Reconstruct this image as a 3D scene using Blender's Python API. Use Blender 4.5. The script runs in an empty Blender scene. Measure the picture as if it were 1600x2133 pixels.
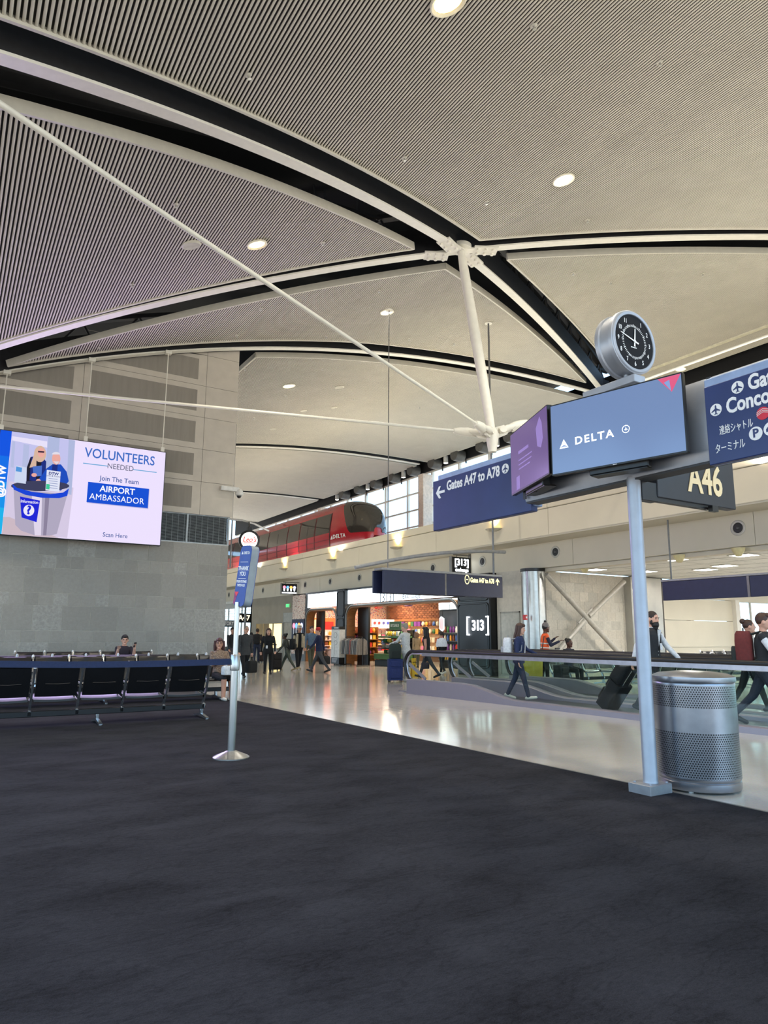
import bpy, bmesh, math, random
import numpy as np
from mathutils import Vector, Matrix, noise as mnoise
S = bpy.context.scene
COL = S.collection
R = math.radians
rnd = random.Random(7)

# ---------------------------------------------------------------- camera
EYE = Vector((0, 0, 1.38))
_a, _p, _r, FPX = R(31.707), R(9.970), R(0.3466), 1457.5
FW = Vector((math.sin(_a)*math.cos(_p), math.cos(_a)*math.cos(_p), math.sin(_p)))
_rt = Vector((math.cos(_a), -math.sin(_a), 0)); _up = _rt.cross(FW)
RT = _rt*math.cos(_r) + _up*math.sin(_r)
UP = _up*math.cos(_r) - _rt*math.sin(_r)
cam = bpy.data.cameras.new('camera'); cam_o = bpy.data.objects.new('camera', cam); COL.objects.link(cam_o)
m = Matrix((RT, UP, -FW)).transposed().to_4x4(); m.translation = EYE
cam_o.matrix_world = m
cam.sensor_fit = 'HORIZONTAL'; cam.sensor_width = 36.0; cam.lens = 36.0*FPX/1600
cam.clip_start = 0.05; cam.clip_end = 500
S.camera = cam_o
# ---------------------------------------------------------------- view, world, large lights
S.view_settings.view_transform = 'Standard'
S.view_settings.look = 'None'
S.view_settings.gamma = 1.0
S.view_settings.use_curve_mapping = False
S.view_settings.exposure = 0.30
S.cycles.transparent_max_bounces = 20
S.cycles.max_bounces = 8
S.cycles.diffuse_bounces = 3
S.cycles.glossy_bounces = 3
W = bpy.data.worlds.new('sky'); S.world = W; W.use_nodes = True
nt = W.node_tree; nt.nodes.clear()
_o = nt.nodes.new('ShaderNodeOutputWorld'); _b = nt.nodes.new('ShaderNodeBackground')
_g = nt.nodes.new('ShaderNodeTexCoord'); _s = nt.nodes.new('ShaderNodeSeparateXYZ'); _c = nt.nodes.new('ShaderNodeValToRGB')
_mr = nt.nodes.new('ShaderNodeMapRange'); _mr.inputs['From Min'].default_value = -1; _mr.inputs['From Max'].default_value = 1
nt.links.new(_g.outputs['Generated'], _s.inputs[0]); nt.links.new(_s.outputs['Z'], _mr.inputs['Value'])
nt.links.new(_mr.outputs[0], _c.inputs[0]); nt.links.new(_c.outputs[0], _b.inputs['Color'])
nt.links.new(_b.outputs[0], _o.inputs[0])
cr = _c.color_ramp
cr.elements[0].position = 0.0; cr.elements[0].color = (1.0, 0.95, 0.87, 1)      # sunlit concrete apron below the horizon
cr.elements[1].position = 1.0; cr.elements[1].color = (0.26, 0.50, 1.0, 1)
for pos, col in ((0.495, (1.05, 1.0, 0.92, 1)), (0.505, (0.62, 0.84, 1.0, 1)), (0.60, (0.42, 0.70, 1.0, 1))):
    e = cr.elements.new(pos); e.color = col
_b.inputs['Strength'].default_value = 2.6

DOWN = 650.0        # power of each recessed downlight
FILL = 270.0        # power of each added fill lamp behind the parapet
# ---------------------------------------------------------------- picture point -> place
def ray(x, y):
    return FW + RT*((x-800)/FPX) - UP*((y-1066.5)/FPX)
def at(x, y, X=None, Y=None, Z=None):
    d = ray(x, y)
    i, v = (0, X) if X is not None else (1, Y) if Y is not None else (2, Z)
    return EYE + d*((v-EYE[i])/d[i])
def atd(x, y, dep):
    return EYE + ray(x, y)*dep

# ---------------------------------------------------------------- colours and materials
def lin(c):
    c = c/255.0
    return c/12.92 if c <= .04045 else ((c+.055)/1.055)**2.4
def rgb(*c): return (lin(c[0]), lin(c[1]), lin(c[2]), 1)
MATS = {}
def mat(name, col, rough=.5, metal=0, emit=None, es=0, var=.06, scale=8, bump=0, bscale=60, spec=None, trans=0, alpha=1, stretch=None, coat=0):
    if name in MATS: return MATS[name]
    M = bpy.data.materials.new(name); M.use_nodes = True; MATS[name] = M
    nt = M.node_tree; B = nt.nodes['Principled BSDF']
    B.inputs['Base Color'].default_value = rgb(*col); B.inputs['Roughness'].default_value = rough; B.inputs['Metallic'].default_value = metal
    if spec is not None: B.inputs['Specular IOR Level'].default_value = spec
    if coat: B.inputs['Coat Weight'].default_value = coat; B.inputs['Coat Roughness'].default_value = .05
    if trans: B.inputs['Transmission Weight'].default_value = trans
    if alpha < 1: B.inputs['Alpha'].default_value = alpha
    if emit: B.inputs['Emission Color'].default_value = rgb(*emit); B.inputs['Emission Strength'].default_value = es
    if var or bump:
        tc = nt.nodes.new('ShaderNodeTexCoord'); mp = nt.nodes.new('ShaderNodeMapping')
        nt.links.new(tc.outputs['Object'], mp.inputs[0])
        if stretch: mp.inputs['Scale'].default_value = stretch
    if var:
        n = nt.nodes.new('ShaderNodeTexNoise'); n.inputs['Scale'].default_value = scale; n.inputs['Detail'].default_value = 4
        nt.links.new(mp.outputs[0], n.inputs['Vector'])
        r = nt.nodes.new('ShaderNodeValToRGB'); c = rgb(*col)
        r.color_ramp.elements[0].position = .3; r.color_ramp.elements[1].position = .7
        r.color_ramp.elements[0].color = tuple(max(0, v*(1-2*var)) for v in c[:3])+(1,)
        r.color_ramp.elements[1].color = tuple(min(1, v*(1+2*var)) for v in c[:3])+(1,)
        nt.links.new(n.outputs['Fac'], r.inputs[0]); nt.links.new(r.outputs[0], B.inputs['Base Color'])
    if bump:
        n2 = nt.nodes.new('ShaderNodeTexNoise'); n2.inputs['Scale'].default_value = bscale; n2.inputs['Detail'].default_value = 3
        nt.links.new(mp.outputs[0], n2.inputs['Vector'])
        bp = nt.nodes.new('ShaderNodeBump'); bp.inputs['Strength'].default_value = bump; bp.inputs['Distance'].default_value = .02
        nt.links.new(n2.outputs['Fac'], bp.inputs['Height']); nt.links.new(bp.outputs[0], B.inputs['Normal'])
    return M
def glow(name, col, es):
    return mat(name, col, .6, 0, col, es, var=0)

# ---------------------------------------------------------------- mesh building
def T(loc=(0,0,0), rz=0, rx=0, ry=0):
    return Matrix.Translation(Vector(loc)) @ Matrix.Rotation(rz, 4, 'Z') @ Matrix.Rotation(rx, 4, 'X') @ Matrix.Rotation(ry, 4, 'Y')
class MB:
    def __init__(s): s.v = []; s.f = []; s.mi = []; s.cur = 0; s.M = None
    def add(s, vs, fs):
        k = len(s.v)
        if s.M is not None: vs = [s.M @ Vector(v) for v in vs]
        s.v += [tuple(v) for v in vs]; s.f += [tuple(i+k for i in f) for f in fs]; s.mi += [s.cur]*len(fs)
        return s
    def box(s, x0, x1, y0, y1, z0, z1):
        return s.add([(x0,y0,z0),(x1,y0,z0),(x1,y1,z0),(x0,y1,z0),(x0,y0,z1),(x1,y0,z1),(x1,y1,z1),(x0,y1,z1)],
                     [(0,3,2,1),(4,5,6,7),(0,1,5,4),(1,2,6,5),(2,3,7,6),(3,0,4,7)])
    def cbox(s, x0, x1, y0, y1, z0, z1, c):       # box with chamfered edges
        X=(x0,x0+c,x1-c,x1); Y=(y0,y0+c,y1-c,y1); Z=(z0,z0+c,z1-c,z1)
        bm=bmesh.new(); 
        vs=[]
        for a in (0,3):
            for b in (0,3):
                for d in (0,3):
                    a2,b2,d2=(1 if a==0 else 2),(1 if b==0 else 2),(1 if d==0 else 2)
                    vs += [(X[a],Y[b2],Z[d2]),(X[a2],Y[b],Z[d2]),(X[a2],Y[b2],Z[d])]
        for v in vs: bm.verts.new(v)
        bmesh.ops.convex_hull(bm, input=bm.verts); bm.verts.index_update()
        bmesh.ops.recalc_face_normals(bm, faces=bm.faces)
        bmesh.ops.dissolve_limit(bm, angle_limit=.01, verts=bm.verts, edges=bm.edges)
        bm.verts.index_update()
        r = s.add([v.co for v in bm.verts], [tuple(v.index for v in f.verts) for f in bm.faces]); bm.free(); return r
    def cyl(s, a, b, ra, rb=None, n=12, cap=True):
        rb = ra if rb is None else rb
        a=Vector(a); b=Vector(b); d=(b-a)
        q=d.to_track_quat('Z','Y'); vs=[]
        for c,r in ((a,ra),(b,rb)):
            for i in range(n):
                t=2*math.pi*i/n; vs.append(c+q@Vector((r*math.cos(t),r*math.sin(t),0)))
        fs=[(i,(i+1)%n,n+(i+1)%n,n+i) for i in range(n)]
        if cap: fs += [tuple(range(n))[::-1], tuple(range(n,2*n))]
        return s.add(vs,fs)
    def tube(s, pts, r, n=8, closed=False):
        pts=[Vector(p) for p in pts]; L=len(pts); vs=[]; rr=r if hasattr(r,'__len__') else [r]*L
        up=None
        for i,p in enumerate(pts):
            d=(pts[(i+1)%L]-pts[i-1]) if closed else (pts[min(i+1,L-1)]-pts[max(i-1,0)])
            d.normalize()
            if up is None:
                up = Vector((0,0,1)) if abs(d.z)<.9 else Vector((1,0,0))
            x=up.cross(d).normalized(); up=d.cross(x).normalized()
            for k in range(n):
                t=2*math.pi*k/n; vs.append(p+(x*math.cos(t)+up*math.sin(t))*rr[i])
        fs=[]
        for i in range(L if closed else L-1):
            j=(i+1)%L
            for k in range(n): fs.append((i*n+k,i*n+(k+1)%n,j*n+(k+1)%n,j*n+k))
        if not closed: fs += [tuple(range(n))[::-1], tuple(range((L-1)*n,L*n))]
        return s.add(vs,fs)
    def bar(s, pts, w, h):                        # rectangular bar swept along level points; w across, h up
        pts=[Vector(p) for p in pts]; L=len(pts); vs=[]
        for i,p in enumerate(pts):
            d=pts[min(i+1,L-1)]-pts[max(i-1,0)]; d.normalize()
            x=Vector((0,0,1)).cross(d)
            x = x.normalized() if x.length>1e-5 else Vector((1,0,0)); u=d.cross(x).normalized()
            vs += [p-x*w/2-u*h/2, p+x*w/2-u*h/2, p+x*w/2+u*h/2, p-x*w/2+u*h/2]
        fs=[(0,1,2,3),(4*L-1,4*L-2,4*L-3,4*L-4)]
        for i in range(L-1):
            for k in range(4): fs.append((i*4+k,(i+1)*4+k,(i+1)*4+(k+1)%4,i*4+(k+1)%4))
        return s.add(vs,fs)
    def lathe(s, prof, c=(0,0,0), n=24, cap=True):
        vs=[];c=Vector(c)
        for (r,z) in prof:
            for i in range(n):
                t=2*math.pi*i/n; vs.append(c+Vector((r*math.cos(t),r*math.sin(t),z)))
        fs=[]
        for j in range(len(prof)-1):
            for i in range(n): fs.append((j*n+i,j*n+(i+1)%n,(j+1)*n+(i+1)%n,(j+1)*n+i))
        if cap: fs += [tuple(range(n))[::-1], tuple(range((len(prof)-1)*n,len(prof)*n))]
        return s.add(vs,fs)
    def prism(s, poly, h0, h1, M=None):           # 2d polygon (x,y) extruded h0..h1 along local z
        n=len(poly); M=M or Matrix()
        vs=[M@Vector((x,y,h0)) for x,y in poly]+[M@Vector((x,y,h1)) for x,y in poly]
        fs=[tuple(range(n))[::-1],tuple(range(n,2*n))]+[(i,(i+1)%n,n+(i+1)%n,n+i) for i in range(n)]
        return s.add(vs,fs)
    def ell(s, c, r, n=12, m=8, M=None):
        c=Vector(c); M=M or Matrix.Identity(3); vs=[];fs=[]
        for j in range(1,m):
            ph=math.pi*j/m
            for i in range(n):
                t=2*math.pi*i/n
                vs.append(c+M@Vector((r[0]*math.sin(ph)*math.cos(t),r[1]*math.sin(ph)*math.sin(t),r[2]*math.cos(ph))))
        k=len(vs); vs += [c+M@Vector((0,0,r[2])),c+M@Vector((0,0,-r[2]))]
        for j in range(m-2):
            for i in range(n): fs.append((j*n+i,(j+1)*n+i,(j+1)*n+(i+1)%n,j*n+(i+1)%n))
        for i in range(n): fs += [(k,i,(i+1)%n),(k+1,(m-2)*n+(i+1)%n,(m-2)*n+i)]
        return s.add(vs,fs)
    def mesh(s, name, mats, smooth=False):
        me=bpy.data.meshes.new(name); me.from_pydata(s.v,[],s.f)
        for mm in (mats if isinstance(mats,(list,tuple)) else [mats]): me.materials.append(mm)
        if any(s.mi): me.polygons.foreach_set('material_index', s.mi)
        bm=bmesh.new(); bm.from_mesh(me); bmesh.ops.recalc_face_normals(bm, faces=bm.faces); bm.to_mesh(me); bm.free()
        if smooth:
            me.polygons.foreach_set('use_smooth',[True]*len(me.polygons))
            me.set_sharp_from_angle(angle=R(40))
        me.update(); return me
    def build(s, name, mats, parent=None, smooth=False, M=None):
        return link(name, s.mesh(name, mats, smooth), parent, M)
def link(name, data, parent=None, M=None):
    o=bpy.data.objects.new(name,data); COL.objects.link(o)
    if parent is not None: o.parent=parent
    if M is not None: o.matrix_local=M
    return o
def tag(o, label=None, cat=None, group=None, kind=None):
    if label: o['label']=label
    if cat: o['category']=cat
    if group: o['group']=group
    if kind: o['kind']=kind
    return o
def thing(name, label, cat, M=None, group=None):
    o=link(name,None,None,M); o.empty_display_size=.1
    return tag(o,label,cat,group)
def struct(o): o['kind']='structure'; return o
def sempty(name, M=None): return struct(link(name,None,None,M))
def copy_tree(o, parent=None, label=None, M=None):
    c=o.copy(); COL.objects.link(c)
    if parent is not None: c.parent=parent
    if M is not None: c.matrix_local=M
    if label: c['label']=label
    for ch in list(o.children): copy_tree(ch,c)
    return c
def rrect(w, h, r, n=5, cx=0, cy=0):
    out=[]
    for sx,sy,a0 in ((1,1,0),(-1,1,90),(-1,-1,180),(1,-1,270)):
        for i in range(n+1):
            a=R(a0+90*i/n); out.append((cx+sx*(w/2-r)+r*math.cos(a),cy+sy*(h/2-r)+r*math.sin(a)))
    return out
def circ(r, n=24, cx=0, cy=0): return [(cx+r*math.cos(2*math.pi*i/n),cy+r*math.sin(2*math.pi*i/n)) for i in range(n)]
def text(txt, size, material, parent, M, name='lettering', bold=0, align='CENTER', depth=.004, xs=1, shear=0, space=1, fitw=None):
    cu=bpy.data.curves.new('t','FONT'); cu.body=txt; cu.size=size; cu.align_x=align; cu.align_y='CENTER'
    cu.extrude=depth; cu.offset=bold; cu.resolution_u=3; cu.shear=shear; cu.space_character=space
    o=bpy.data.objects.new('t',cu); COL.objects.link(o)
    dg=bpy.context.evaluated_depsgraph_get(); me=bpy.data.meshes.new_from_object(o.evaluated_get(dg))
    bpy.data.objects.remove(o); bpy.data.curves.remove(cu)
    if fitw:
        xv=[v.co.x for v in me.vertices]; xs=fitw/(max(xv)-min(xv))
    if xs!=1: me.transform(Matrix.Diagonal((xs,1,1,1)))
    me.materials.clear(); me.materials.append(material)
    return link(name,me,parent,M)
def face_to(loc, nrm, up=(0,0,1)):                # frame whose local z points along nrm, y up: for flat print on a face
    z=Vector(nrm).normalized(); x=Vector(up).cross(z).normalized(); y=z.cross(x)
    m=Matrix((x,y,z)).transposed().to_4x4(); m.translation=Vector(loc); return m
def lamp(name, kind, loc, power, col=(1,1,1), size=.2, rot=None, spot=None, blend=.5, sy=None):
    l=bpy.data.lights.new(name,kind); l.energy=power; l.color=col
    if kind=='AREA':
        l.size=size
        if sy: l.shape='RECTANGLE'; l.size_y=sy
    elif kind=='SPOT': l.spot_size=spot; l.spot_blend=blend; l.shadow_soft_size=size
    else: l.shadow_soft_size=size
    o=bpy.data.objects.new(name,l); COL.objects.link(o); o.location=loc
    if rot is not None: o.rotation_euler=Vector(rot).to_track_quat('-Z','Y').to_euler()
    return o
# ================================================================ the setting
VC = (0.000150147, -0.0149078, 0.439756, 7.7745)
def zv(X):
    X=max(X,-6.0); return ((VC[0]*X+VC[1])*X+VC[2])*X+VC[3]
def vault(x, y, dz=0.0):
    d=ray(x,y); t=2.0; g0=-1
    while t<130:
        p=EYE+d*t; g=p.z-zv(p.x)-dz
        if g>=0 and g0<0: return EYE+d*(t-.05*g/(g-g0))
        g0=g; t+=.05
    return None
WY = 20.3          # stone pier wall
FX, PX = 16.3, 15.3  # shop line and the guideway parapet face
CX1 = 24.2         # ceiling edge

# ---- floor materials
def carpet_mat():
    M=bpy.data.materials.new('charcoal_carpet'); M.use_nodes=True; nt=M.node_tree; B=nt.nodes['Principled BSDF']
    tc=nt.nodes.new('ShaderNodeTexCoord')
    def nz(scale, st, det=5, dist=0):
        mp=nt.nodes.new('ShaderNodeMapping'); mp.inputs['Scale'].default_value=st; mp.inputs['Rotation'].default_value=(0,0,R(28))
        n=nt.nodes.new('ShaderNodeTexNoise'); n.inputs['Scale'].default_value=scale; n.inputs['Detail'].default_value=det; n.inputs['Distortion'].default_value=dist
        nt.links.new(tc.outputs['Object'],mp.inputs[0]); nt.links.new(mp.outputs[0],n.inputs['Vector']); return n
    big=nz(1.3,(1,1.8,1),6,.5); fib=nz(170,(1,1.6,1),3); mid=nz(26,(1,2.4,1),6,.6)
    def mth(op,x,y=None,z=None):
        n=nt.nodes.new('ShaderNodeMath'); n.operation=op
        for i,v in enumerate((x,y,z)):
            if v is None: continue
            if isinstance(v,(int,float)): n.inputs[i].default_value=v
            else: nt.links.new(v,n.inputs[i])
        return n.outputs[0]
    def streak(scale,st,w,rot):
        mp=nt.nodes.new('ShaderNodeMapping'); mp.inputs['Scale'].default_value=st; mp.inputs['Rotation'].default_value=(0,0,R(rot))
        n=nt.nodes.new('ShaderNodeTexNoise'); n.inputs['Scale'].default_value=scale; n.inputs['Detail'].default_value=4; n.inputs['Distortion'].default_value=.4
        nt.links.new(tc.outputs['Object'],mp.inputs[0]); nt.links.new(mp.outputs[0],n.inputs['Vector'])
        d=mth('ABSOLUTE',mth('SUBTRACT',n.outputs['Fac'],.5)); mr=nt.nodes.new('ShaderNodeMapRange'); mr.inputs['From Max'].default_value=w; mr.inputs['To Min'].default_value=0; mr.inputs['To Max'].default_value=1
        nt.links.new(d,mr.inputs['Value']); return mr.outputs[0]
    k1=streak(1.1,(1,3.4,1),.022,22); k2=streak(1.7,(1,2.8,1),.016,50)
    v=mth('ADD',mth('MULTIPLY',big.outputs['Fac'],.55),mth('ADD',mth('MULTIPLY',mid.outputs['Fac'],.35),mth('MULTIPLY',fib.outputs['Fac'],.5)))
    v=mth('ADD',v,mth('MULTIPLY',mth('MINIMUM',k1,k2),.085))
    r=nt.nodes.new('ShaderNodeValToRGB'); e=r.color_ramp.elements
    e[0].position=.52; e[0].color=rgb(19,19,23); e[1].position=1.0; e[1].color=rgb(54,55,62)
    nt.links.new(v,r.inputs[0]); nt.links.new(r.outputs[0],B.inputs['Base Color'])
    bp=nt.nodes.new('ShaderNodeBump'); bp.inputs['Strength'].default_value=.5; bp.inputs['Distance'].default_value=.01
    nt.links.new(fib.outputs['Fac'],bp.inputs['Height']); nt.links.new(bp.outputs[0],B.inputs['Normal'])
    B.inputs['Roughness'].default_value=.95; B.inputs['Specular IOR Level'].default_value=.1; return M
def terrazzo_mat():
    M=bpy.data.materials.new('polished_terrazzo'); M.use_nodes=True; nt=M.node_tree; B=nt.nodes['Principled BSDF']
    tc=nt.nodes.new('ShaderNodeTexCoord')
    n=nt.nodes.new('ShaderNodeTexNoise'); n.inputs['Scale'].default_value=.35; n.inputs['Detail'].default_value=5
    v=nt.nodes.new('ShaderNodeTexVoronoi'); v.inputs['Scale'].default_value=90
    nt.links.new(tc.outputs['Object'],n.inputs['Vector']); nt.links.new(tc.outputs['Object'],v.inputs['Vector'])
    r=nt.nodes.new('ShaderNodeValToRGB'); e=r.color_ramp.elements
    e[0].position=.35; e[0].color=rgb(182,176,165); e[1].position=.65; e[1].color=rgb(200,195,185)
    mx=nt.nodes.new('ShaderNodeMixRGB'); mx.blend_type='MULTIPLY'; mx.inputs[0].default_value=.12
    nt.links.new(n.outputs['Fac'],r.inputs[0]); nt.links.new(r.outputs[0],mx.inputs[1]); nt.links.new(v.outputs['Color'],mx.inputs[2])
    nt.links.new(mx.outputs[0],B.inputs['Base Color'])
    mp=nt.nodes.new('ShaderNodeMapping'); mp.inputs['Scale'].default_value=(.5,4,1); mp.inputs['Rotation'].default_value=(0,0,R(-32))
    n2=nt.nodes.new('ShaderNodeTexNoise'); n2.inputs['Scale'].default_value=1.6; n2.inputs['Detail'].default_value=3
    nt.links.new(tc.outputs['Object'],mp.inputs[0]); nt.links.new(mp.outputs[0],n2.inputs['Vector'])
    bp=nt.nodes.new('ShaderNodeBump'); bp.inputs['Strength'].default_value=.05; bp.inputs['Distance'].default_value=.03
    nt.links.new(n2.outputs['Fac'],bp.inputs['Height']); nt.links.new(bp.outputs[0],B.inputs['Normal'])
    B.inputs['Roughness'].default_value=.13; B.inputs['Specular IOR Level'].default_value=.6
    return M
fl=MB().box(-9,36,-9,62,-.3,0).build('floor',terrazzo_mat()); struct(fl)
ce=lambda Y: 5.825-.034*Y
cp=MB().prism([(-9,-9),(ce(-9),-9),(ce(WY),WY),(-9,WY)],.0,.008).build('floor_carpet',carpet_mat()); struct(cp)
mb=MB().bar([(ce(-9)+.012,-9,.005),(ce(WY)+.012,WY,.005)],.025,.01)
struct(mb.build('trim_1',mat('carpet_trim',(95,92,88),.5)))

# ---- vault: corrugated panels, edge bands, beams, dark plenum
M_PAN=mat('corrugated_ceiling_metal',(206,200,184),.55,.0,var=.02,scale=1.5)
M_GROOVE=mat('shaded_groove',(90,86,78),.8,var=.02)  # shade of the deep grooves, put into the colour of their faces
M_EDGE=mat('ceiling_edge_band',(200,195,180),.5,var=.02)
M_WHITE=mat('white_painted_steel',(226,222,208),.45,var=.02)
M_DARK=mat('black_plenum',(13,13,14),.8,var=.1)
M_TRUSS=mat('dark_truss_steel',(34,34,36),.6,var=.1)
ceil=sempty('ceiling')
def yint(poly,x):
    ys=[]
    n=len(poly)
    for i in range(n):
        (x0,y0),(x1,y1)=poly[i],poly[(i+1)%n]
        if (x0<=x<x1) or (x1<=x<x0): ys.append(y0+(y1-y0)*(x-x0)/(x1-x0))
    return (min(ys),max(ys)) if len(ys)>=2 else None
PITCH=.0625
PROF=((0,.045),(.14,.045),(.20,.012),(.28,0),(.70,0),(.78,.012),(.84,.045))   # narrow dark groove, broad rounded rib
def panel(poly):
    x0=min(p[0] for p in poly); x1=max(p[0] for p in poly)
    vs=[];fs=[];mi=[];k=int(x0/PITCH)-1; prev=None
    while k*PITCH<x1:
        for (t,dz) in PROF:
            x=(k+t)*PITCH
            if x<=x0+1e-4 or x>=x1-1e-4: continue
            yy=yint(poly,x)
            if not yy or yy[1]-yy[0]<.01: prev=None; continue
            z=zv(x)+.05+dz; i=len(vs); vs += [(x,yy[0],z),(x,yy[1],z)]
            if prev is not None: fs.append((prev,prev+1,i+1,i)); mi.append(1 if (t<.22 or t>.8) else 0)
            prev=i
        k+=1
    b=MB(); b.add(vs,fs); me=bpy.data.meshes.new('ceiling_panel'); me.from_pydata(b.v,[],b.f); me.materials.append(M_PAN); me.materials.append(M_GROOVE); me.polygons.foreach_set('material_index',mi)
    me.polygons.foreach_set('use_smooth',[True]*len(me.polygons)); me.update()
    o=link('ceiling_panel',me,ceil)
    e=MB(); n=len(poly)
    for i in range(n):
        a,c=Vector(poly[i]),Vector(poly[(i+1)%n]); L=(c-a).length; m=max(2,int(L/.6)); pts=[]
        for j in range(m+1):
            p=a+(c-a)*(j/m); pts.append((p.x,p.y,zv(p.x)+.05+.065))
        e.bar(pts,.05,.18)
    e.build('panel_edge',M_EDGE,o)
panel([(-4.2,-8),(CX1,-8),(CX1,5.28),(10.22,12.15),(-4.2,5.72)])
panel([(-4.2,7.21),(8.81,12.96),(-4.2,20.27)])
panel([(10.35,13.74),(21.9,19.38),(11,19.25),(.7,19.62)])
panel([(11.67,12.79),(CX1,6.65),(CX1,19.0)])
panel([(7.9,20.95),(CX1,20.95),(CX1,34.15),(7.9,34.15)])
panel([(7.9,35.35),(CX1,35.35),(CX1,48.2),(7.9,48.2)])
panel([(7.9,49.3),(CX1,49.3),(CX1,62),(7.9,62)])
struct(ceil)
# pale strip joint along the high edge
mb=MB(); mb.bar([(22.9,y,zv(22.9)+.03) for y in (6.9,18.2)],.16,.05); mb.build('panel_edge',mat('pale_strip',(225,220,195),.5),ceil)
# dark roof deck over the gaps
vs=[];fs=[]
xs=[-6+i*1.0 for i in range(32)]
for i,x in enumerate(xs):
    vs += [(x,-9,zv(x)+1.9),(x,75,zv(x)+1.9)]
    if i: fs.append((2*i-2,2*i-1,2*i+1,2*i))
me=bpy.data.meshes.new('roof'); me.from_pydata(vs,[],fs); me.materials.append(M_DARK); struct(link('roof',me))
# ribs
NODE=Vector((10.04,12.68,10.84)); LOW=Vector((10.93,12.68,6.23))
def rib(pl, name='roof_beam', lab=None):
    pts=[]
    for (a,b) in zip(pl[:-1],pl[1:]):
        a,b=Vector(a),Vector(b); m=max(2,int((b-a).length/.5))
        for j in range(m+(b==Vector(pl[-1]))):
            p=a+(b-a)*(j/m); pts.append(Vector((p.x,p.y,zv(p.x))))
    e=sempty(name)
    MB().bar([p+Vector((0,0,-.01)) for p in pts],.23,.04).build('flange',M_WHITE,e)
    MB().bar([p+Vector((0,0,.37)) for p in pts],.06,.70).build('beam_web',M_TRUSS,e)
    t=MB()
    t.bar([p+Vector((0,0,1.15)) for p in pts],.2,.12)
    for j in range(0,len(pts)-3,3):
        t.bar([pts[j]+Vector((0,0,.1)),pts[j+2]+Vector((0,0,1.15))],.05,.05); t.bar([pts[j+2]+Vector((0,0,1.15)),pts[j+3]+Vector((0,0,.1))],.05,.05)
    t.build('truss_chord',M_TRUSS,e); return e
rib([(-5,5.87),(10.04,12.68),(23.3,19.7)])
rib([(-4.6,20.6),(10.04,12.7),(24.0,5.6)])
rib([(-4.6,19.95),(24.0,19.95)])
rib([(7.4,34.75),(24.0,34.75)])
rib([(7.4,48.75),(24.0,48.75)])
# hangers and bracing glimpsed in the dark gaps
t=MB(); q=random.Random(3)
for i in range(46):
    x=q.uniform(-3,23); s_=q.choice((-1,1)); y=12.68+(.49 if q.random()<.5 else -.52)*(x-10.04)+s_*q.uniform(.35,.8)
    z=zv(x); t.bar([(x,y,z+.4),(x+q.uniform(-.5,.5),y+q.uniform(-.5,.5),z+1.8)],.035,.035)
    if i%2: t.bar([(x-1.2,y,z+1.0+q.uniform(0,.6)),(x+1.2,y+q.uniform(-1,1),z+1.0+q.uniform(0,.6))],.06,.06)
t.cyl((-1.5,8.7,zv(-1.5)+1.2),(3.6,10.2,zv(3.6)+1.0),.55,n=20)
tr=t.build('roof_bracing',M_TRUSS); tag(tr,kind='stuff'); tr['label']='dark duct, hangers and bracing up inside the roof gaps'; tr['category']='bracing'

# ---- apex node, strut, lower node and tie rods
st=thing('roof_strut','white tapered steel strut hanging from the crossing of the ceiling beams','strut')
d=(LOW-NODE).normalized()
pts=[NODE+d*t_ for t_ in (.02,.5,2.2,3.9,4.5,LOW.__sub__(NODE).length)]
MB().tube(pts,[.085,.115,.132,.12,.10,.085],20).build('strut_tube',M_WHITE,st,True)
b=MB(); b.ell(LOW,(.16,.16,.2),14,10); b.cyl(LOW-Vector((0,0,.45)),LOW,.10,.17,14); b.build('cap',M_WHITE,st,True)
nd=MB(); nd.cyl(NODE+Vector((0,0,.02)),NODE+Vector((0,0,.12)),.27,n=20); nd.build('node_plate',M_WHITE,st,True)
rib_dirs=[Vector((1,.453,0)),Vector((-1,-.453,0)),Vector((1,-.508,0)),Vector((-1,.54,0))]
for dv in rib_dirs:
    dv=dv.normalized(); sx=dv.cross(Vector((0,0,1))); p=NODE+dv*.62; p.z=zv(p.x)
    MB().bar([p-dv*.3+Vector((0,0,-.06)),p+dv*.3+Vector((0,0,-.06))],.36,.04).build('splice_plate',M_WHITE,st)
    for i in (-1,0,1):
        for s_ in (-1,1):
            c=p+dv*(i*.19)+sx*(s_*.1); MB().cyl(c+Vector((0,0,-.13)),c+Vector((0,0,-.07)),.042,n=8).build('bolt',M_WHITE,st)
rods=[(LOW,Vector((-.04,7.45,6.70)),1.42),(LOW,Vector((.55,17.84,7.0)),1.42),(LOW,Vector((23.1,19.75,zv(23.1)-.15)),1),(LOW,Vector((23.3,5.95,zv(23.3)-.15)),1)]
for (a,b_,k) in rods:
    b2=a+(b_-a)*k; u=(b2-a).normalized()
    e=MB().cyl(a+u*.85,b2,.035,n=12).build('tie_rod',M_WHITE,st,True)
    w=u.cross(Vector((0,0,1))).normalized(); h=w.cross(u)
    m3=MB(); m3.tube([a+u*.95,a+u*.8,a+u*.62,a+u*.5],[.06,.10,.115,.10],14)
    for s_ in (-1,1):
        m3.tube([a+u*.6+w*(s_*.07),a+u*.40+w*(s_*.085),a+u*.18+w*(s_*.085)],[.05,.085,.07],10)
    m3.build('clevis',M_WHITE,e,True)
    MB().cyl(a+u*.27-w*.16,a+u*.27+w*.16,.085,n=14).build('pin',M_WHITE,e,True)
    Mg=Matrix((u,h,w)).transposed().to_4x4(); Mg.translation=a
    MB().prism([(0.02,-.14),(.36,-.12),(.42,0),(.36,.12),(.02,.14)],-.03,.03,Mg).build('gusset',M_WHITE,e)

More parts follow.
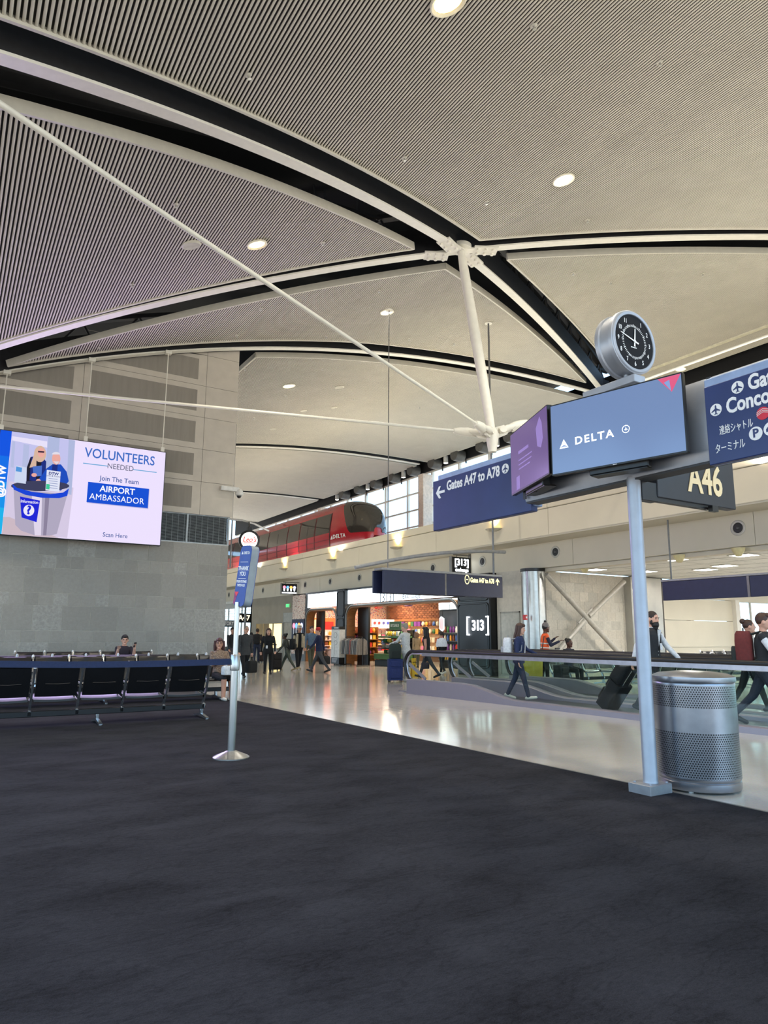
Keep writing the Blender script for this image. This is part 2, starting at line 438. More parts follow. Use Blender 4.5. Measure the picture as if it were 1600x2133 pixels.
# ---- sprinkler heads, speakers and lamps in the ceiling
def frame_at(p):
    s_=(zv(p.x+.1)-zv(p.x-.1))/.2; n=Vector((s_,0,-1)).normalized()
    return face_to((p.x,p.y,zv(p.x)+.045),n,(0,1,0))
WARM=(1,.88,.70)
def downlight(px,py,lab,r=.21,warm=True,on=6,power=DOWN):
    p=vault(px,py,.05); e=thing('ceiling_downlight',lab,'downlight',frame_at(p),'recessed ceiling downlights')
    b=MB(); b.lathe([(r*.80,-.02),(r*1.04,.0),(r*1.06,.03),(r*.98,.04),(r*.82,.02)],n=24,cap=False); b.build('trim_ring',mat('lamp_ring',(232,226,205),.4),e,True)
    MB().prism(circ(r*.8,20),.0,.012).build('lamp_lens',glow('lamp_warm' if warm else 'lamp_white',(255,226,160) if warm else (255,248,232),on),e)
    if power: lamp('downlight_beam','SPOT',Vector((p.x,p.y,zv(p.x)-.05)),power,WARM if warm else (1,.95,.85),.15,(0,0,-1),R(110),.6)
downlight(535,508,'lit warm recessed downlight in the triangular panel beside a plain ceiling disc')
downlight(933,2,'warm downlight cut by the upper edge of the picture',.24)
downlight(1174,373,'bright white downlight in the largest ceiling panel',.22,False,14)
downlight(806,649,'downlight beside the thin hanger wire above the strut',.2,False,5)
downlight(602,803,'oval downlight beyond the far curved beam above the pier',.24,False,5)
downlight(1418,768,'white downlight at the high ceiling edge just above the blue-grey screen',.2,False,8)
for i,(x,y) in enumerate(((-1.2,2.0),(-1.2,9.5),(4.9,-1.2),(-1.2,16.5),(10.2,2.0),(10.5,31.0),(10.5,43.0))):
    pxy=(x,y); e=thing('ceiling_downlight','recessed downlight out of the picture overhead','downlight',frame_at(Vector((x,y,0))),'recessed ceiling downlights')
    MB().lathe([(.16,-.10),(.17,-.10),(.22,.0),(.22,.02),(.2,.025),(.19,.01),(.17,.0)],n=24,cap=False).build('trim_ring',mat('lamp_ring',(232,226,205),.4),e,True); MB().prism(circ(.17,20),.0,.012).build('lamp_lens',MATS['lamp_warm'],e)
    lamp('downlight_beam','SPOT',Vector((x,y,zv(x)-.05)),DOWN,WARM,.15,(0,0,-1),R(110),.6)
def disc(px,py,lab,r=.2):
    p=vault(px,py,.05); e=thing('ceiling_speaker',lab,'speaker',frame_at(p),'round ceiling speakers')
    MB().lathe([(r*1.0,0),(r,.02),(r*.85,.04),(r*.8,.035)],n=24,cap=False).build('rim',M_EDGE,e,True)
    MB().prism(circ(r*.8,20),.0,.034).build('grille',mat('speaker_cloth',(190,186,172),.8),e)
disc(398,509,'plain round ceiling speaker disc beside the lit warm downlight')
disc(707,806,'round ceiling speaker beyond the far beam beside an oval downlight')
disc(632,855,'small round ceiling speaker, nearer the pier, above the level tie rod',.15)
disc(568,893,'round ceiling speaker closest to the far thin beam',.15)
disc(696,848,'small ceiling speaker over the level tie rod',.14)
sp0=None
for i,(px,py) in enumerate([(517,155),(366,425),(275,592),(1112,52),(1374,129),(842,328),(1013,420),(1224,458),(1272,587),(1194,568),(1464,570),(672,505),(543,642),(789,605),(493,698),(206,724),(679,700),(998,745),(852,705),(946,715),(510,768),(671,768),(594,823),(736,830),(874,848),(529,870)]):
    p=vault(px,py,.05)
    if p is None: continue
    if sp0 is None:
        e=thing('sprinkler_head','small sprinkler head poking down from the corrugated ceiling','sprinkler',frame_at(p),'ceiling sprinkler heads')
        b=MB(); b.cyl((0,0,-.04),(0,0,.055),.016,n=8); b.cyl((0,0,.055),(0,0,.062),.032,n=10); b.build('nozzle',mat('sprinkler_chrome',(190,190,185),.3,.8),e,True)
        MB().lathe([(.045,0),(.055,.006),(.02,.015)],n=12).build('escutcheon',M_EDGE,e,True); sp0=e
    else: copy_tree(sp0,M=frame_at(p))
# ================================================================ pier wall with stone tiles
PCX=7.03      # pier corner
wl=sempty('wall_left')
M_CREAM=mat('pier_cream_panel',(190,182,168),.6,var=.03,scale=3)
M_TAUPE=mat('pier_taupe_inset',(138,132,122),.8,var=.03,scale=2,stretch=(6,1,.6))
M_GROUT=mat('stone_grout',(176,172,162),.8)
b=MB().box(-8,PCX-.02,WY-.019,WY+1.4,0,4.0); b.build('stone_core',M_GROUT,wl)
def stone_mat(name,c,fl):
    M=bpy.data.materials.new(name); M.use_nodes=True; nt=M.node_tree; B=nt.nodes['Principled BSDF']
    tc=nt.nodes.new('ShaderNodeTexCoord'); oi=nt.nodes.new('ShaderNodeObjectInfo')
    ad=nt.nodes.new('ShaderNodeVectorMath'); ad.operation='ADD'
    ml=nt.nodes.new('ShaderNodeMath'); ml.operation='MULTIPLY'; ml.inputs[1].default_value=37
    nt.links.new(oi.outputs['Random'],ml.inputs[0]); nt.links.new(tc.outputs['Object'],ad.inputs[0]); nt.links.new(ml.outputs[0],ad.inputs[1])
    n=nt.nodes.new('ShaderNodeTexNoise'); n.inputs['Scale'].default_value=14; n.inputs['Detail'].default_value=8; n.inputs['Roughness'].default_value=.75
    nt.links.new(ad.outputs[0],n.inputs['Vector'])
    r=nt.nodes.new('ShaderNodeValToRGB'); e=r.color_ramp.elements
    e[0].position=.40; e[0].color=rgb(*[v*.94 for v in c]); e[1].position=.72; e[1].color=rgb(*[min(255,v*fl) for v in c])
    nt.links.new(n.outputs['Fac'],r.inputs[0])
    hv=nt.nodes.new('ShaderNodeHueSaturation'); mr=nt.nodes.new('ShaderNodeMapRange'); mr.inputs['To Min'].default_value=.90; mr.inputs['To Max'].default_value=1.08
    nt.links.new(oi.outputs['Random'],mr.inputs['Value']); nt.links.new(mr.outputs[0],hv.inputs['Value']); nt.links.new(r.outputs[0],hv.inputs['Color'])
    nt.links.new(hv.outputs[0],B.inputs['Base Color']); B.inputs['Roughness'].default_value=.55; return M
SM=[stone_mat('grey_limestone',(148,145,137),1.02),stone_mat('grey_limestone_flecked',(148,146,139),1.16)]
stw=sempty('wall_stone_left')
zs=[3.99,3.40,3.07,2.415,2.09,1.445,1.14,.49,.0]
tm={}
def tile(w,h,k):
    key=(round(w,3),round(h,3),k)
    if key not in tm: tm[key]=MB().cbox(0,w,-.025,.0,0,h,.003).mesh('stone_tile',SM[k])
    return tm[key]
J=.010; q=random.Random(5)
for ci in range(8):
    zt,zb=zs[ci],zs[ci+1]; w=.70 if ci%2==0 else .345
    x=PCX-(.24 if ci%4==0 else .52 if ci%4==2 else .2); first=True
    edges=[PCX]
    while x>-1.6: edges.append(x); x-=w
    for a,c in zip(edges[:-1],edges[1:]):
        fleck=(ci in (4,6) and q.random()<.6) or q.random()<.03
        o=link('stone_tile',tile(a-c-J,zt-zb-J,1 if fleck else 0),stw,Matrix.Translation((c+J/2,WY,zb+J/2)))
# grille band and upper cladding
b=MB().box(-8,PCX-.03,WY+.12,WY+1.4,4.0,4.86); b.build('grille_backing',mat('grille_void',(22,24,26),.7),wl)
g=MB()
for k in range(24): z=4.03+k*.034; g.box(-1,PCX-.03,WY+.0,WY+.018,z,z+.008)
for k in range(46): x=-.98+k*.175; g.box(x,x+.01,WY+.018,WY+.03,4.0,4.86)
g.build('grille_wires',mat('grille_wire',(120,122,120),.4,.6),wl)
g=MB()
for x in (PCX-.05,5.73,4.2): g.box(x,x+.05,WY-.02,WY+.05,4.0,4.86)
g.box(-1,PCX,WY-.01,WY+.05,3.995,4.03); g.box(-1,PCX,WY-.01,WY+.05,4.84,4.87); g.build('grille_frame',mat('grille_frame',(150,152,150),.4,.5),wl)
# cladding panels up to the vault, with joints and darker insets
def topz(x): return zv(x)+.02
def clipped(x0,x1,z0,z1,y0,y1,m,name):
    n=6; xs=[x0+(x1-x0)*i/n for i in range(n+1)]
    top=[(x,min(z1,topz(x))) for x in xs]
    if max(z for _,z in top)<=z0+.02: return
    top=[(x,max(z,z0+.001)) for x,z in top]
    poly=[(x0,z0),(x1,z0)]+top[::-1]
    MB().prism(poly,-y1,-y0,Matrix.Rotation(R(90),4,'X')).build(name,m,wl)
b=MB().box(-8,PCX+.0,WY+.06,WY+1.4,4.86,9.9)
vs=[];
MB().prism([(-8,4.86),(PCX,4.86)]+[(PCX-(PCX+8)*i/14,topz(PCX-(PCX+8)*i/14)-.02) for i in range(15)],-(WY+1.4),-(WY-.016),Matrix.Rotation(R(90),4,'X')).build('cladding_core',mat('joint_dark',(86,82,76),.8),wl)
z=4.87; rows=[]
pz=.995
zb0=4.87
cols=[(-1.6,-.006),(.0,2.628),(2.634,6.092),(6.098,PCX+.08)]
k=0
while zb0+k*pz<11:
    z0=zb0+k*pz; z1=z0+pz-.010
    for ci,(a,c) in enumerate(cols):
        clipped(a,c-.004,z0,z1,WY-.03,WY-.01,M_CREAM,'cladding_panel')
        if ci in (1,2): clipped(a+.16,c-.26,z0+.17,z0+.17+.66,WY-.036,WY-.02,M_TAUPE,'inset_panel')
    k+=1
wl.location=(0,0,0)
# camera dome on bracket at the pier edge
e=thing('security_camera','white dome security camera on a bracket at the pier corner','camera')
p=at(494,1030,Y=WY-.05)
MB().cbox(p.x-.55,p.x+.02,WY-.18,WY-.05,p.z+.06,p.z+.20,.01).build('bracket',mat('camera_white',(205,203,196),.4),e)
MB().lathe([(.05,.16),(.10,.12),(.12,.06),(.12,-.02),(.09,-.05)],(p.x+.04,WY-.12,p.z),18).build('housing',mat('camera_white',(205,203,196),.4),e,True)
MB().ell((p.x+.04,WY-.12,p.z-.05),(.075,.075,.08),14,8).build('dome',mat('camera_dome',(25,25,28),.1),e,True)

# ================================================================ guideway over the concourse: fascia, soffits
M_FAS=mat('cream_fascia',(216,206,182),.55,var=.02,scale=1)
M_FAS2=mat('cream_fascia_lower',(206,198,178),.55,var=.02,scale=1)
gw=sempty('wall_guideway')
# upper parapet in panels with thin joints
ys=[-8+5.8*i+.06 for i in range(15)]
for a,c in zip(ys[:-1],ys[1:]):
    MB().box(PX,PX+.3,a,c-.012,4.40,5.22).build('fascia_panel',M_FAS,gw)
    MB().cbox(PX-.03,PX+.33,a,c-.004,5.235,5.52,.02).build('coping_panel',M_FAS,gw)
    MB().box(FX-.0,FX+.2,a,c-.012,3.56,4.40).build('fascia_panel',M_FAS2,gw)
MB().box(PX+.02,FX+.3,-8,75,4.36,4.46).build('soffit',M_FAS2,gw)
MB().box(PX+.05,CX1+.6,-8,75,4.46,5.2).build('guideway_slab',M_FAS,gw)
MB().box(PX+.04,PX+.28,-8,75,5.2,5.24).build('joint_strip',mat('joint_dark',(86,82,76),.8),gw)
MB().bar([(PX-.002,-8,4.415),(PX-.002,75,4.415)],.012,.02).build('drip_edge',M_FAS2,gw)
# round speakers in the lower fascia
s0=None
SPL=['farthest round fascia speaker, beside the blue post sign','round fascia speaker over the taupe wall beyond the shops','round fascia speaker beside the candy sign','round fascia speaker over the first lit shop panels','round fascia speaker between the lit shop panels','round fascia speaker beside the small black exchange sign','round fascia speaker near the hanging rod of the directional sign','round fascia speaker above the cross-braced wall','round fascia speaker nearest the signpost, above the trash can']
for i,(px,py) in enumerate([(477,1243),(548,1232),(636,1219),(688,1212),(749,1203),(902,1181),(1005,1167),(1157,1145),(1537,1092)]):
    p=at(px,py,X=FX); Mx=face_to((FX,p.y,4.02),(-1,0,0))
    if s0 is None:
        e=thing('wall_speaker',SPL[i],'speaker',Mx,'round speakers in the lower fascia')
        MB().lathe([(.19,0),(.195,.012),(.17,.022),(.13,.012)],n=24,cap=False).build('rim',mat('speaker_rim',(178,174,162),.4,.2),e,True)
        MB().lathe([(.13,.002),(.13,.01),(.09,.02),(.05,.012)],n=20).build('cone',mat('speaker_black',(20,20,20),.5),e,True)
        MB().lathe([(.05,.012),(.035,.03),(.01,.034)],n=12).build('dust_cap',mat('speaker_cap',(60,60,60),.4),e,True); s0=e
    else: copy_tree(s0,M=Mx,label=SPL[i])
# uplight sconces on the parapet
ULL=['warm wall uplight farthest along the guideway, beside the blue post sign','warm wall uplight under the middle of the red tram','warm wall uplight below the nose of the red tram','warm wall uplight just under the hanging gates sign']
u0=None
for i,(px,py) in enumerate([(590,1186),(690,1166),(825,1139),(1027,1102)]):
    p=at(px,py,X=PX-.1); Mx=T((PX,p.y,4.86))
    if u0 is None:
        e=thing('wall_uplight',ULL[i],'wall light',Mx,'warm uplights along the guideway')
        MB().cbox(-.02,0,-.16,.16,-.14,.08,.005).build('back_plate',M_FAS,e)
        b=MB(); n=14; prof=[(.08,-.07),(.2,-.045),(.30,.0),(.31,.02)]
        vs=[];fs=[]
        for r,z in prof:
            for j in range(n+1): t=math.pi/2+math.pi*j/n; vs.append((r*1.05*math.cos(t),r*1.15*math.sin(t),z))
        for a in range(len(prof)-1):
            for j in range(n): fs.append((a*(n+1)+j,a*(n+1)+j+1,(a+1)*(n+1)+j+1,(a+1)*(n+1)+j))
        fs.append(tuple(range(n+1))); b.add(vs,fs); b.build('bowl',mat('sconce_metal',(200,196,180),.35,.5),e,True)
        MB().prism([(.22*math.cos(math.pi/2+math.pi*j/12),.25*math.sin(math.pi/2+math.pi*j/12)) for j in range(13)],-.02,-.012).build('lamp_glass',glow('sconce_glow',(255,214,120),9),e)
        u0=e
    else: copy_tree(u0,M=Mx,label=ULL[i])
    lamp('uplight_beam','SPOT',(PX-.18,p.y,4.90),130,(1,.78,.35),.08,(.13,0,1),R(100),.7)
# ================================================================ clerestory, tram, shops, far gate room
M_MULL=mat('pale_mullion',(214,208,196),.5,var=.01)
M_GLASS=None
def glass_mat(name,tint,rough=.02,mixf=.12):
    M=bpy.data.materials.new(name); M.use_nodes=True; nt=M.node_tree; nt.nodes.clear()
    o=nt.nodes.new('ShaderNodeOutputMaterial'); t=nt.nodes.new('ShaderNodeBsdfTransparent'); g=nt.nodes.new('ShaderNodeBsdfGlossy'); mx=nt.nodes.new('ShaderNodeMixShader'); lw=nt.nodes.new('ShaderNodeLayerWeight')
    pw=nt.nodes.new('ShaderNodeMath'); pw.operation='POWER'; pw.inputs[1].default_value=4.0; mr=nt.nodes.new('ShaderNodeMapRange'); mr.inputs['To Min'].default_value=.025; mr.inputs['To Max'].default_value=.5
    t.inputs['Color'].default_value=tint; g.inputs['Roughness'].default_value=rough
    nt.links.new(lw.outputs['Facing'],pw.inputs[0]); nt.links.new(pw.outputs[0],mr.inputs['Value'])
    nt.links.new(mr.outputs[0],mx.inputs[0]); nt.links.new(t.outputs[0],mx.inputs[1]); nt.links.new(g.outputs[0],mx.inputs[2]); nt.links.new(mx.outputs[0],o.inputs[0]); return M
M_GLASS=glass_mat('clear_glass',(.97,.99,.99,1))
cl=sempty('window_1')
XW=25.0
for Y in [21.0+2.75*i for i in range(18)]:
    MB().box(XW,XW+.16,Y,Y+.14,5.2,11.55).build('mullion',M_MULL,cl)
for z in (6.0,7.15,8.25,9.32,10.41,11.5):
    MB().box(XW+.02,XW+.12,20.4,70,z-.05,z+.05).build('transom',M_MULL,cl)
pm=MB().box(XW+.06,XW+.075,0,2.6,0,1.0).mesh('pane',M_GLASS)
for Y in [21.14+2.75*i for i in range(17)]:
    for z,h in ((5.25,.7),(6.05,1.05),(7.2,1.0),(8.3,.97),(9.37,.99),(10.46,.99)):
        o=link('pane',pm,cl,Matrix.Translation((0,Y,z))@Matrix.Diagonal((1,1,h,1)))
cc=sempty('column_clerestory')
for Y in (20.0,34.75,48.75,62.5):
    MB().cbox(XW-.9,XW-.2,Y-.28,Y+.28,5.2,11.2,.02).build('clerestory_column',mat('column_pale',(220,205,190),.5),cc)
MB().box(XW,XW+.3,-8,20.4,5.2,12.05).build('wall_clerestory_1',M_FAS); struct(bpy.data.objects['wall_clerestory_1'])
w=MB().box(XW-.1,XW+.3,-8,70,11.55,13.2).build('wall_clerestory_2',M_DARK); struct(w)
# nozzles and small lamps in the dark strip beside the ceiling edge
n0=None
for i in range(11):
    Y=22.2+2.3*i
    if n0 is None:
        n0=thing('air_nozzle','round air nozzle in the dark strip above the clerestory windows','nozzle',T((CX1+.55,Y,11.72)),'air nozzles above the clerestory')
        MB().lathe([(.36,0),(.37,.3),(.34,.62),(.2,.62)],n=20).build('drum',mat('nozzle_grey',(84,82,78),.5),n0,True,T((0,0,0),0,0,R(-90)))
        MB().cyl((.28,0,-.4),(.28,0,.4),.05,n=8).build('hanger',mat('nozzle_grey',(84,82,78),.5),n0)
    else: copy_tree(n0,M=T((CX1+.55,Y,11.72)))
l0=None
for i in range(6):
    Y=23.4+4.6*i
    if l0 is None:
        l0=thing('strip_downlight','small white cylinder lamp in the dark strip above the clerestory','downlight',T((CX1+.25,Y,11.5)),'cylinder lamps above the clerestory')
        MB().cyl((0,0,0),(0,0,.4),.14,n=14).build('can',mat('camera_white',(205,203,196),.4),l0,True)
        MB().prism(circ(.12,14),-.012,0).build('lamp_lens',glow('lamp_white',(255,248,232),5),l0)
    else: copy_tree(l0,M=T((CX1+.25,Y,11.5)))

# ---------------------------------------------------------------- red tram
M_RED=mat('tram_red_paint',(164,26,38),.22,0,var=.03,coat=.6)
M_TGL=mat('tram_dark_glass',(52,48,44),.06,.0,var=.0,spec=.9)
M_SEAM=mat('tram_seam',(28,14,16),.6)
tr=thing('tram','red people mover tram with dark windows on the guideway','tram')
TX=18.9; NOSE=31.2
def tsec(Y):
    # half profile (x out from centre, z) for station Y, tapering over the nose
    t=max(0,min(1,(Y-NOSE)/3.2)); k=math.sqrt(max(0,1-(1-t)**2.0)); k=max(k,.03)
    kx=.14+.86*k if t>0 else .14
    top=8.72-(1-k)**1.3*1.85; bot=5.75+(1-k)**2*.85
    base=[(1.22,5.75),(1.32,6.1),(1.36,6.6),(1.35,7.0),(1.29,7.5),(1.2,8.0),(1.05,8.35),(.8,8.57),(.42,8.69),(0,8.72)]
    out=[]
    for x,z in base:
        zz=bot+(z-5.75)/(8.72-5.75)*(top-bot); out.append((x*kx,zz))
    return out
def tloft(stations, sel=None, off=0):
    b=MB(); rings=[]
    for Y in stations:
        h=tsec(Y); rings.append([(TX-x-(off if x>0 else 0),Y-(off*1.2 if Y<NOSE+4 else 0),z+off*.6) for x,z in h]+[(TX+x,Y,z) for x,z in h[::-1][1:]])
    n=len(rings[0]); vs=[p for r in rings for p in r]; fs=[]
    for i in range(len(rings)-1):
        for j in range(n-1):
            f=(i*n+j,i*n+j+1,(i+1)*n+j+1,(i+1)*n+j); c=sum((Vector(vs[k]) for k in f),Vector())/4
            if sel is None or sel(c): fs.append(f)
    if sel is None: fs.append(tuple(range(n)))
    b.add(vs,fs); return b
stn=[NOSE+.0001+3.2*(1-math.cos(math.pi/2*i/22)) for i in range(23)]
b=tloft(stn+[NOSE+3.2+i*2.0 for i in range(1,16)]); b.build('body',M_RED,tr,True)
fine=[NOSE+.002+2.3*(i/40)**1.6 for i in range(41)]
def tprof(Y,z):
    h=tsec(Y)
    for (x0,z0),(x1,z1) in zip(h[:-1],h[1:]):
        if z0<=z<=z1: return x0+(x1-x0)*(z-z0)/max(z1-z0,1e-6)
    return h[0][0] if z<h[0][1] else 0
b=MB(); vs=[];fs=[]; NW=26
for Y in fine:
    h=tsec(Y); zt=min(h[-1][1]-.004,8.60); t=max(0,min(1,(Y-NOSE-1.0)/1.25)); t=t*t*(3-2*t); t=max(0,t)
    z_0=6.70; zb=z_0+(zt-.05-z_0)*t; zb=min(zb,zt-.02); ring=[]
    half=[]
    for k in range(NW//2+1):
        z=zb+(zt-zb)*math.sin(math.pi/2*k/(NW//2)); half.append((tprof(Y,z)+.02,z+.012))
    ring=[(TX-x,Y-.03,z) for x,z in half]+[(TX+x,Y-.03,z) for x,z in half[::-1][1:]]
    vs += ring
n=NW+1
for i in range(len(fine)-1):
    for j in range(n-1): fs.append((i*n+j,i*n+j+1,(i+1)*n+j+1,(i+1)*n+j))
b.add(vs,fs); b.build('windshield',M_TGL,tr,True)
# side windows: bays between the seams, following the body slope
def sidex(z):
    pr=tsec(60)
    for (x0,z0),(x1,z1) in zip(pr[:-1],pr[1:]):
        if z0<=z<=z1: return x0+(x1-x0)*(z-z0)/(z1-z0)
    return 1.2
def sidepanel(y0,y1,z0,z1,out,m,name,nz=5,rc=0):
    b=MB(); vs=[];fs=[]
    for i in range(nz+1):
        z=z0+(z1-z0)*i/nz; x=TX-sidex(z)-out; vs += [(x,y0,z),(x,y1,z),(x+.03,y0,z),(x+.03,y1,z)]
    for i in range(nz):
        a=4*i; c=a+4; fs += [(a,a+1,c+1,c),(a,c,c+2,a+2),(a+1,a+3,c+3,c+1)]
    b.add(vs,fs); return b.build(name,m,tr,True)
seams=[34.1,36.0,38.1,39.9,43.0,44.8,47.9,49.7,52.8,54.6,57.7]
for i,(a,c) in enumerate(zip(seams[:-1],seams[1:])):
    sidepanel(a+.07,c-.07,6.93,8.02,.012,M_TGL,'window')
for s_ in seams+[37.0,41.4,46.3,51.2]:
    sidepanel(s_-.025,s_+.025,5.8,8.05,.015,M_SEAM,'door_seam')
sidepanel(34.2,58.3,6.55,6.57,.014,M_SEAM,'body_line',1); sidepanel(34.2,58.3,6.25,6.265,.014,M_SEAM,'body_line',1)
LW=mat('lettering_white',(235,235,235),.5,var=0)
DELTA_M=face_to((TX-1.385,31.3,6.72),(-1,0,.05))
text('DELTA',.30,LW,tr,face_to((TX-1.30,33.1,6.62),(-1,-.2,0)),bold=.006,fitw=1.05,space=1.15)
MB().prism([(0,0),(.2,0),(.1,.22)],0,.004).build('emblem',LW,tr,M=face_to((TX-1.42,33.85,6.5),(-1,-.16,0)))

# ---------------------------------------------------------------- shop line
M_WOOD=mat('shop_wood',(150,98,52),.45,var=.12,scale=4,stretch=(1,1,8))
M_SLATE=mat('shop_slate_black',(30,34,38),.4,var=.05)
M_BLACK=mat('shop_black',(14,15,17),.35,var=.05)
M_BRONZE=mat('shop_bronze_trim',(120,116,110),.35,.6)
M_LITE=glow('lightbox_white',(232,246,255),2.2)
def candy_mat(name,bg,sc,cols):
    M=bpy.data.materials.new(name); M.use_nodes=True; nt=M.node_tree; B=nt.nodes['Principled BSDF']
    tc=nt.nodes.new('ShaderNodeTexCoord'); v=nt.nodes.new('ShaderNodeTexVoronoi'); v.inputs['Scale'].default_value=sc
    nt.links.new(tc.outputs['Object'],v.inputs['Vector'])
    s=nt.nodes.new('ShaderNodeSeparateColor'); nt.links.new(v.outputs['Color'],s.inputs[0])
    r=nt.nodes.new('ShaderNodeValToRGB'); r.color_ramp.interpolation='CONSTANT'
    for i,c in enumerate(cols):
        e=r.color_ramp.elements[i] if i<2 else r.color_ramp.elements.new(i/len(cols))
        e.position=i/len(cols); e.color=rgb(*c)
    nt.links.new(s.outputs[0],r.inputs[0])
    lt=nt.nodes.new('ShaderNodeMath'); lt.operation='LESS_THAN'; lt.inputs[1].default_value=.40; nt.links.new(v.outputs['Distance'],lt.inputs[0])
    mx=nt.nodes.new('ShaderNodeMixRGB'); mx.inputs[1].default_value=rgb(*bg); nt.links.new(lt.outputs[0],mx.inputs[0]); nt.links.new(r.outputs[0],mx.inputs[2])
    nt.links.new(mx.outputs[0],B.inputs['Base Color']); B.inputs['Roughness'].default_value=.5; return M
M_CANDY=candy_mat('candy_print',(226,205,188),13,[(120,60,52),(70,72,92),(196,120,96),(226,205,188),(150,90,70),(90,70,80)])
M_CANDY2=candy_mat('candy_print_bright',(240,205,180),15,[(220,60,50),(250,170,80),(90,110,190),(245,205,175),(230,90,120),(120,60,70)])
shop=sempty('wall_shops')
MB().box(FX,FX+.12,17.0,18.85,0,3.56).build('plain_wall',mat('gate_stone_pale',(196,190,176),.6,var=.04),shop)
# light-box header panels: sloped facing out over the openings
def header(y0,y1,n,z0):
    hd=thing('light_panel_header','glowing white panel header over the '+('wide' if n>8 else 'narrow')+' shop opening','sign')
    w=(y1-y0)/n
    for i in range(n):
        MB().box(FX-.06,FX+.02,y0+i*w+.015,y0+(i+1)*w-.015,z0,3.47).build('light_panel',M_LITE,hd)
    MB().box(FX+.02,FX+.1,y0,y1,z0,3.56).build('backing',M_BLACK,hd)
    MB().box(FX-.09,FX+.1,y0,y1,3.47,3.56).build('cap_rail',M_SLATE,hd)
    return hd
h1=header(30.45,33.95,7,2.77); h2=header(20.75,29.55,14,2.83)
# rounded portal frames
def portal(y0,y1,zt,r,lab):
    e=thing('shop_portal',lab,'portal')
    pts=[(y0,.0)]+[(y0+r-r*math.cos(R(a)),zt-r+r*math.sin(R(a))) for a in range(0,91,15)]+[(y1-r+r*math.sin(R(a)),zt-r+r*math.cos(R(a))) for a in range(0,91,15)]+[(y1,0)]
    b=MB(); vs=[];fs=[]; th=.09
    for i,(y,z) in enumerate(pts):
        a=pts[max(i-1,0)]; c=pts[min(i+1,len(pts)-1)]; d_=Vector((c[0]-a[0],c[1]-a[1])).normalized(); n_=Vector((d_.y,-d_.x))
        for k in ((0,FX-.14),(1,FX-.14),(1,FX+.29),(0,FX+.29)):
            vs.append((k[1],y+n_.x*th*k[0],z+n_.y*th*k[0]))
        if i:
            for k in range(4): fs.append(((i-1)*4+k,(i-1)*4+(k+1)%4,i*4+(k+1)%4,i*4+k))
    fs += [(0,1,2,3),tuple(range(len(vs)-4,len(vs)))[::-1]]
    b.add(vs,fs); b.build('portal_lining',M_WOOD,e)
    tb=MB(); tb.bar([(FX-.16,y,z) for y,z in pts],.03,.06) if False else None
    for (ya,za),(yb,zb) in zip(pts[:-1],pts[1:]): pass
    MB().tube([(FX-.15,y,z) for y,z in pts],.045,6).build('portal_edge',M_BRONZE,e)
    return e
portal(30.5,33.9,2.67,.55,'wood-lined rounded portal of the narrow candy shop opening')
portal(20.85,29.5,2.73,.55,'wood-lined rounded portal of the wide shop opening')
# pillar between openings and the tall black sign pillar
def pillar(y0,y1,xf,m,lab,name,fr):
    e=thing(name,lab,'pillar'); MB().cbox(xf,FX+.3,y0,y1,0,3.56,.03).build('pillar_body',m,e)
    for z0,z1 in fr:
        w=y1-y0-.16; poly=rrect(w,z1-z0,.12); 
        MB().prism(rrect(w-.1,z1-z0-.1,.1),0,.02).build('recessed_panel',mat('pillar_inner',(34,37,41),.45),e,M=face_to((xf-.001,(y0+y1)/2,(z0+z1)/2),(-1,0,0)))
        MB().tube([Vector((xf-.012,(y0+y1)/2+x,(z0+z1)/2+y)) for x,y in poly],.03,6,True).build('panel_frame',m,e)
    return e
pillar(29.6,30.4,FX-.2,M_SLATE,'narrow dark slate pillar between the two shop openings','shop_pillar',[(2.25,3.45),(.95,2.15)])
sp=pillar(18.88,20.72,FX-.3,M_BLACK,'tall black pillar with glowing bracketed numerals at the shop corner','sign_pillar',[(2.62,3.5),(.3,2.5)])
M_NEON=glow('sign_neon_white',(240,247,255),5)
pm_=face_to((FX-.34,19.5,1.72),(-1,0,0))
text('313',.50,M_NEON,sp,pm_,bold=.012,xs=.95,space=.95)
for s_ in (-1,1):
    b=MB(); b.prism([(s_*.58-.02,-.33),(s_*.58+.02,-.33),(s_*.58+.02,.33),(s_*.58-.02,.33)],0,.03)
    for zz in (-.33,.29): b.prism([(s_*.58,zz),(s_*.46,zz),(s_*.46,zz+.04),(s_*.58,zz+.04)],0,.03)
    b.build('bracket_mark',M_NEON,sp,M=pm_)
LG=mat('lettering_grey',(120,130,140),.6,var=0)
text('[313]',.62,LG,h2,face_to((FX-.07,26.0,2.98),(-1,0,0)),xs=.9,bold=-.004)
text('exchange',.40,LG,h2,face_to((FX-.07,24.1,3.0),(-1,0,0)),xs=.9)
# blade signs hanging from the fascia
def blade(x0,x1,y,z0,z1,lab,name):
    e=thing(name,lab,'sign'); MB().cbox(x0,x1,y-.05,y+.05,z0,z1,.01).build('sign_box',M_BLACK,e)
    MB().box(x0-.03,x0,y-.07,y+.07,z0-.02,z1+.02).build('side_trim',M_BRONZE,e)
    MB().bar([(x0+.1,y,z1+.08),(FX+.05,y,z1+.08)],.04,.04).build('arm',M_BRONZE,e); MB().box(FX-.02,FX+.0,y-.06,y+.06,z0,z1+.2).build('wall_plate',M_BRONZE,e)
    MB().cyl((x0+.25,y,z1),(x0+.25,y,z1+.08),.015,n=6).build('hanger',M_BRONZE,e); MB().cyl((x1-.1,y,z1),(x1-.1,y,z1+.08),.015,n=6).build('hanger',M_BRONZE,e)
    return e
yb=20.3; xa=at(940,1176,Y=yb).x; xb=at(980,1176,Y=yb).x
b1=blade(xa,xb,yb,at(960,1194,Y=yb).z,at(960,1161,Y=yb).z,'small black hanging sign with white bracketed numerals and a word below','blade_sign')
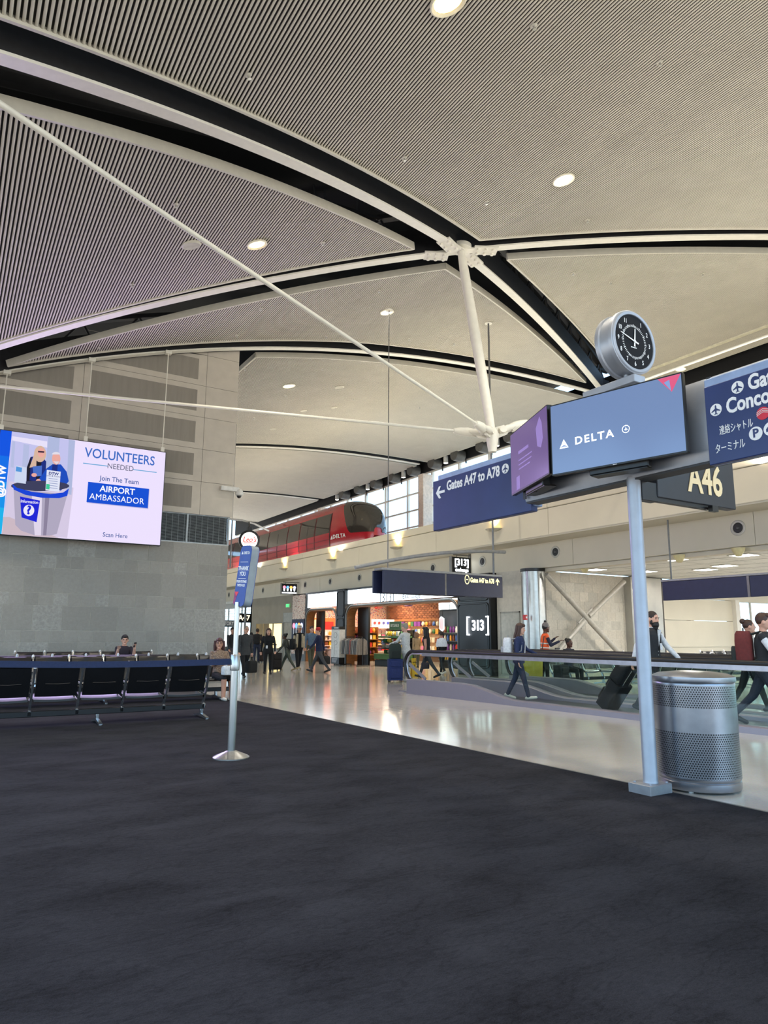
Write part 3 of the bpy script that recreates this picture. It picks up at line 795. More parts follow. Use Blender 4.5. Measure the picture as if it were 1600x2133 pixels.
zc=at(960,1178,Y=yb).z
text('[313]',.34,M_NEON,b1,face_to(((xa+xb)/2,yb-.055,zc+.1),(0,-1,0)),bold=.006,xs=.9)
text('exchange',.19,M_NEON,b1,face_to(((xa+xb)/2,yb-.055,zc-.17),(0,-1,0)),bold=.003,xs=.85)
yb=35.2; xa=at(586,1226,Y=yb).x; xb=at(618,1226,Y=yb).x; z0=at(600,1238,Y=yb).z; z1=at(600,1216,Y=yb).z
b2=blade(xa,xb,yb,z0,z1,'small black hanging candy shop sign with four coloured sweets','candy_blade_sign')
for i,(c,sh_) in enumerate((((235,120,140),0),((90,140,210),1),((245,150,70),2),((170,180,220),0))):
    gx=xa+(xb-xa)*(.17+.22*i); gz=(z0+z1)/2+.06; gm=glow('sweet_%d'%i,c,2.0)
    MB().prism(circ(.085,14),0,.006).build('sweet_mark',gm,b2,M=face_to((gx,yb-.052,gz+.03),(0,-1,0)))
    MB().prism([(-.03,-.17),(.03,-.17),(.045,-.05),(-.045,-.05)],0,.006).build('stick_mark',M_NEON,b2,M=face_to((gx,yb-.052,gz),(0,-1,0)))
text('candy bar',.10,M_NEON,b2,face_to(((xa+xb)/2,yb-.055,z0+.09),(0,-1,0)),bold=.004)
bpy.data.objects.remove(b2.children[-1])
MB().prism([(-.42,-.03),(.42,-.03),(.42,.03),(-.42,.03)],0,.006).build('name_strip',M_NEON,b2,M=face_to(((xa+xb)/2,yb-.052,z0+.08),(0,-1,0)))
# candy patterned wall, taupe wall beyond, door, lit window
MB().box(FX-.02,FX+.1,34.35,35.95,2.2,3.5).build('candy_panel',M_CANDY,shop)
MB().box(FX-.02,FX+.1,34.35,35.95,.35,1.0).build('candy_panel',M_CANDY,shop)
MB().box(FX-.03,FX+.1,34.35,35.95,1.0,2.2).build('candy_sign_panel',mat('candy_navy',(24,30,62),.5),shop)
for i,c in enumerate(((235,120,140),(90,140,210),(245,150,70),(170,180,220))):
    MB().prism(circ(.15,14),0,.01).build('sweet_mark',glow('sweet_%d'%i,c,2.0),shop,M=face_to((FX-.04,35.65-.33*i,1.85),(-1,0,0)))
    MB().prism([(-.05,-.3),(.05,-.3),(.08,0),(-.08,0)],0,.01).build('stick_mark',mat('sweet_stick',(225,225,230),.5),shop,M=face_to((FX-.04,35.65-.33*i,1.7),(-1,0,0)))
MB().box(FX-.02,FX+.12,34.0,35.95,0,.35).build('base_panel',mat('grey_base',(110,112,112),.5),shop)
MB().box(FX,FX+.12,33.95,34.35,.35,3.56).build('plain_wall',M_SLATE,shop)
M_TAU=mat('taupe_wall',(150,142,126),.7,var=.04,scale=1.5)
MB().box(FX,FX+.2,35.95,37.1,2.05,3.56).build('plain_wall',M_TAU,shop); MB().box(FX,FX+.2,37.4,41.3,2.0,3.56).build('plain_wall',M_TAU,shop)
MB().box(FX,FX+.2,37.4,41.3,0,.6).build('plain_wall',M_TAU,shop); MB().box(FX,FX+.2,41.3,42.3,0,3.56).build('plain_wall',M_TAU,shop); MB().box(FX,FX+.2,37.1,37.4,0,3.56).build('plain_wall',M_TAU,shop)
dr=sempty('door_1'); MB().box(FX+.02,FX+.1,35.95,37.15,0,2.05).build('door_leaf',mat('door_beige',(164,156,140),.5),dr); MB().box(FX-.02,FX,35.93,37.17,2.05,2.58).build('transom_panel',mat('door_grey',(160,160,152),.5),dr)
for y in (35.93,37.12): MB().box(FX-.03,FX+.02,y,y+.06,0,2.6).build('door_frame',mat('door_grey',(160,160,152),.5),dr)
lw=sempty('window_2'); MB().box(FX+.9,FX+1.0,37.3,41.4,.5,2.1).build('lit_back',glow('yellow_room',(255,222,150),2.2),lw)
MB().box(FX+.03,FX+.05,37.4,41.3,.6,2.0).build('pane',M_GLASS,lw)
for y in (38.7,40.2): MB().box(FX+.0,FX+.06,y,y+.05,.6,2.0).build('mullion',M_TAU,lw)
MB().box(FX+.6,FX+.66,37.6,38.6,1.35,1.95).build('notice',mat('notice_white',(225,232,240),.5),lw)
ex=thing('exit_sign','green lit exit sign on the taupe wall beyond the shops','sign'); MB().cbox(FX-.08,FX,36.2,36.75,2.85,3.08,.01).build('sign_box',mat('exit_box',(170,200,160),.5),ex)
text('EXIT',.2,glow('exit_green',(60,230,110),2.0),ex,face_to((FX-.085,36.48,2.965),(-1,0,0)),bold=.006)
# beyond: bright windows and another gate sign
w3=sempty('window_3')
for z in (2.75,2.95,3.15,3.35): MB().box(FX+2.9,FX+2.94,42.3,58,z,z+.03).build('blind_slat',mat('blind_white',(225,228,228),.6),w3)
for y in (43,46,49,52,55): MB().box(FX+3,FX+3.1,y,y+.12,0,3.56).build('mullion',M_MULL,w3)
MB().box(FX+3.0,FX+3.1,42.3,60,0,.4).build('sill',M_TAU,w3)
MB().box(FX,FX+3.1,42.1,42.3,0,3.56).build('plain_wall',M_TAU,shop)
MB().box(FX,FX+3.2,42.1,62,3.4,3.56).build('plain_ceiling',mat('far_ceiling_tile',(222,220,212),.7),shop)
MB().box(2,FX+3.2,60,60.3,0,9).build('wall_far',mat('far_end_wall',(176,176,170),.7)); struct(bpy.data.objects['wall_far'])
def hang_sign(y,x0,x1,z0,z1,txt,lab,m,tm_,size,name='gate_sign',d=.08):
    e=thing(name,lab,'sign'); MB().cbox(x0,x1,y-d/2,y+d/2,z0,z1,.01).build('sign_box',m,e)
    if txt: text(txt,size,tm_,e,face_to(((x0+x1)/2,y-d/2-.004,(z0+z1)/2),(0,-1,0)),bold=.01)
    return e
ya=43.0; g=hang_sign(ya,at(491,1288,Y=ya).x,at(525,1288,Y=ya).x,at(508,1297,Y=ya).z,at(508,1278,Y=ya).z,'A47','far black gate sign reading A47 behind the blue post sign',M_BLACK,glow('gate_cream',(255,240,205),1.2),.46)
MB().cbox(at(525,1288,Y=ya).x-.02,FX+.02,ya-.04,ya+.04,at(508,1284,Y=ya).z,at(508,1280,Y=ya).z,.005).build('wall_arm',M_BRONZE,g); MB().cyl((at(511,1280,Y=ya-.3).x,ya-.3,0),(at(511,1280,Y=ya-.3).x,ya-.3,at(511,1262,Y=ya-.3).z),.07,n=10).build('post',M_BRONZE,g)
yd=34.0; g=hang_sign(yd,at(462,1300,Y=yd).x-1.2,at(491,1300,Y=yd).x,at(480,1306,Y=yd).z,at(480,1292,Y=yd).z,'',"long grey directory sign reading AIRPORT DIRECTORY at the pier edge",mat('sign_grey',(98,106,112),.5),LW,.2,'directory_sign')
text('AIRPORT DIRECTORY',.26,LW,g,face_to((at(490,1300,Y=yd).x-.1,yd-.05,at(480,1299,Y=yd).z),(0,-1,0)),align='RIGHT',bold=.004,xs=.7)
for k in (.3,.8): MB().cyl((at(462,1300,Y=yd).x-1.2+k,yd,at(480,1292,Y=yd).z),(at(462,1300,Y=yd).x-1.2+k,yd,zv(at(462,1300,Y=yd).x-1.2+k)+.06),.02,n=6).build('hanger',M_BRONZE,g)

# ---------------------------------------------------------------- shop interiors
si=sempty('wall_shop_interior')
MB().box(FX+.1,26,20.6,35.7,3.45,3.56).build('shop_ceiling',mat('shop_ceiling_dark',(46,40,38),.7),si)
MB().box(25.9,26.1,18,36,0,3.5).build('back_wall',mat('shop_back',(205,170,140),.6),si)
MB().box(FX+.1,26,20.5,20.75,0,3.5).build('side_wall',M_SLATE,si)
MB().box(FX+.3,26,35.6,35.7,0,3.5).build('side_wall',M_CANDY2,si)
MB().box(FX+.4,FX+.5,32.95,33.8,0,2.72).build('black_panel',M_BLACK,si)
MB().box(FX+.4,FX+.5,28.35,29.35,0,2.75).build('black_panel',M_BLACK,si)
# candy shop back wall poster and shelf unit
cw=sempty('wall_candy'); MB().box(FX+.3,19.3,35.5,35.6,1.55,2.3).build('poster_band',mat('candy_orange_poster',(238,120,60),.5,emit=(238,120,60),es=.25),cw)
MB().box(17.9,18.6,35.45,35.5,1.6,2.1).build('poster_band',mat('candy_red',(206,50,46),.5),cw); MB().box(16.9,17.6,35.45,35.5,1.62,2.2).build('poster_band',mat('candy_cream',(248,226,190),.5),cw)
prod_cols=[(214,60,48),(240,170,60),(236,222,190),(60,120,70),(120,60,140),(230,120,150),(70,110,180),(250,250,240),(140,80,50),(250,200,60)]
PMATS=[mat('package_%d'%i,c,.5,var=.1,scale=30) for i,c in enumerate(prod_cols)]
pmesh={}
def product(x,y,z,w,d_,h,k,label,group,shape='box'):
    key=(w,d_,h,k,shape)
    if key not in pmesh:
        b=MB()
        if shape=='box': b.cbox(-d_/2,d_/2,-w/2,w/2,0,h,.008)
        elif shape=='jar': b.lathe([(w*.42,0),(w*.48,h*.1),(w*.48,h*.7),(w*.3,h*.85),(w*.34,h*.86),(w*.34,h)],n=10)
        else: b.ell((0,0,h/2),(d_/2,w/2,h/2),8,6)
        pmesh[key]=b.mesh('package',PMATS[k],shape!='box')
    o=link('package' if shape!='jar' else 'jar',pmesh[key],None,T((x,y,z),rnd.uniform(-.1,.1))); return tag(o,label,'package' if shape!='jar' else 'jar',group)
def shelf_unit(x,y0,y1,zs,lab,m,depth=.4,back=True):
    e=thing('display_shelf',lab,'shelf')
    for z in zs: MB().box(x-depth,x,y0,y1,z-.03,z).build('shelf_board',m,e)
    for y in (y0,y1): MB().box(x-depth,x,y-.02,y+.02,0,zs[-1]+.35).build('side_panel',m,e)
    if back: MB().box(x-.02,x,y0,y1,0,zs[-1]+.35).build('back_panel',m,e)
    return e
M_PINK=mat('shelf_pink_white',(240,214,200),.5)
def shelf_x(y,x0,x1,zs,lab,m,depth=.45):
    e=thing('display_shelf',lab,'shelf')
    for z in zs: MB().box(x0,x1,y-depth,y,z-.03,z).build('shelf_board',m,e)
    for x in (x0,x1): MB().box(x-.02,x+.02,y-depth,y,0,zs[-1]+.3).build('side_panel',m,e)
    MB().box(x0,x1,y-.02,y,0,zs[-1]+.3).build('back_panel',m,e); return e
shelf_x(35.4,16.8,19.2,(.5,.8,1.1,1.35),'pale shelf unit of sweets inside the narrow candy shop',M_PINK)
for z in (.5,.8,1.1,1.35):
    for i in range(9): product(16.98+.25*i,35.15,z,.18,.18,.2,rnd.randrange(10),'small bright sweet package on the candy shop shelf','sweets on the candy shop shelf',rnd.choice(('box','jar')))
e=thing('candy_counter','low pale counter in the narrow candy shop opening','counter'); MB().cbox(17.0,17.8,31.9,33.3,0,.62,.02).build('counter_body',mat('counter_pink',(238,196,178),.5),e); MB().cbox(16.95,17.85,31.85,33.35,.62,.66,.01).build('counter_top',M_PINK,e)
for i in range(8): product(17.2+.12*(i%3),32.0+.16*i,.66,.18,.22,.15,rnd.randrange(10),'small bright sweet package heaped on the low counter','sweets on the low counter','bag')
# brick wall over the merchandise wall of the wide shop
bw=sempty('wall_brick'); XB=22.0
MB().box(XB,XB+.1,29.6,35.2,0,3.4).build('brick_core',mat('brick_mortar',(120,92,70),.8),bw)
bkm=[MB().cbox(XB-.025,XB,0,.30,0,.095,.006).mesh('brick',mat('brick_%d'%i,c,.8,var=.1)) for i,c in enumerate(((136,84,54),(150,96,62),(120,72,46)))]
for r_ in range(10):
    for k in range(16):
        link('brick',bkm[rnd.randrange(3)],bw,Matrix.Translation((0,29.75+k*.32+(.16 if r_%2 else 0),2.22+r_*.108)))
mwl=thing('merchandise_wall','lit wall rack of hanging merchandise under the brick wall','rack')
MB().box(XB-.08,XB-.02,29.8,34.6,.3,2.15).build('rack_panel',mat('merch_cream',(235,205,160),.6),mwl)
MB().box(XB-.2,XB-.02,29.7,34.7,2.15,2.25).build('top_rail',M_WOOD,mwl)
for zz in (.55,1.0,1.45,1.85): MB().box(XB-.25,XB-.08,29.8,34.6,zz-.03,zz-.01).build('ledge',M_WOOD,mwl)
for zz in (.55,1.0,1.45,1.85):
    for i in range(14): product(XB-.17,29.95+.33*i,zz,.26,.12,.26,rnd.randrange(10),'colourful souvenir package on the rack under the brick wall','souvenirs under the brick wall',rnd.choice(('box','bag')))
# white pavilion shelf with pictograms
wsf=shelf_x(34.6,20.3,21.9,(.5,.85,1.2),'white lit pavilion shelf with sweet pictograms in the wide shop',mat('pavilion_white',(244,232,214),.5))
MB().box(20.3,21.9,34.1,34.2,1.75,2.25).build('pictogram_board',mat('pavilion_board',(240,235,235),.5),wsf)
for i,c in enumerate(((180,70,70),(180,70,70),(90,90,160),(70,90,200),(70,90,200))):
    MB().prism(circ(.08,12),0,.01).build('sweet_mark',mat('pict_%d'%i,c,.5),wsf,M=face_to((20.5+.29*i,34.09,2.05),(0,-1,0)))
for z in (.5,.85,1.2):
    for i in range(6): product(20.45+.25*i,34.38,z,.18,.18,.22,rnd.randrange(10),'package on the white pavilion shelf','packages on the pavilion shelf')
shelf_x(33.2,18.4,19.9,(.35,.75,1.15,1.5),'dark wooden shelf unit of gifts left of the pavilion in the wide shop',M_WOOD)
for z in (.35,.75,1.15,1.5):
    for i in range(6): product(18.55+.24*i,32.95,z,.18,.18,.24,rnd.randrange(10),'gift package on the dark wooden shelf','gifts on the dark wooden shelf',rnd.choice(('box','bag')))
# green tiered sale stand
gs=thing('sale_stand','tiered green and black sale stand at the shop entrance','display stand')
gy0,gy1=26.3,28.1
MB().cbox(16.9,17.9,gy0,gy1,0,.28,.02).build('base',M_BLACK,gs)
MB().cbox(16.85,17.9,gy0,gy1,.30,.55,.02).build('tier',mat('stand_green',(70,110,64),.5),gs)
for z in (.8,1.05): MB().cbox(17.0,17.9,gy0+.05,gy1-.05,z-.05,z,.01).build('tier',M_BLACK,gs)
MB().cbox(17.05,17.9,gy0+.05,gy1-.05,1.25,1.33,.01).build('tier',mat('stand_green',(70,110,64),.5),gs)
MB().box(17.8,17.9,gy0,gy1,.3,1.6).build('back_panel',M_BLACK,gs)
for y in (gy0+.08,gy1-.08): MB().cyl((17.2,y,1.33),(17.2,y,1.6),.015,n=6).build('post',M_BLACK,gs)
MB().cbox(17.15,17.2,gy0-.0,gy0+.95,1.6,1.98,.01).build('sale_board',mat('stand_green',(70,110,64),.5),gs)
text("BUY 2 SAVE 20",.17,mat('stand_letter',(215,222,205),.6),gs,face_to((17.14,gy0+.475,1.8),(-1,0,0)),bold=.006,xs=.62)
for z,n_ in ((.55,7),(.8,8),(1.05,8),(1.33,7)):
    for i in range(n_): product(17.3,gy0+.2+.2*i,z,.15,.2,.17 if z<1.3 else .22,rnd.choice((2,3,7,9,0)),'snack package on the green sale stand','packages on the sale stand',rnd.choice(('box','bag')))
# drinks fridge and screens at the end of the shop
fr=thing('drinks_fridge','tall black drinks fridge with a grey notice panel at the shop end','fridge')
MB().cbox(18.6,19.5,22.9,25.4,0,2.45,.02).build('cabinet',M_BLACK,fr)
MB().box(18.55,18.6,22.95,25.35,2.5,2.95).build('lit_canopy',M_LITE,fr); MB().box(18.6,19.5,22.95,25.35,2.45,3.0).build('canopy_back',M_BLACK,fr)
for y in (23.7,24.55): MB().box(18.545,18.56,y,y+.04,2.5,2.95).build('mullion',M_BLACK,fr)
MB().box(18.5,18.6,22.95,23.6,.1,1.75).build('notice_panel',mat('fridge_notice',(140,144,146),.5),fr)
text('FREE',.2,mat('fridge_red',(170,50,50),.5),fr,face_to((18.49,23.27,1.5),(-1,0,0)),xs=.8); bpy.data.objects.remove(fr.children[-1])
for z in (.35,.75,1.15,1.5):
    MB().box(18.45,18.6,23.7,25.3,z-.03,z).build('shelf_board',M_BRONZE,fr)
    for i in range(7): product(18.52,23.85+.2*i,z,.1,.1,.26,rnd.randrange(10),'drink bottle on the black fridge shelves','bottles in the black fridge','jar')
for y,lb in ((24.9,'lit hexagonal screen over the drinks fridge, farther along'),(23.15,'lit hexagonal screen over the drinks fridge, beside the black pillar')):
    s_=thing('shop_screen',lb,'screen'); MB().prism([(-.16,-.2),(.04,-.3),(.16,-.2),(.16,.25),(-.04,.34),(-.16,.25)],0,.04).build('frame',glow('screen_edge',(230,235,250),1.6),s_,M=face_to((18.4,y,1.85),(-1,0,0)))
    MB().prism([(-.13,-.17),(.03,-.26),(.13,-.17),(.13,.22),(-.03,.30),(-.13,.22)],.04,.045).build('display',glow('screen_pink',(205,150,160),1.0),s_,M=face_to((18.4,y,1.85),(-1,0,0)))
    MB().cyl((18.42,y,2.2),(18.42,y,2.5),.015,n=6).build('stem',M_BLACK,s_)
for y in (21.6,22.6,23.6,24.6,25.6,26.6,27.6,28.6):
    e=thing('track_spot','small bright track spotlight under the shop header','spotlight',T((FX+1.2,y,3.2)),'track spotlights in the wide shop')
    MB().cyl((0,0,0),(0,0,.25),.05,n=8).build('can',M_BLACK,e); MB().ell((0,0,-.01),(.05,.05,.04),8,6).build('bulb',glow('spot_bulb',(255,236,205),25),e)
for (x,y,p) in ((18,22.5,90),(18,25.5,110),(18,28.3,110),(20.3,31.5,110)): lamp('shop_light','AREA',(x,y,3.4),p,(1,.80,.58),1.2,(0,0,-1),sy=1.2)
lamp('candy_light','AREA',(17.6,33.6,3.4),120,(1,.72,.58),1.2,(0,0,-1),sy=2)
lamp('candy_light','AREA',(21.0,33.2,3.4),80,(1,.78,.62),.8,(0,0,-1),sy=.8)
# swooping coloured sail lights on the shop ceiling
for i,(c,y,z) in enumerate((((90,70,190),29.4,2.95),((210,50,60),30.2,3.0),((70,90,200),28.7,3.05),((220,60,50),32.3,2.9))):
    e=thing('ceiling_fin',('violet-blue','red','blue','bright red')[i]+' swooping fin hung under the shop ceiling','decoration')
    b=MB(); pts=[(19.2+.9*k/10,y-1.0+2.0*k/10,z-.12+.35*(k/10-.5)**2*4*.35) for k in range(11)]
    b.bar(pts,.22,.05); b.build('fin',mat('fin_%d'%i,c,.4),e)
    for k in (2,8): MB().cyl(pts[k],(pts[k][0],pts[k][1],3.45),.01,n=6).build('hanger',M_BLACK,e)

# clothes rack with sweaters, accessory board
rk=thing('clothes_rack','black garment rack with grey sweaters at the shop entrance','clothes rack')
rx,ry0,ry1=15.75,27.2,28.75
M_RACK=mat('rack_black',(24,24,26),.4,.3)
b=MB()
for y in (ry0,ry1):
    b.cyl((rx,y,.05),(rx,y,1.28),.02,n=8); b.cyl((rx-.3,y,.05),(rx+.3,y,.05),.02,n=8)
    for s_ in (-.28,.28): b.ell((rx+s_,y,.03),(.03,.03,.03),8,6)
b.build('rack_frame',M_RACK,rk); MB().cyl((rx,ry0,1.28),(rx,ry1,1.28),.018,n=8).build('rail',M_RACK,rk)
swm={}
for i in range(10):
    y=ry0+.12+i*.145; k=(0,1,2,0,3,1,0,2,1,0)[i]
    if k not in swm:
        b=MB(); poly=[(-.22,-.55),(.22,-.55),(.24,-.05),(.27,-.55),(.34,-.53),(.30,.06),(.12,.16),(.06,.13),(-.06,.13),(-.12,.16),(-.30,.06),(-.34,-.53),(-.27,-.55),(-.24,-.05)]
        b.prism(poly,-.035,.035,Matrix.Rotation(R(90),4,'X'))
        swm[k]=b.mesh('garment',mat('sweater_%d'%k,((120,118,116),(96,96,98),(142,140,136),(150,96,88))[k],.9,var=.08,scale=40))
    e=thing('sweater',('grey sweater on a hanger on the black garment rack','dusky pink sweater on a hanger on the black garment rack')[k==3],'sweater',T((rx,y,1.06),R(12)),'sweaters on the garment rack')
    link('garment',swm[k],e); MB().tube([(-.18,0,.12),(0,0,.17),(.18,0,.12)],.008,6).build('hanger',M_RACK,e); MB().tube([(0,0,.17),(0,0,.2),(.02,0,.235),(.0,0,.25)],.005,6).build('hook',M_RACK,e)
    if i==0: pass
bd=thing('accessory_board','white accessory display board with black head and foot at the shop front','display stand')
yb0,yb1=28.85,29.65; xb=15.45
MB().cbox(xb,xb+.3,yb0,yb1,.05,.35,.01).build('foot_panel',M_BLACK,bd); MB().cbox(xb,xb+.3,yb0,yb1,.35,1.62,.01).build('poster_panel',mat('poster_white',(214,214,210),.5),bd); MB().cbox(xb,xb+.3,yb0,yb1,1.62,1.76,.01).build('head_panel',M_BLACK,bd)
for y in (yb0+.06,yb1-.06): MB().cyl((xb+.15,y,0),(xb+.15,y,.06),.03,n=8).build('caster',M_BLACK,bd)
LGR=mat('cable_grey',(110,112,114),.5)
pmb=face_to((xb-.004,(yb0+yb1)/2,1.0),(-1,0,0))
MB().tube([(.02+.16*math.cos(t*.35),.36+.13*math.sin(t*.35),0) for t in range(18)],.007,5,True).build('cable_drawing',LGR,bd,M=pmb)
MB().tube([(.06+.14*math.cos(t*.35),0.02+.1*math.sin(t*.35),0) for t in range(18)],.007,5,True).build('cable_drawing',LGR,bd,M=pmb)
MB().tube([(-.05+.02*math.sin(t),-.1-.06*t,0) for t in range(8)],.006,5).build('cable_drawing',LGR,bd,M=pmb)
for i in range(4): MB().prism([(-.3,.0),(.25-.05*i,.0),(.25-.05*i,.015),(-.3,.015)],0,.002).build('text_line',LW,bd,M=face_to((xb-.002,(yb0+yb1)/2,.28-.05*i),(-1,0,0)))
MB().prism([(-.12,-.02),(.3,-.02),(.3,.02),(-.12,.02)],0,.002).build('text_line',LW,bd,M=face_to((xb-.002,(yb0+yb1)/2,1.69),(-1,0,0)))

# ================================================================ far gate room beyond the walkways
fg=sempty('wall_gate_room'); YB=16.95
MB().box(16.6,20.7,YB-.006,YB+.2,0,3.5).build('stone_core',mat('pale_grout',(200,195,182),.8),fg)
SP=[stone_mat('pale_limestone',(190,184,170),1.05),stone_mat('pale_limestone_warm',(196,188,172),1.06)]
ptm={}
for r_ in range(11):
    z0=.0+r_*.318; off=.22 if r_%2 else 0
    x=16.6+off-.45
    while x<20.7:
        a=max(x,16.6); c=min(x+.44,20.7)
        if c-a>.08:
            kk=(round(c-a,3),rnd.randrange(2))
            if kk not in ptm: ptm[kk]=MB().cbox(0,kk[0]-.004,-.012,.03,0,.314,.002).mesh('stone_tile',SP[kk[1]])
            link('stone_tile',ptm[kk],fg,Matrix.Translation((a,YB,z0)))
        x+=.44
M_STEELC=mat('column_steel',(176,176,172),.28,.85,var=.04)
c1=sempty('column_steel')
b=MB().lathe([(.39,0),(.39,3.55)],(16.28,17.0,0),28); b.build('column_clad',M_STEELC,c1,True)
for a in (200,250,300): MB().bar([(16.28+.392*math.cos(R(a)),17.0+.392*math.sin(R(a)),0.02),(16.28+.392*math.cos(R(a)),17.0+.392*math.sin(R(a)),3.5)],.01,.01).build('column_joint',mat('joint_dark',(86,82,76),.8),c1)
MB().lathe([(.40,3.45),(.42,3.46),(.42,3.55)],(16.28,17.0,0),28).build('column_collar',M_BLACK,c1,True)
fa=thing('fire_alarm','small red fire alarm box on the steel column','alarm')
p=at(1094,1286,Y=16.68); MB().cbox(p.x-.05,p.x+.05,16.62,16.74,p.z-.08,p.z+.08,.008).build('box',mat('alarm_red',(190,30,28),.4),fa); MB().box(p.x-.025,p.x+.025,16.612,16.62,p.z-.03,p.z+.03).build('lens',mat('alarm_white',(230,230,225),.4),fa)
c2=sempty('column_square'); MB().cbox(20.62,22.3,YB-.35,YB+.3,0,3.5,.03).build('column_clad',mat('column_panel',(168,166,158),.35,.5,var=.05,scale=2),c2)
MB().box(21.3,21.31,YB-.36,YB-.35,0,3.5).build('column_joint',mat('joint_dark',(86,82,76),.8),c2); MB().box(22.28,22.33,YB-.36,YB+.1,0,3.5).build('column_joint',mat('joint_dark',(86,82,76),.8),c2)
M_BR=mat('brace_paint',(170,164,152),.4,.15)
br=thing('cross_brace','pale steel tube cross brace standing before the stone wall','brace')
yq=YB-.5
A=Vector((16.15,yq,3.35)); B_=Vector((19.3,yq,.35)); Cc=Vector((19.2,yq,3.3)); D_=Vector((15.75,yq,.45))
B_=A+(at(1283,1355,Y=yq)-A)*1.25; A=at(1138,1196,Y=yq); Cc=at(1300,1211,Y=yq); D_=at(1165,1357,Y=yq); D_=Cc+(D_-Cc)*1.3; D_=Cc+(D_-Cc)*((Cc.z+.02)/(Cc.z-D_.z)); B_=A+(B_-A)*((A.z+.02)/(A.z-B_.z))
X0=at(1222,1288,Y=yq)
MB().cyl(A,B_,.085,n=16).build('brace_tube',M_BR,br,True)
u=(D_-Cc).normalized(); MB().cyl(Cc,X0-u*.13,.085,n=16).build('brace_tube',M_BR,br,True); MB().cyl(X0+u*.13,D_,.085,n=16).build('brace_tube',M_BR,br,True)
for s_ in (-1,1): MB().bar([X0-u*.42+Vector((0,.0,0)),X0+u*.42],.03,.26).build('splice_plate',M_BR,br) if s_<0 else None
MB().box(22.3,28.4,YB-.05,YB+.15,0,1.0).build('wall_panel',M_FAS2,fg)
for z0,z1 in ((1.0,2.0),(2.01,2.83),(2.84,3.5)): MB().box(22.32,27.0,YB-.08,YB+.1,z0,z1-.008).build('wall_panel',M_FAS2,fg)
w4=sempty('window_4')
MB().box(27.0,27.28,YB-.25,YB+.2,0,2.85).build('jamb',M_MULL,w4); MB().box(27.0,36,YB-.08,YB+.2,2.8,3.5).build('lintel',M_FAS2,w4)
for x in (28.45,29.9,31.4): MB().box(x,x+.05,YB,YB+.08,.9,2.8).build('mullion',M_MULL,w4)
MB().box(27.28,36,YB,YB+.1,1.45,1.62).build('transom',M_MULL,w4); MB().box(27.28,36,YB-.02,YB+.12,.0,.55).build('sill_wall',M_FAS2,w4)
MB().box(27.28,36,YB+.04,YB+.05,.55,2.8).build('pane',M_GLASS,w4)
# ceiling of the gate room with square lights and speakers
fc=sempty('ceiling_gate_room')
MB().box(FX+.2,36,-8,YB,3.53,3.65).build('ceiling_slab',mat('gate_ceiling',(226,224,216),.7,var=.02),fc)
MB().box(FX+.15,FX+.45,-8,YB,3.44,3.54).build('edge_cove',M_FAS2,fc)
for k in range(16): 
    x=FX+.6+k*1.1; MB().box(x,x+.012,-8,YB,3.525,3.53).build('grid_line',mat('grid_grey',(170,168,162),.6),fc)
for k in range(20):
    y=-6+k*1.1; MB().box(FX+.5,34,y,y+.012,3.525,3.53).build('grid_line',mat('grid_grey',(170,168,162),.6),fc)
for i,(px,py) in enumerate([(1240,1186),(1405,1165),(1510,1178),(1550,1156),(1470,1186),(1345,1190)]):
    p=at(px,py,Z=3.52); e=thing('ceiling_panel_light','square lit panel light in the gate room ceiling','ceiling light',T((p.x,p.y,3.52)),'panel lights of the gate room')
    MB().box(-.3,.3,-.3,.3,-.015,.0).build('frame',M_MULL,e); MB().box(-.26,.26,-.26,.26,-.02,-.015).build('diffuser',glow('panel_white',(255,250,240),4),e)
for i,(px,py) in enumerate([(1218,1183),(1415,1160),(1538,1146)]):
    p=at(px,py,Z=3.47); e=thing('cone_speaker','small cream cone loudspeaker under the gate room ceiling','speaker',T((p.x,p.y,3.47)),'cone loudspeakers of the gate room')
    MB().lathe([(.16,.05),(.15,.0),(.07,-.14),(.05,-.15)],n=14).build('cone',mat('speaker_cream',(214,200,150),.5),e,True); MB().cyl((0,0,.04),(0,0,.06),.1,n=12).build('mount',M_MULL,e)
for (x,y) in ((18.5,13),(22,13),(25.5,13),(20,9),(24,9)): lamp('gate_light','AREA',(x,y,3.5),120,(1,.96,.90),.5,(0,0,-1))
for i in range(3):
    p=at(1225+8*i,1197,Y=YB-.5); 
#lamp('gate_daylight','AREA',(33.5,4,2.0),900,(.86,.94,1.0),3.0,(-1,0,0),sy=18)
MB().box(35.9,36.1,-8,17,2.9,3.6).build('wall_gate_outer',M_FAS2); struct(bpy.data.objects['wall_gate_outer'])
MB().box(FX+.12,26,18.2,20.6,0,3.5).build('wall_core_1',M_FAS2); struct(bpy.data.objects['wall_core_1'])
# access door in the pale wall
d2=sempty('door_2'); MB().cbox(FX-.03,FX,17.72,18.62,.1,2.15,.005).build('door_leaf',mat('access_grey',(176,174,162),.5),d2)
for y0,y1,z0,z1 in ((17.68,17.72,.1,2.19),(18.62,18.66,.1,2.19),(17.68,18.66,2.15,2.19)): MB().box(FX-.04,FX,y0,y1,z0,z1).build('door_frame',mat('access_frame',(150,148,138),.5),d2)
kp=thing('wall_phone','small grey wall phone beside the steel column','phone'); MB().cbox(FX-.07,FX,17.95,18.08,.9,1.15,.01).build('case',mat('phone_grey',(150,150,145),.4),kp); MB().cyl((FX-.09,17.98,.92),(FX-.09,17.98,1.1),.018,n=8).build('handset',M_BLACK,kp)
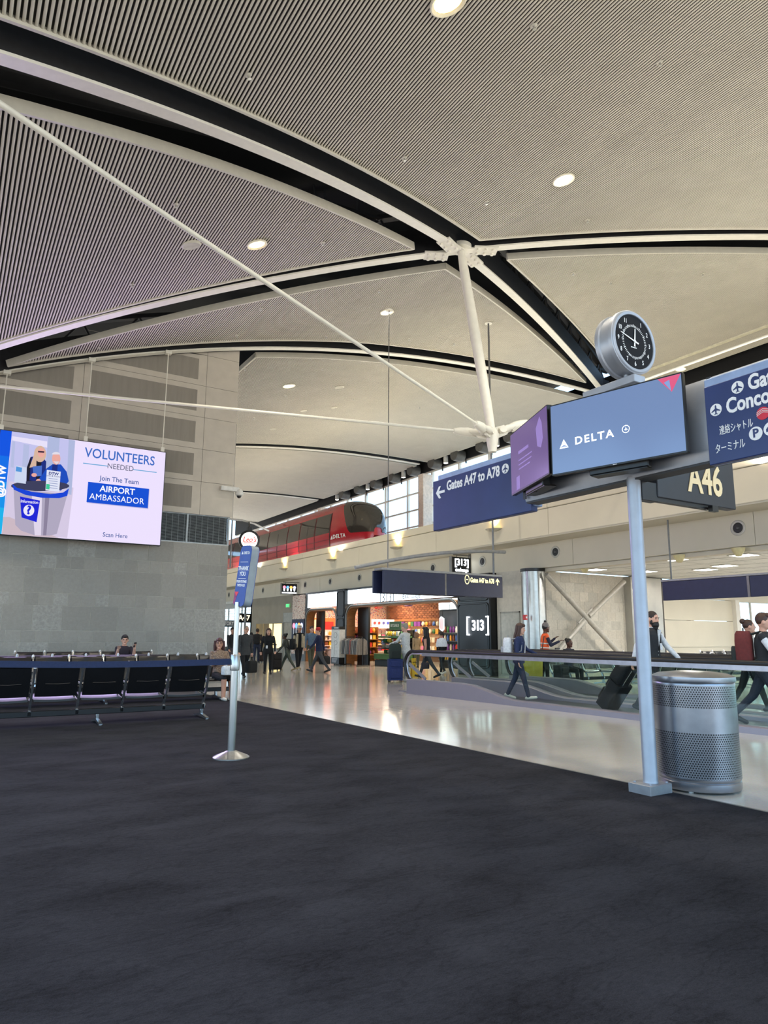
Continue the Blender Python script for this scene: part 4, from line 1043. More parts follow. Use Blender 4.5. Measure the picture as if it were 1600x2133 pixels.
# ================================================================ LED advertising screen hung from the beam
YS=19.78
led=thing('advertising_screen','large glowing hanging screen asking for airport volunteers beside the stone pier','screen')
def sp_(u,v): p=at(u/4.5714,880+v/4.5714,Y=YS-.06); return (p.x,p.z)
_tl=sp_(6,62); _tr=sp_(1580,293); _br=sp_(1521,1170); _bl=sp_(-42,1057)
sx0,sx1,sz0,sz1=min(_tl[0],_bl[0]),(_tr[0]+_br[0])/2,(_bl[1]+_br[1])/2,(_tl[1]+_tr[1])/2
MB().cbox(sx0-.02,sx1+.02,YS-.05,YS+.10,sz0-.02,sz1+.02,.01).build('screen_case',M_BLACK,led)
def em(name,c,es=.80):
    key='led_'+name
    if key not in MATS: mat(key,(10,10,12),.5,0,c,es,var=0,spec=.1)
    return MATS[key]
LAY=[0]
def flat(poly,m,name,parent=led):
    LAY[0]+=1; y=YS-.052-.0006*LAY[0]
    n=len(poly); return MB().prism([(x,z) for x,z in poly],-y-.0004,-y,Matrix.Rotation(R(90),4,'X')).build(name,m,parent)
def fl(pts,m,name): return flat([sp_(u,v) for u,v in pts],m,name)
def ftext(t,u,v,size,m,**k):
    LAY[0]+=1; x,z=sp_(u,v); return text(t,size,m,led,face_to((x,YS-.053-.0006*LAY[0],z),(0,-1,0)),depth=.0003,**k)
flat([(sx0,sz0),(sx1,sz0),(sx1,sz1),(sx0,sz1)],em('base',(238,226,255)),'display')
bu=[(-60,52),(115,84),(14,1062),(-60,1055)]
# blue side band in four steps towards cyan
for i,(c) in enumerate(((6,84,226),(8,110,232),(12,146,236),(22,178,236))):
    f0,f1=i/4,(i+1)/4
    xa,za=sp_(115,84); xb,zb=sp_(14,1062)
    flat([(sx0,sz1+(sz0-sz1)*f1),(xa+(xb-xa)*f1,sz1+(sz0-sz1)*f1),(xa+(xb-xa)*f0,sz1+(sz0-sz1)*f0),(sx0,sz1+(sz0-sz1)*f0)],em('band%d'%i,c),'colour_band')
def eu(cu,cv,ru,rv,n=20,a0=0,a1=360): return [(cu+ru*math.cos(R(a0+(a1-a0)*i/n)),cv+rv*math.sin(R(a0+(a1-a0)*i/n))) for i in range(n if a1-a0>=360 else n+1)]
fl([(117,84),(716,172),(640,1100),(18,1062)],em('photo_wall',(196,196,238)),'photo_ground')
fl([(85,560),(700,620),(640,1100),(18,1062)],em('photo_floor',(214,202,228)),'photo_floor')
fl([(30,900),(90,900),(560,1100),(18,1062)],em('photo_floor2',(205,185,196)),'photo_floor')
fl([(117,130),(450,180),(450,240),(117,170)],em('photo_hi',(232,226,250)),'photo_beam')
fl([(120,180),(145,183),(130,430),(100,425)],em('photo_win',(182,190,226)),'photo_door')
fl([(225,205),(280,215),(265,440),(210,430)],em('photo_win',(182,190,226)),'photo_door')
fl([(460,130),(570,148),(545,480),(430,470)],em('photo_col',(176,186,222)),'photo_column')
fl([(655,165),(716,172),(680,690),(630,680)],em('photo_col',(176,186,222)),'photo_column')
# two volunteers in the picture, plain flat figures
NV=em('navy',(22,42,128)); SK=em('skin',(236,170,160)); 
fl([(290,330),(330,322),(420,340),(440,380),(430,560),(250,620),(255,430)],em('dark',(24,22,40)),'figure_coat')
fl([(300,325),(335,330),(345,560),(280,550)],NV,'figure_vest'); fl([(400,340),(440,370),(425,520),(380,520)],NV,'figure_vest')
fl(eu(382,300,58,78),em('blonde',(216,182,160)),'figure_hair'); fl([(330,290),(350,285),(345,420),(280,430)],em('blonde',(216,182,160)),'figure_hair')
fl(eu(392,288,34,46),SK,'figure_face'); fl([(362,270),(422,275),(420,290),(362,285)],em('specs',(60,40,60)),'figure_glasses')
fl([(310,420),(400,410),(395,510),(320,515)],em('leaflet',(70,110,200)),'figure_leaflets'); fl(eu(325,500,26,18),SK,'figure_hand')
fl([(440,440),(500,398),(580,400),(635,470),(655,560),(580,650),(420,600),(350,560),(400,500)],em('royal',(20,74,190)),'figure_jacket')
fl([(500,400),(550,400),(535,600),(480,590)],NV,'figure_shirt')
fl(eu(535,345,40,58),SK,'figure_face'); fl(eu(533,305,38,24,14,180,360),em('whitehair',(226,222,236)),'figure_hair'); fl([(505,370),(565,372),(540,402)],em('whitebeard',(226,214,222)),'figure_beard'); fl(eu(365,560,24,22),SK,'figure_hand')
# desk
fl(eu(382,605,278,50,28),em('desktop',(58,60,92)),'desk_top')
fl([(130,630),(640,690),(540,1062),(470,1078),(330,1075),(200,1030),(145,975)],em('steel',(176,168,192)),'desk_body')
fl([(300,660),(400,700),(390,1076),(330,1075)],em('steel_hi',(226,216,236)),'desk_sheen'); fl([(430,710),(470,712),(440,1076),(410,1076)],em('steel_dk',(140,130,156)),'desk_sheen')
fl([(116,585),(160,622),(300,660),(480,682),(600,668),(655,630),(640,700),(560,722),(400,718),(240,690),(130,640)],em('rim',(14,66,214)),'desk_rim')
fl([(190,705),(380,745),(348,950),(205,905)],em('panel',(22,30,214)),'desk_panel')
fl(eu(274,838,52,54),em('whitec',(238,234,250)),'desk_badge')
ftext('?',274,838,.30,em('panel',(22,30,214)),bold=.012); ftext('Information',281,757,.11,em('whitec',(238,234,250)),bold=.002,fitw=.40)
fl([(150,410),(255,430),(245,585),(135,570)],em('stand',(206,216,240)),'leaflet_stand'); fl([(155,420),(210,432),(205,475),(150,465)],em('leaflet2',(80,150,220)),'leaflet_stand')
fl([(445,452),(578,470),(562,660),(432,648)],em('stand2',(226,230,248)),'notice_stand'); ftext('DTW',510,490,.10,NV,bold=.003); ftext('Lost & Found',508,512,.065,NV)
for k in range(5): fl([(462,530+k*22),(548,540+k*22),(547,546+k*22),(462,536+k*22)],em('linegrey',(150,160,200)),'notice_line')
fl([(440,585),(474,590),(470,640),(436,636)],em('green',(60,200,150)),'bottle')
# words
ftext('VOLUNTEERS',1148,333,.37,em('blue',(58,108,196)),bold=.004,xs=.82)
fl([(790,385),(1030,414),(1030,422),(790,393)],em('lineblue',(88,164,214)),'rule_line'); fl([(1266,446),(1490,474),(1490,481),(1266,454)],em('lineblue',(88,164,214)),'rule_line')
ftext('NEEDED',1147,431,.21,em('grey',(88,92,116)),xs=.88)
ftext('Join The Team',1138,553,.185,em('slate',(62,92,160)),bold=.002,xs=.93)
fl([(838,572),(1424,640),(1410,826),(826,768)],em('shade',(196,190,226)),'button_shade')
fl([(838,566),(1418,634),(1405,818),(822,760)],em('button',(8,78,212)),'button')
WH=em('white',(246,246,255),.86)
ftext('AIRPORT',1118,650,.235,WH,bold=.004,xs=.95); ftext('AMBASSADOR',1115,732,.235,WH,bold=0,fitw=1.42,space=1.03)
ftext('Scan Here',1095,1078,.165,em('slate',(62,92,160)),bold=.001,xs=.93)
LAY[0]+=1; xw,zw=sp_(12,560)
text('@DTW',.24,WH,led,face_to((xw+.0,YS-.053-.0006*LAY[0],zw),(0,-1,0))@Matrix.Rotation(R(90),4,'Z'),depth=.0003,bold=.01)
for (px0,py0,px1,py1) in ((347,735,338,942),(190,752,178,918),(11,776,3,893)):
    b_=at(px1,py1,Y=YS+.02); t_=zv(b_.x)
    MB().cyl((b_.x,YS+.02,sz1),(b_.x,YS+.02,t_),.014,n=8).build('hanger_rod',M_WHITE,led); MB().cbox(b_.x-.05,b_.x+.05,YS-.02,YS+.06,sz1,sz1+.16,.01).build('hanger_clamp',M_WHITE,led); MB().cbox(b_.x-.09,b_.x+.09,YS-.04,YS+.12,t_-.12,t_-.02,.01).build('beam_clamp',M_WHITE,led)

lamp('screen_glow','AREA',((sx0+sx1)/2,YS-.12,(sz0+sz1)/2),230,(.66,.52,1.0),sx1-sx0,(0,-1,0),sy=sz1-sz0)   # the screen's own light
# ================================================================ tandem seating
M_VINYL=mat('black_vinyl',(22,22,24),.30,var=.08,scale=20); M_ALU=mat('cast_aluminium',(176,178,180),.22,.9,var=.04); M_BEAM=mat('bench_beam_black',(20,20,22),.5)
PT=.655
def sweep(prof,x0,x1,th):          # profile (y,z) list -> curved sheet with thickness between x0 and x1, slightly dished
    b=MB(); n=len(prof); vs=[];fs=[]; nx=4
    for i,(y,z) in enumerate(prof):
        a=prof[max(i-1,0)]; c=prof[min(i+1,n-1)]; d_=Vector((c[0]-a[0],c[1]-a[1])).normalized(); nn=Vector((-d_.y,d_.x))
        for s_ in (0,1):
            for k in range(nx+1):
                t=k/nx; dish=.012*(1-(2*t-1)**2); vs.append((x0+(x1-x0)*t,y-nn.x*(dish-s_*th),z-nn.y*(dish-s_*th)))
    W_=2*(nx+1)
    for i in range(n-1):
        for k in range(nx):
            a=i*W_+k; fs.append((a,a+1,a+W_+1,a+W_)); a+=nx+1; fs.append((a,a+W_,a+W_+1,a+1))
        a=i*W_; fs += [(a,a+W_,a+W_+nx+1,a+nx+1),(a+nx,a+2*nx+1,a+W_+2*nx+1,a+W_+nx)]
    for i in (0,n-1):
        for k in range(nx): a=i*W_+k; fs.append((a,a+nx+1,a+nx+2,a+1))
    b.add(vs,fs); return b
_back=[(-.30,.895),(-.275,.88),(-.25,.78),(-.20,.62),(-.155,.50),(-.135,.45)]
_seat=[(-.09,.375),(.05,.37),(.22,.395),(.38,.43),(.44,.425),(.455,.405)]
bk=sweep(_back,.04,PT-.04,.028).mesh('backrest',M_VINYL,True); stt=sweep(_seat,.04,PT-.04,.03).mesh('seat',M_VINYL,True)
_roll=MB().tube([(.04,-.295,.893),(PT-.04,-.295,.893)],.022,8).mesh('top_roll',M_VINYL,True)
_crease=MB().tube([(.16,-.245,.64),(PT/2,-.238,.632),(PT-.16,-.245,.64)],.006,6).mesh('stitch_line',mat('vinyl_stitch',(34,34,36),.5),True)
fb=MB(); fb.bar([(0,-.315,.905),(0,-.26,.78),(0,-.15,.48),(0,-.03,.30),(0,.0,.235)],.028,.05); fb.cyl((0,-.318,.895),(0,-.322,.93),.022,.018,10)
fb.bar([(0,-.09,.36),(0,.2,.37),(0,.42,.405)],.028,.04); fb.tube([(0,-.21,.62),(0,-.05,.63),(0,.2,.63),(0,.31,.60),(0,.36,.50),(0,.35,.40)],.018,8); fb.cbox(-.03,.03,-.05,.05,.16,.24,.008)
fb.cur=1; fb.tube([(0,-.312,.87),(0,-.325,.93),(0,-.33,.955)],[.024,.027,.014],10)
frm=fb.mesh('side_frame',[M_ALU,mat('frame_cap_pale',(214,214,216),.35)],True)
lg=MB(); lg.cbox(-.025,.025,-.03,.03,.05,.2,.006); lg.bar([(0,-.34,.022),(0,-.05,.06),(0,.05,.06),(0,.34,.022)],.05,.035)
for s_ in (-.33,.33): lg.cyl((0,s_,0),(0,s_,.022),.03,n=10)
leg=lg.mesh('leg',M_ALU,True)
def bench(x_right,Y,n,face,label,legs=None):
    M=T((x_right-n*PT,Y,0)) if face>0 else T((x_right,Y,0),math.pi)
    e=thing('bench_seating',label,'seating',M,'rows of black tandem seating')
    MB().cbox(-.02,n*PT+.02,-.05,.05,.15,.235,.008).build('beam',M_BEAM,e)
    for i in range(n):
        b_=link('backrest',bk,e,T((i*PT,0,0))); link('top_roll',_roll,b_); link('stitch_line',_crease,b_)
        link('seat',stt,e,T((i*PT,0,0)))
    for i in range(n+1): link('side_frame',frm,e,T((i*PT,0,0)))
    for x in (legs or (.3,n*PT/2,n*PT-.0)): link('leg',leg,e,T((x,0,0)))
    return e
bench(3.80,11.9,7,1,'nearest row of black vinyl seats with its backs to us behind the belt',legs=(.0,7*PT-1.66,7*PT-.02))
xr=at(420,1369,Y=15.3).x+PT
bench(xr,15.3,8,-1,'second row of black seats with the seated woman at its end')
xr3=at(422,1366,Y=16.6).x+.0
bench(xr3,16.65,8,1,'third row of black seats, standing back to back behind the second')
xr4=at(322,1360,Y=19.3).x
bench(xr4,19.3,5,-1,'last row of black seats against the stone pier holding the phoning man')
bench(xr4-5*PT-.5,19.3,3,-1,'short bench of black seats at the picture edge by the stone pier')

# ================================================================ belt stanchion with blue header
M_BRUSH=mat('brushed_steel',(186,186,184),.28,.9,var=.05,scale=30,stretch=(1,1,.1))
sx,sy=2.88,7.91
stn_=thing('belt_stanchion','steel belt stanchion with a blue thank-you header sign on the carpet','stanchion',T((sx,sy,.008)))
MB().lathe([(.205,0),(.205,.012),(.19,.022),(.06,.075),(.045,.08)],n=24).build('base',M_BRUSH,stn_,True)
MB().lathe([(.043,.075),(.043,.96)],n=18).build('pole',M_BRUSH,stn_,True); MB().lathe([(.05,.96),(.052,.97),(.052,1.13),(.045,1.14)],n=18).build('belt_housing',M_BRUSH,stn_,True)
MB().cyl((0,0,1.13),(0,0,1.74),.03,n=14).build('upper_pole',M_BRUSH,stn_,True); 
az=R(261); nrm=Vector((math.sin(az),math.cos(az),0))
tilt=Matrix.Rotation(R(6),4,Vector((FW.x,FW.y,0)).normalized())
hc=Vector((.0,.0,2.05))+Vector((RT.x,RT.y,0))*.045; hm=Matrix.Translation(hc)@tilt@face_to((0,0,0),nrm)
hd=MB().prism(rrect(.26,.72,.065,6),-.10,-.006,hm).build('header_body',mat('header_grey',(150,158,162),.4,.1),stn_)
MB().prism(rrect(.256,.716,.063,6),-.006,.0,hm).build('header_face',mat('header_blue',(40,70,150),.4,var=.04),stn_)
MB().prism(rrect(.26,.72,.065,6),-.106,-.10,hm).build('header_face',mat('header_blue',(40,70,150),.4,var=.04),stn_)
def ht(t,y,size,**k): return text(t,size,LW,stn_,hm@Matrix.Translation((.0,y,.001)),depth=.001,**k)
ht('▲ DELTA',.27,.044,bold=.001); ht('THANK',.085,.07,bold=.0015); ht('YOU',.02,.07,bold=.0015); ht('FOR FLYING',-.07,.043,bold=.001); ht('WITH US',-.115,.043,bold=.001)
for y in (.16,-.035): MB().prism([(-.09,y),(.09,y),(.09,y+.005),(-.09,y+.005)],0,.001,hm).build('rule_line',LW,stn_)
MB().prism([(-.125,-.19),(-.03,-.19),(-.08,-.25)],0.0,.0015,hm).build('widget_mark',mat('widget_red',(222,40,66),.4),stn_)
MB().prism([(-.125,-.20),(-.08,-.265),(-.045,-.205),(-.10,-.34),(-.125,-.33)],0,.0015,hm).build('widget_mark',mat('widget_plum',(150,40,100),.4),stn_)
pe=at(-60,1380,Z=1.08)
d_=Vector((pe.x-sx,pe.y-sy,0))
bl=MB(); vs=[];fs=[]
for i in range(13):
    t=i/12; sag=-.02*math.sin(math.pi*t); p=d_*t
    p=d_.normalized()*.045*(1-t)+d_*t
    nn=Vector((-d_.y,d_.x,0)).normalized()*.003
    for z in (-.034,.034):
        vs += [tuple(p+nn+Vector((0,0,1.06+sag+z))),tuple(p-nn+Vector((0,0,1.06+sag+z)))]
    if i:
        a=4*(i-1); c=4*i; fs += [(a,c,c+2,a+2),(a+1,a+3,c+3,c+1),(a+2,c+2,c+3,a+3),(a,a+1,c+1,c)]
bl.add(vs,fs); bl.build('belt',mat('belt_navy',(24,38,74),.7,var=.06,scale=40),stn_)
st2=thing('belt_post','plain steel post holding the other end of the navy belt','stanchion',T((pe.x,pe.y,.008)))
MB().lathe([(.205,0),(.205,.012),(.19,.022),(.06,.075),(.045,.08)],n=24).build('base',M_BRUSH,st2,True); MB().lathe([(.043,.075),(.043,1.12),(.03,1.14)],n=18).build('pole',M_BRUSH,st2,True)

# ================================================================ signpost with screens, clock and signs
M_POLE=mat('satin_aluminium',(166,171,180),.42,.45,var=.03)
PXc,PYc=5.53,4.36
sgp=thing('sign_post','satin aluminium sign post with a long wing housing at the carpet edge','sign post')
MB().cbox(PXc-.16,PXc+.14,PYc-.12,PYc+.12,.0,.09,.006).build('base_plate',mat('plate_aluminium',(150,152,156),.45,.6,var=.06),sgp)
for i,(a,c) in enumerate(((-1,-1),(1,-1),(1,1),(-1,1))): MB().cyl((PXc+a*.11,PYc+c*.085,.09),(PXc+a*.11,PYc+c*.085,.1),.012,n=6).build('bolt',M_POLE,sgp)
MB().lathe([(.068,.09),(.064,.11),(.064,2.9)],(PXc,PYc,0),28).build('pole',M_POLE,sgp,True)
# wing housing: convex aluminium box along the concourse
prof=[(-.10,2.88),(-.14,3.0),(-.15,3.25),(-.14,3.5),(-.09,3.62),(.09,3.62),(.14,3.5),(.15,3.25),(.14,3.0),(.10,2.88)]
b=MB(); n=len(prof); vs=[(PXc+.05+x,y,z) for y in (1.6,5.80) for x,z in prof]; fs=[tuple(range(n))[::-1],tuple(range(n,2*n))]+[(i,(i+1)%n,n+(i+1)%n,n+i) for i in range(n)]
b.add(vs,fs); b.build('wing_housing',M_POLE,sgp,True)
MB().box(PXc-.04,PXc+.14,1.6,5.80,2.862,2.885).build('under_trim',mat('trim_dark',(52,54,58),.5),sgp)
for y in (3.42,5.74): MB().box(PXc-.11,PXc-.095,y,y+.04,2.9,3.6).build('wing_joint',mat('trim_dark',(52,54,58),.5),sgp)
def display(p0,p1,z0,z1,scr,lab,name='flight_screen'):
    e=thing(name,lab,'screen'); p0=Vector(p0); p1=Vector(p1); c=(p0+p1)/2; d_=(p1-p0); w=d_.length; d_.normalize()
    nn=Vector((0,0,1)).cross(Vector((d_.x,d_.y,0))); 
    if nn.dot(Vector((-c.x,-c.y,0)))<0: nn=-nn
    F=face_to((c.x,c.y,(z0+z1)/2),nn); h=z1-z0
    MB().prism(rrect(w,h,.01,2),-.05,0,F).build('screen_case',mat('tv_black',(16,16,18),.35),e)
    MB().prism([(-w/2+.012,-h/2+.016),(w/2-.012,-h/2+.016),(w/2-.012,h/2-.012),(-w/2+.012,h/2-.012)],0,.002,F).build('display',scr,e)
    MB().cbox(-w*.22,w*.22,-h/2-.05,h*.2,-.14,-.05,.01).build('wall_mount',M_BLACK,e,M=F)
    MB().prism([(-.28,-h/2-.055),(.28,-h/2-.055),(.20,-h/2-.02),(-.20,-h/2-.02)],-.20,-.06,F).build('bracket_arm',M_BLACK,e)
    return e,F,w,h
def scr_mat(name,c,es,rough=.15,top=None):
    M=bpy.data.materials.new(name); M.use_nodes=True; B=M.node_tree.nodes['Principled BSDF']
    B.inputs['Base Color'].default_value=(.01,.01,.012,1); B.inputs['Roughness'].default_value=rough
    B.inputs['Emission Color'].default_value=rgb(*c); B.inputs['Emission Strength'].default_value=es; return M
e,F,w,h=display((4.97,4.88,0),(5.27,3.58,0),2.94,3.665,scr_mat('screen_blue_grey',(108,132,174),.92),'large blue-grey screen with an airline wordmark under the round clock')
PLANE=[(0,.5),(.07,.1),(.4,-.15),(.05,-.1),(0,-.45),(-.05,-.1),(-.4,-.15),(-.07,.1)]
SW=glow('screen_white',(240,244,250),1.1)
text('DELTA',.105,SW,e,F@Matrix.Translation((-.20,-.06,.003)),depth=.0005,bold=.002,space=1.25,xs=1.1)
MB().prism([(-.05,-.04),(.05,-.04),(0,.05)],.003,.004,F@Matrix.Translation((-.52,-.065,0))).build('emblem',SW,e)
MB().prism([(-.05,-.052),(.0,-.028),(.05,-.052),(0,-.044)],.004,.0045,F@Matrix.Translation((-.52,-.045,0))).build('emblem_cut',glow('screen_cut',(98,120,160),.85),e)
MB().tube([Vector((.035*math.cos(t*.5),.035*math.sin(t*.5),.004)) for t in range(12)],.003,5,True).build('seal_mark',SW,e,M=F@Matrix.Translation((.125,-.045,0)))
MB().prism([(x*.05,y*.05) for x,y in PLANE],.003,.004,F@Matrix.Translation((.125,-.045,0))).build('seal_mark',SW,e)
MB().prism([(w/2-.22,h/2-.014),(w/2-.013,h/2-.014),(w/2-.10,h/2-.16)],.003,.004,F).build('corner_mark',glow('screen_rose',(168,62,94),.9),e)
MB().prism([(w/2-.165,h/2-.06),(w/2-.115,h/2-.045),(w/2-.105,h/2-.15)],.0045,.005,F).build('corner_mark',glow('screen_cut',(98,120,160),.85),e)
MB().prism([(-.02,-h/2+.003),(.02,-h/2+.003),(.02,-h/2+.009),(-.02,-h/2+.009)],.002,.003,F).build('maker_mark',LW,e)
e2,F2,w2,h2=display((5.43,5.98,0),(4.985,4.93,0),2.975,3.70,scr_mat('screen_violet',(112,88,150),.68),'violet screen angled away at the left of the blue-grey screen')
SV=glow('screen_violet_hi',(132,110,168),.5)
for k,(x,y,l) in enumerate(((-.3,.06,.32),(-.3,-.02,.42),(-.3,-.07,.40),(-.3,-.12,.36))): MB().prism([(x,y),(x+l,y),(x+l,y+(.035 if k==0 else .014)),(x,y+(.035 if k==0 else .014))],.003,.0035,F2).build('text_line',SV,e2)
MB().prism(rrect(.11,.15,.01,2,-.33,-.26),.003,.0035,F2).build('picture_block',SV,e2)
MB().prism([(.25,.2),(.36,.30),(.42,.22),(.44,.05),(.38,-.04),(.28,.0)],.003,.0035,F2).build('picture_block',SV,e2)
MB().tube([F2@Vector((-.15,-h2/2-.0,-.07)),F2@Vector((-.12,-h2/2-.05,-.08)),F2@Vector((-.02,-h2/2-.06,-.09)),F2@Vector((.05,-h2/2-.01,-.09))],.006,6).build('cable',M_BLACK,e2)
PLANE=[(0,.5),(.07,.40),(.08,.14),(.46,-.12),(.46,-.21),(.08,-.09),(.06,-.34),(.17,-.43),(.17,-.49),(0,-.43),(-.17,-.49),(-.17,-.43),(-.06,-.34),(-.08,-.09),(-.46,-.21),(-.46,-.12),(-.08,.14),(-.07,.40)]
def plane_icon(r,F,par): MB().prism([(x*r,y*r) for x,y in PLANE],.003,.005,F).build('plane_symbol',M_NAVY,par)
M_NAVY=mat('sign_navy',(36,52,104),.35,var=.05,scale=3); M_STRIP=mat('sign_strip_silver',(150,170,205),.4,.3)
# gates sign
gsn=thing('gates_sign','blue gates A47 to A78 sign with an arrow beside the violet screen','sign'); gx=5.62
MB().cbox(gx,gx+.10,5.86,7.80,2.80,3.50,.008).build('sign_face',M_NAVY,gsn); MB().cbox(gx+.03,gx+.16,5.84,7.72,2.86,3.575,.008).build('sign_back',M_STRIP,gsn)
SWH=mat('sign_white',(236,238,240),.5,var=0)
def onx(px,py,X): p=at(px,py,X=X); return p
ga_,gb_=at(931,1008,X=gx).y,at(1041,975,X=gx).y; text('Gates A47 to A78',.185,SWH,gsn,face_to((gx-.002,(ga_+gb_)/2,3.375),(-1,0,0)),bold=.005,fitw=ga_-gb_,depth=.002)
cpm=face_to((gx-.002,at(1053,968,X=gx).y,3.385),(-1,0,0)); MB().prism(circ(.062),0,.003,cpm).build('plane_badge',SWH,gsn); plane_icon(.10,cpm,gsn)
am=face_to((gx-.002,7.62,3.32),(-1,0,0))
b=MB(); b.prism([(-.10,0),(-.03,.085),(.015,.085),(-.03,.018),(.10,.018),(.10,-.018),(-.03,-.018),(.015,-.085),(-.03,-.085)],0,.003,am); b.build('arrow',SWH,gsn)
# concourse sign, cut by the picture edge
cs=thing('concourse_sign','navy sign with concourse and Japanese directions cut by the picture edge','sign'); cx=5.30
MB().cbox(cx,cx+.06,1.75,3.41,2.79,3.47,.006).build('sign_face',M_NAVY,cs); MB().cbox(cx+.05,cx+.122,1.72,3.44,2.80,3.56,.01).build('sign_back',M_STRIP,cs)
MB().box(cx+.12,cx+.135,2.2,2.9,2.95,3.3).build('mount',M_BLACK,cs)
def badge(px,py,r,m=SWH):
    p=onx(px,py,cx); F_=face_to((cx-.002,p.y,p.z),(-1,0,0)); MB().prism(circ(r),0,.003,F_).build('badge',m,cs); return F_
for px,py in ((1537,807),(1492,854)):
    F_=badge(px,py,.052); plane_icon(.085,F_,cs)
def ctext(t,px,py,size,**k):
    p=onx(px,py,cx); text(t,size,SWH,cs,face_to((cx-.002,p.y,p.z),(-1,0,0)),depth=.002,align='LEFT',**k)
ctext('Gates A1 to A46',1558,800,.175,bold=.005,xs=.76); ctext('Concourses B & C',1513,849,.175,bold=.005,xs=.76)
ctext('連絡シャトル',1499,899,.085,fitw=.285); ctext('ターミナル',1490,938,.088,fitw=.255)
F_=badge(1590,861,.052,mat('tram_badge_red',(206,40,62),.5))
for k in range(3): MB().tube([Vector((-.05,-.012+.013*k,.004)),Vector((0,.01+.013*k,.004)),Vector((.05,-.004+.013*k,.004))],.0025,5).build('badge_line',SWH,cs,M=F_)
F_=badge(1575,903,.055); text('P',.095,M_NAVY,cs,F_@Matrix.Translation((0,0,.004)),depth=.001,bold=.003)
F_=badge(1606,893,.055); MB().prism([(-.035,-.02),(.035,-.02),(.035,.002),(.018,.02),(-.018,.02),(-.035,.002)],.003,.004,F_).build('car_symbol',M_NAVY,cs)
# gate number sign, square to the concourse behind the post
ga=thing('gate_number_sign','black A46 gate sign jutting out behind the sign post','sign'); gy=4.36
MB().cbox(5.82,7.12,gy-.05,gy+.06,2.73,3.27,.006).build('sign_face',mat('gate_black',(34,38,46),.35,var=.04),ga)
text('A46',.45,mat('gate_cream_letter',(238,216,170),.5,var=0),ga,face_to((6.60,gy-.054,2.985),(0,-1,0)),bold=.010,xs=.78,depth=.003)
MB().box(5.61,6.7,gy-.03,gy+.03,2.69,2.73).build('lower_rail',M_BLACK,ga); MB().box(6.62,6.72,gy-.1,gy-.05,2.66,2.72).build('rail_end',M_BLACK,ga)
MB().cbox(5.60,5.83,gy-.04,gy+.05,2.68,2.87,.005).build('mount',M_BLACK,ga)
# clock
fc_=at(1322,712,Y=4.12); ckx,ckz=fc_.x,fc_.z
ck=thing('double_clock','round silver drum clock with a black dial above the screens','clock',T((ckx,4.12,ckz)))
MB().lathe([(.272,-.012),(.300,0),(.318,-.01),(.32,-.05),(.305,-.06),(.305,-.16),(.32,-.17),(.318,-.21),(.29,-.215)],n=48).build('drum',M_POLE,ck,True,face_to((0,0,0),(0,-1,0)))
FC=face_to((0,0,0),(0,-1,0))
MB().lathe([(.272,-.004),(.275,.004),(.300,.006),(.31,-.002)],n=48,cap=False).build('bezel',M_POLE,ck,True,FC)
dl=MB().prism(circ(.272,48),-.01,-.004).build('dial',mat('dial_black',(18,21,28),.6,var=.0,spec=.15),ck,M=FC)
for i in range(60):
    a=R(90-6*i); r0,r1=.150,(.172 if i%5 else .178); wd=.0028 if i%5 else .0045
    c_,s_=math.cos(a),math.sin(a); MB().prism([(r0*c_-wd*s_,r0*s_+wd*c_),(r0*c_+wd*s_,r0*s_-wd*c_),(r1*c_+wd*s_,r1*s_-wd*c_),(r1*c_-wd*s_,r1*s_+wd*c_)],-.004,-.0035).build('minute_mark',SWH,dl)
for i in range(1,13):
    a=R(90-30*i); text(str(i),.062,SWH,dl,Matrix.Translation((.222*math.cos(a),.222*math.sin(a),-.0035)),depth=.0005,bold=.001,xs=.75,name='numeral')
def hand(ang,l,tail,w0,w1,z):
    a=R(90-ang); MB().prism([(-tail,-w0),(l,-w1),(l+.01,0),(l,w1),(-tail,w0)],z,z+.002,Matrix.Rotation(a,4,'Z')).build('clock_hand',SWH,dl)
hand(6,.13,.05,.010,.006,.002); hand(286,.20,.05,.008,.004,.006); hand(95,.05,.02,.004,.003,.004)
MB().prism(circ(.014,12),.0,.01).build('hub',SWH,dl)
text('⊙ clock',.02,SWH,dl,Matrix.Translation((-.02,-.06,-.003)),depth=.0004); bpy.data.objects.remove(dl.children[-1])
MB().prism([(-.05,-.062),(.03,-.062),(.03,-.054),(-.05,-.054)],-.0035,-.003).build('maker_line',SWH,dl)
MB().cbox(ckx-.06,ckx+.10,4.1,4.74,ckz-.415,ckz-.335,.006).build('clock_arm',M_POLE,sgp); MB().cyl((ckx,4.23,ckz-.36),(ckx,4.23,ckz-.30),.03,n=12).build('clock_stem',M_POLE,sgp)
MB().cyl((PXc+.04,4.36,3.6),(PXc+.04,4.36,ckz-.40),.045,n=16).build('clock_post',M_POLE,sgp)

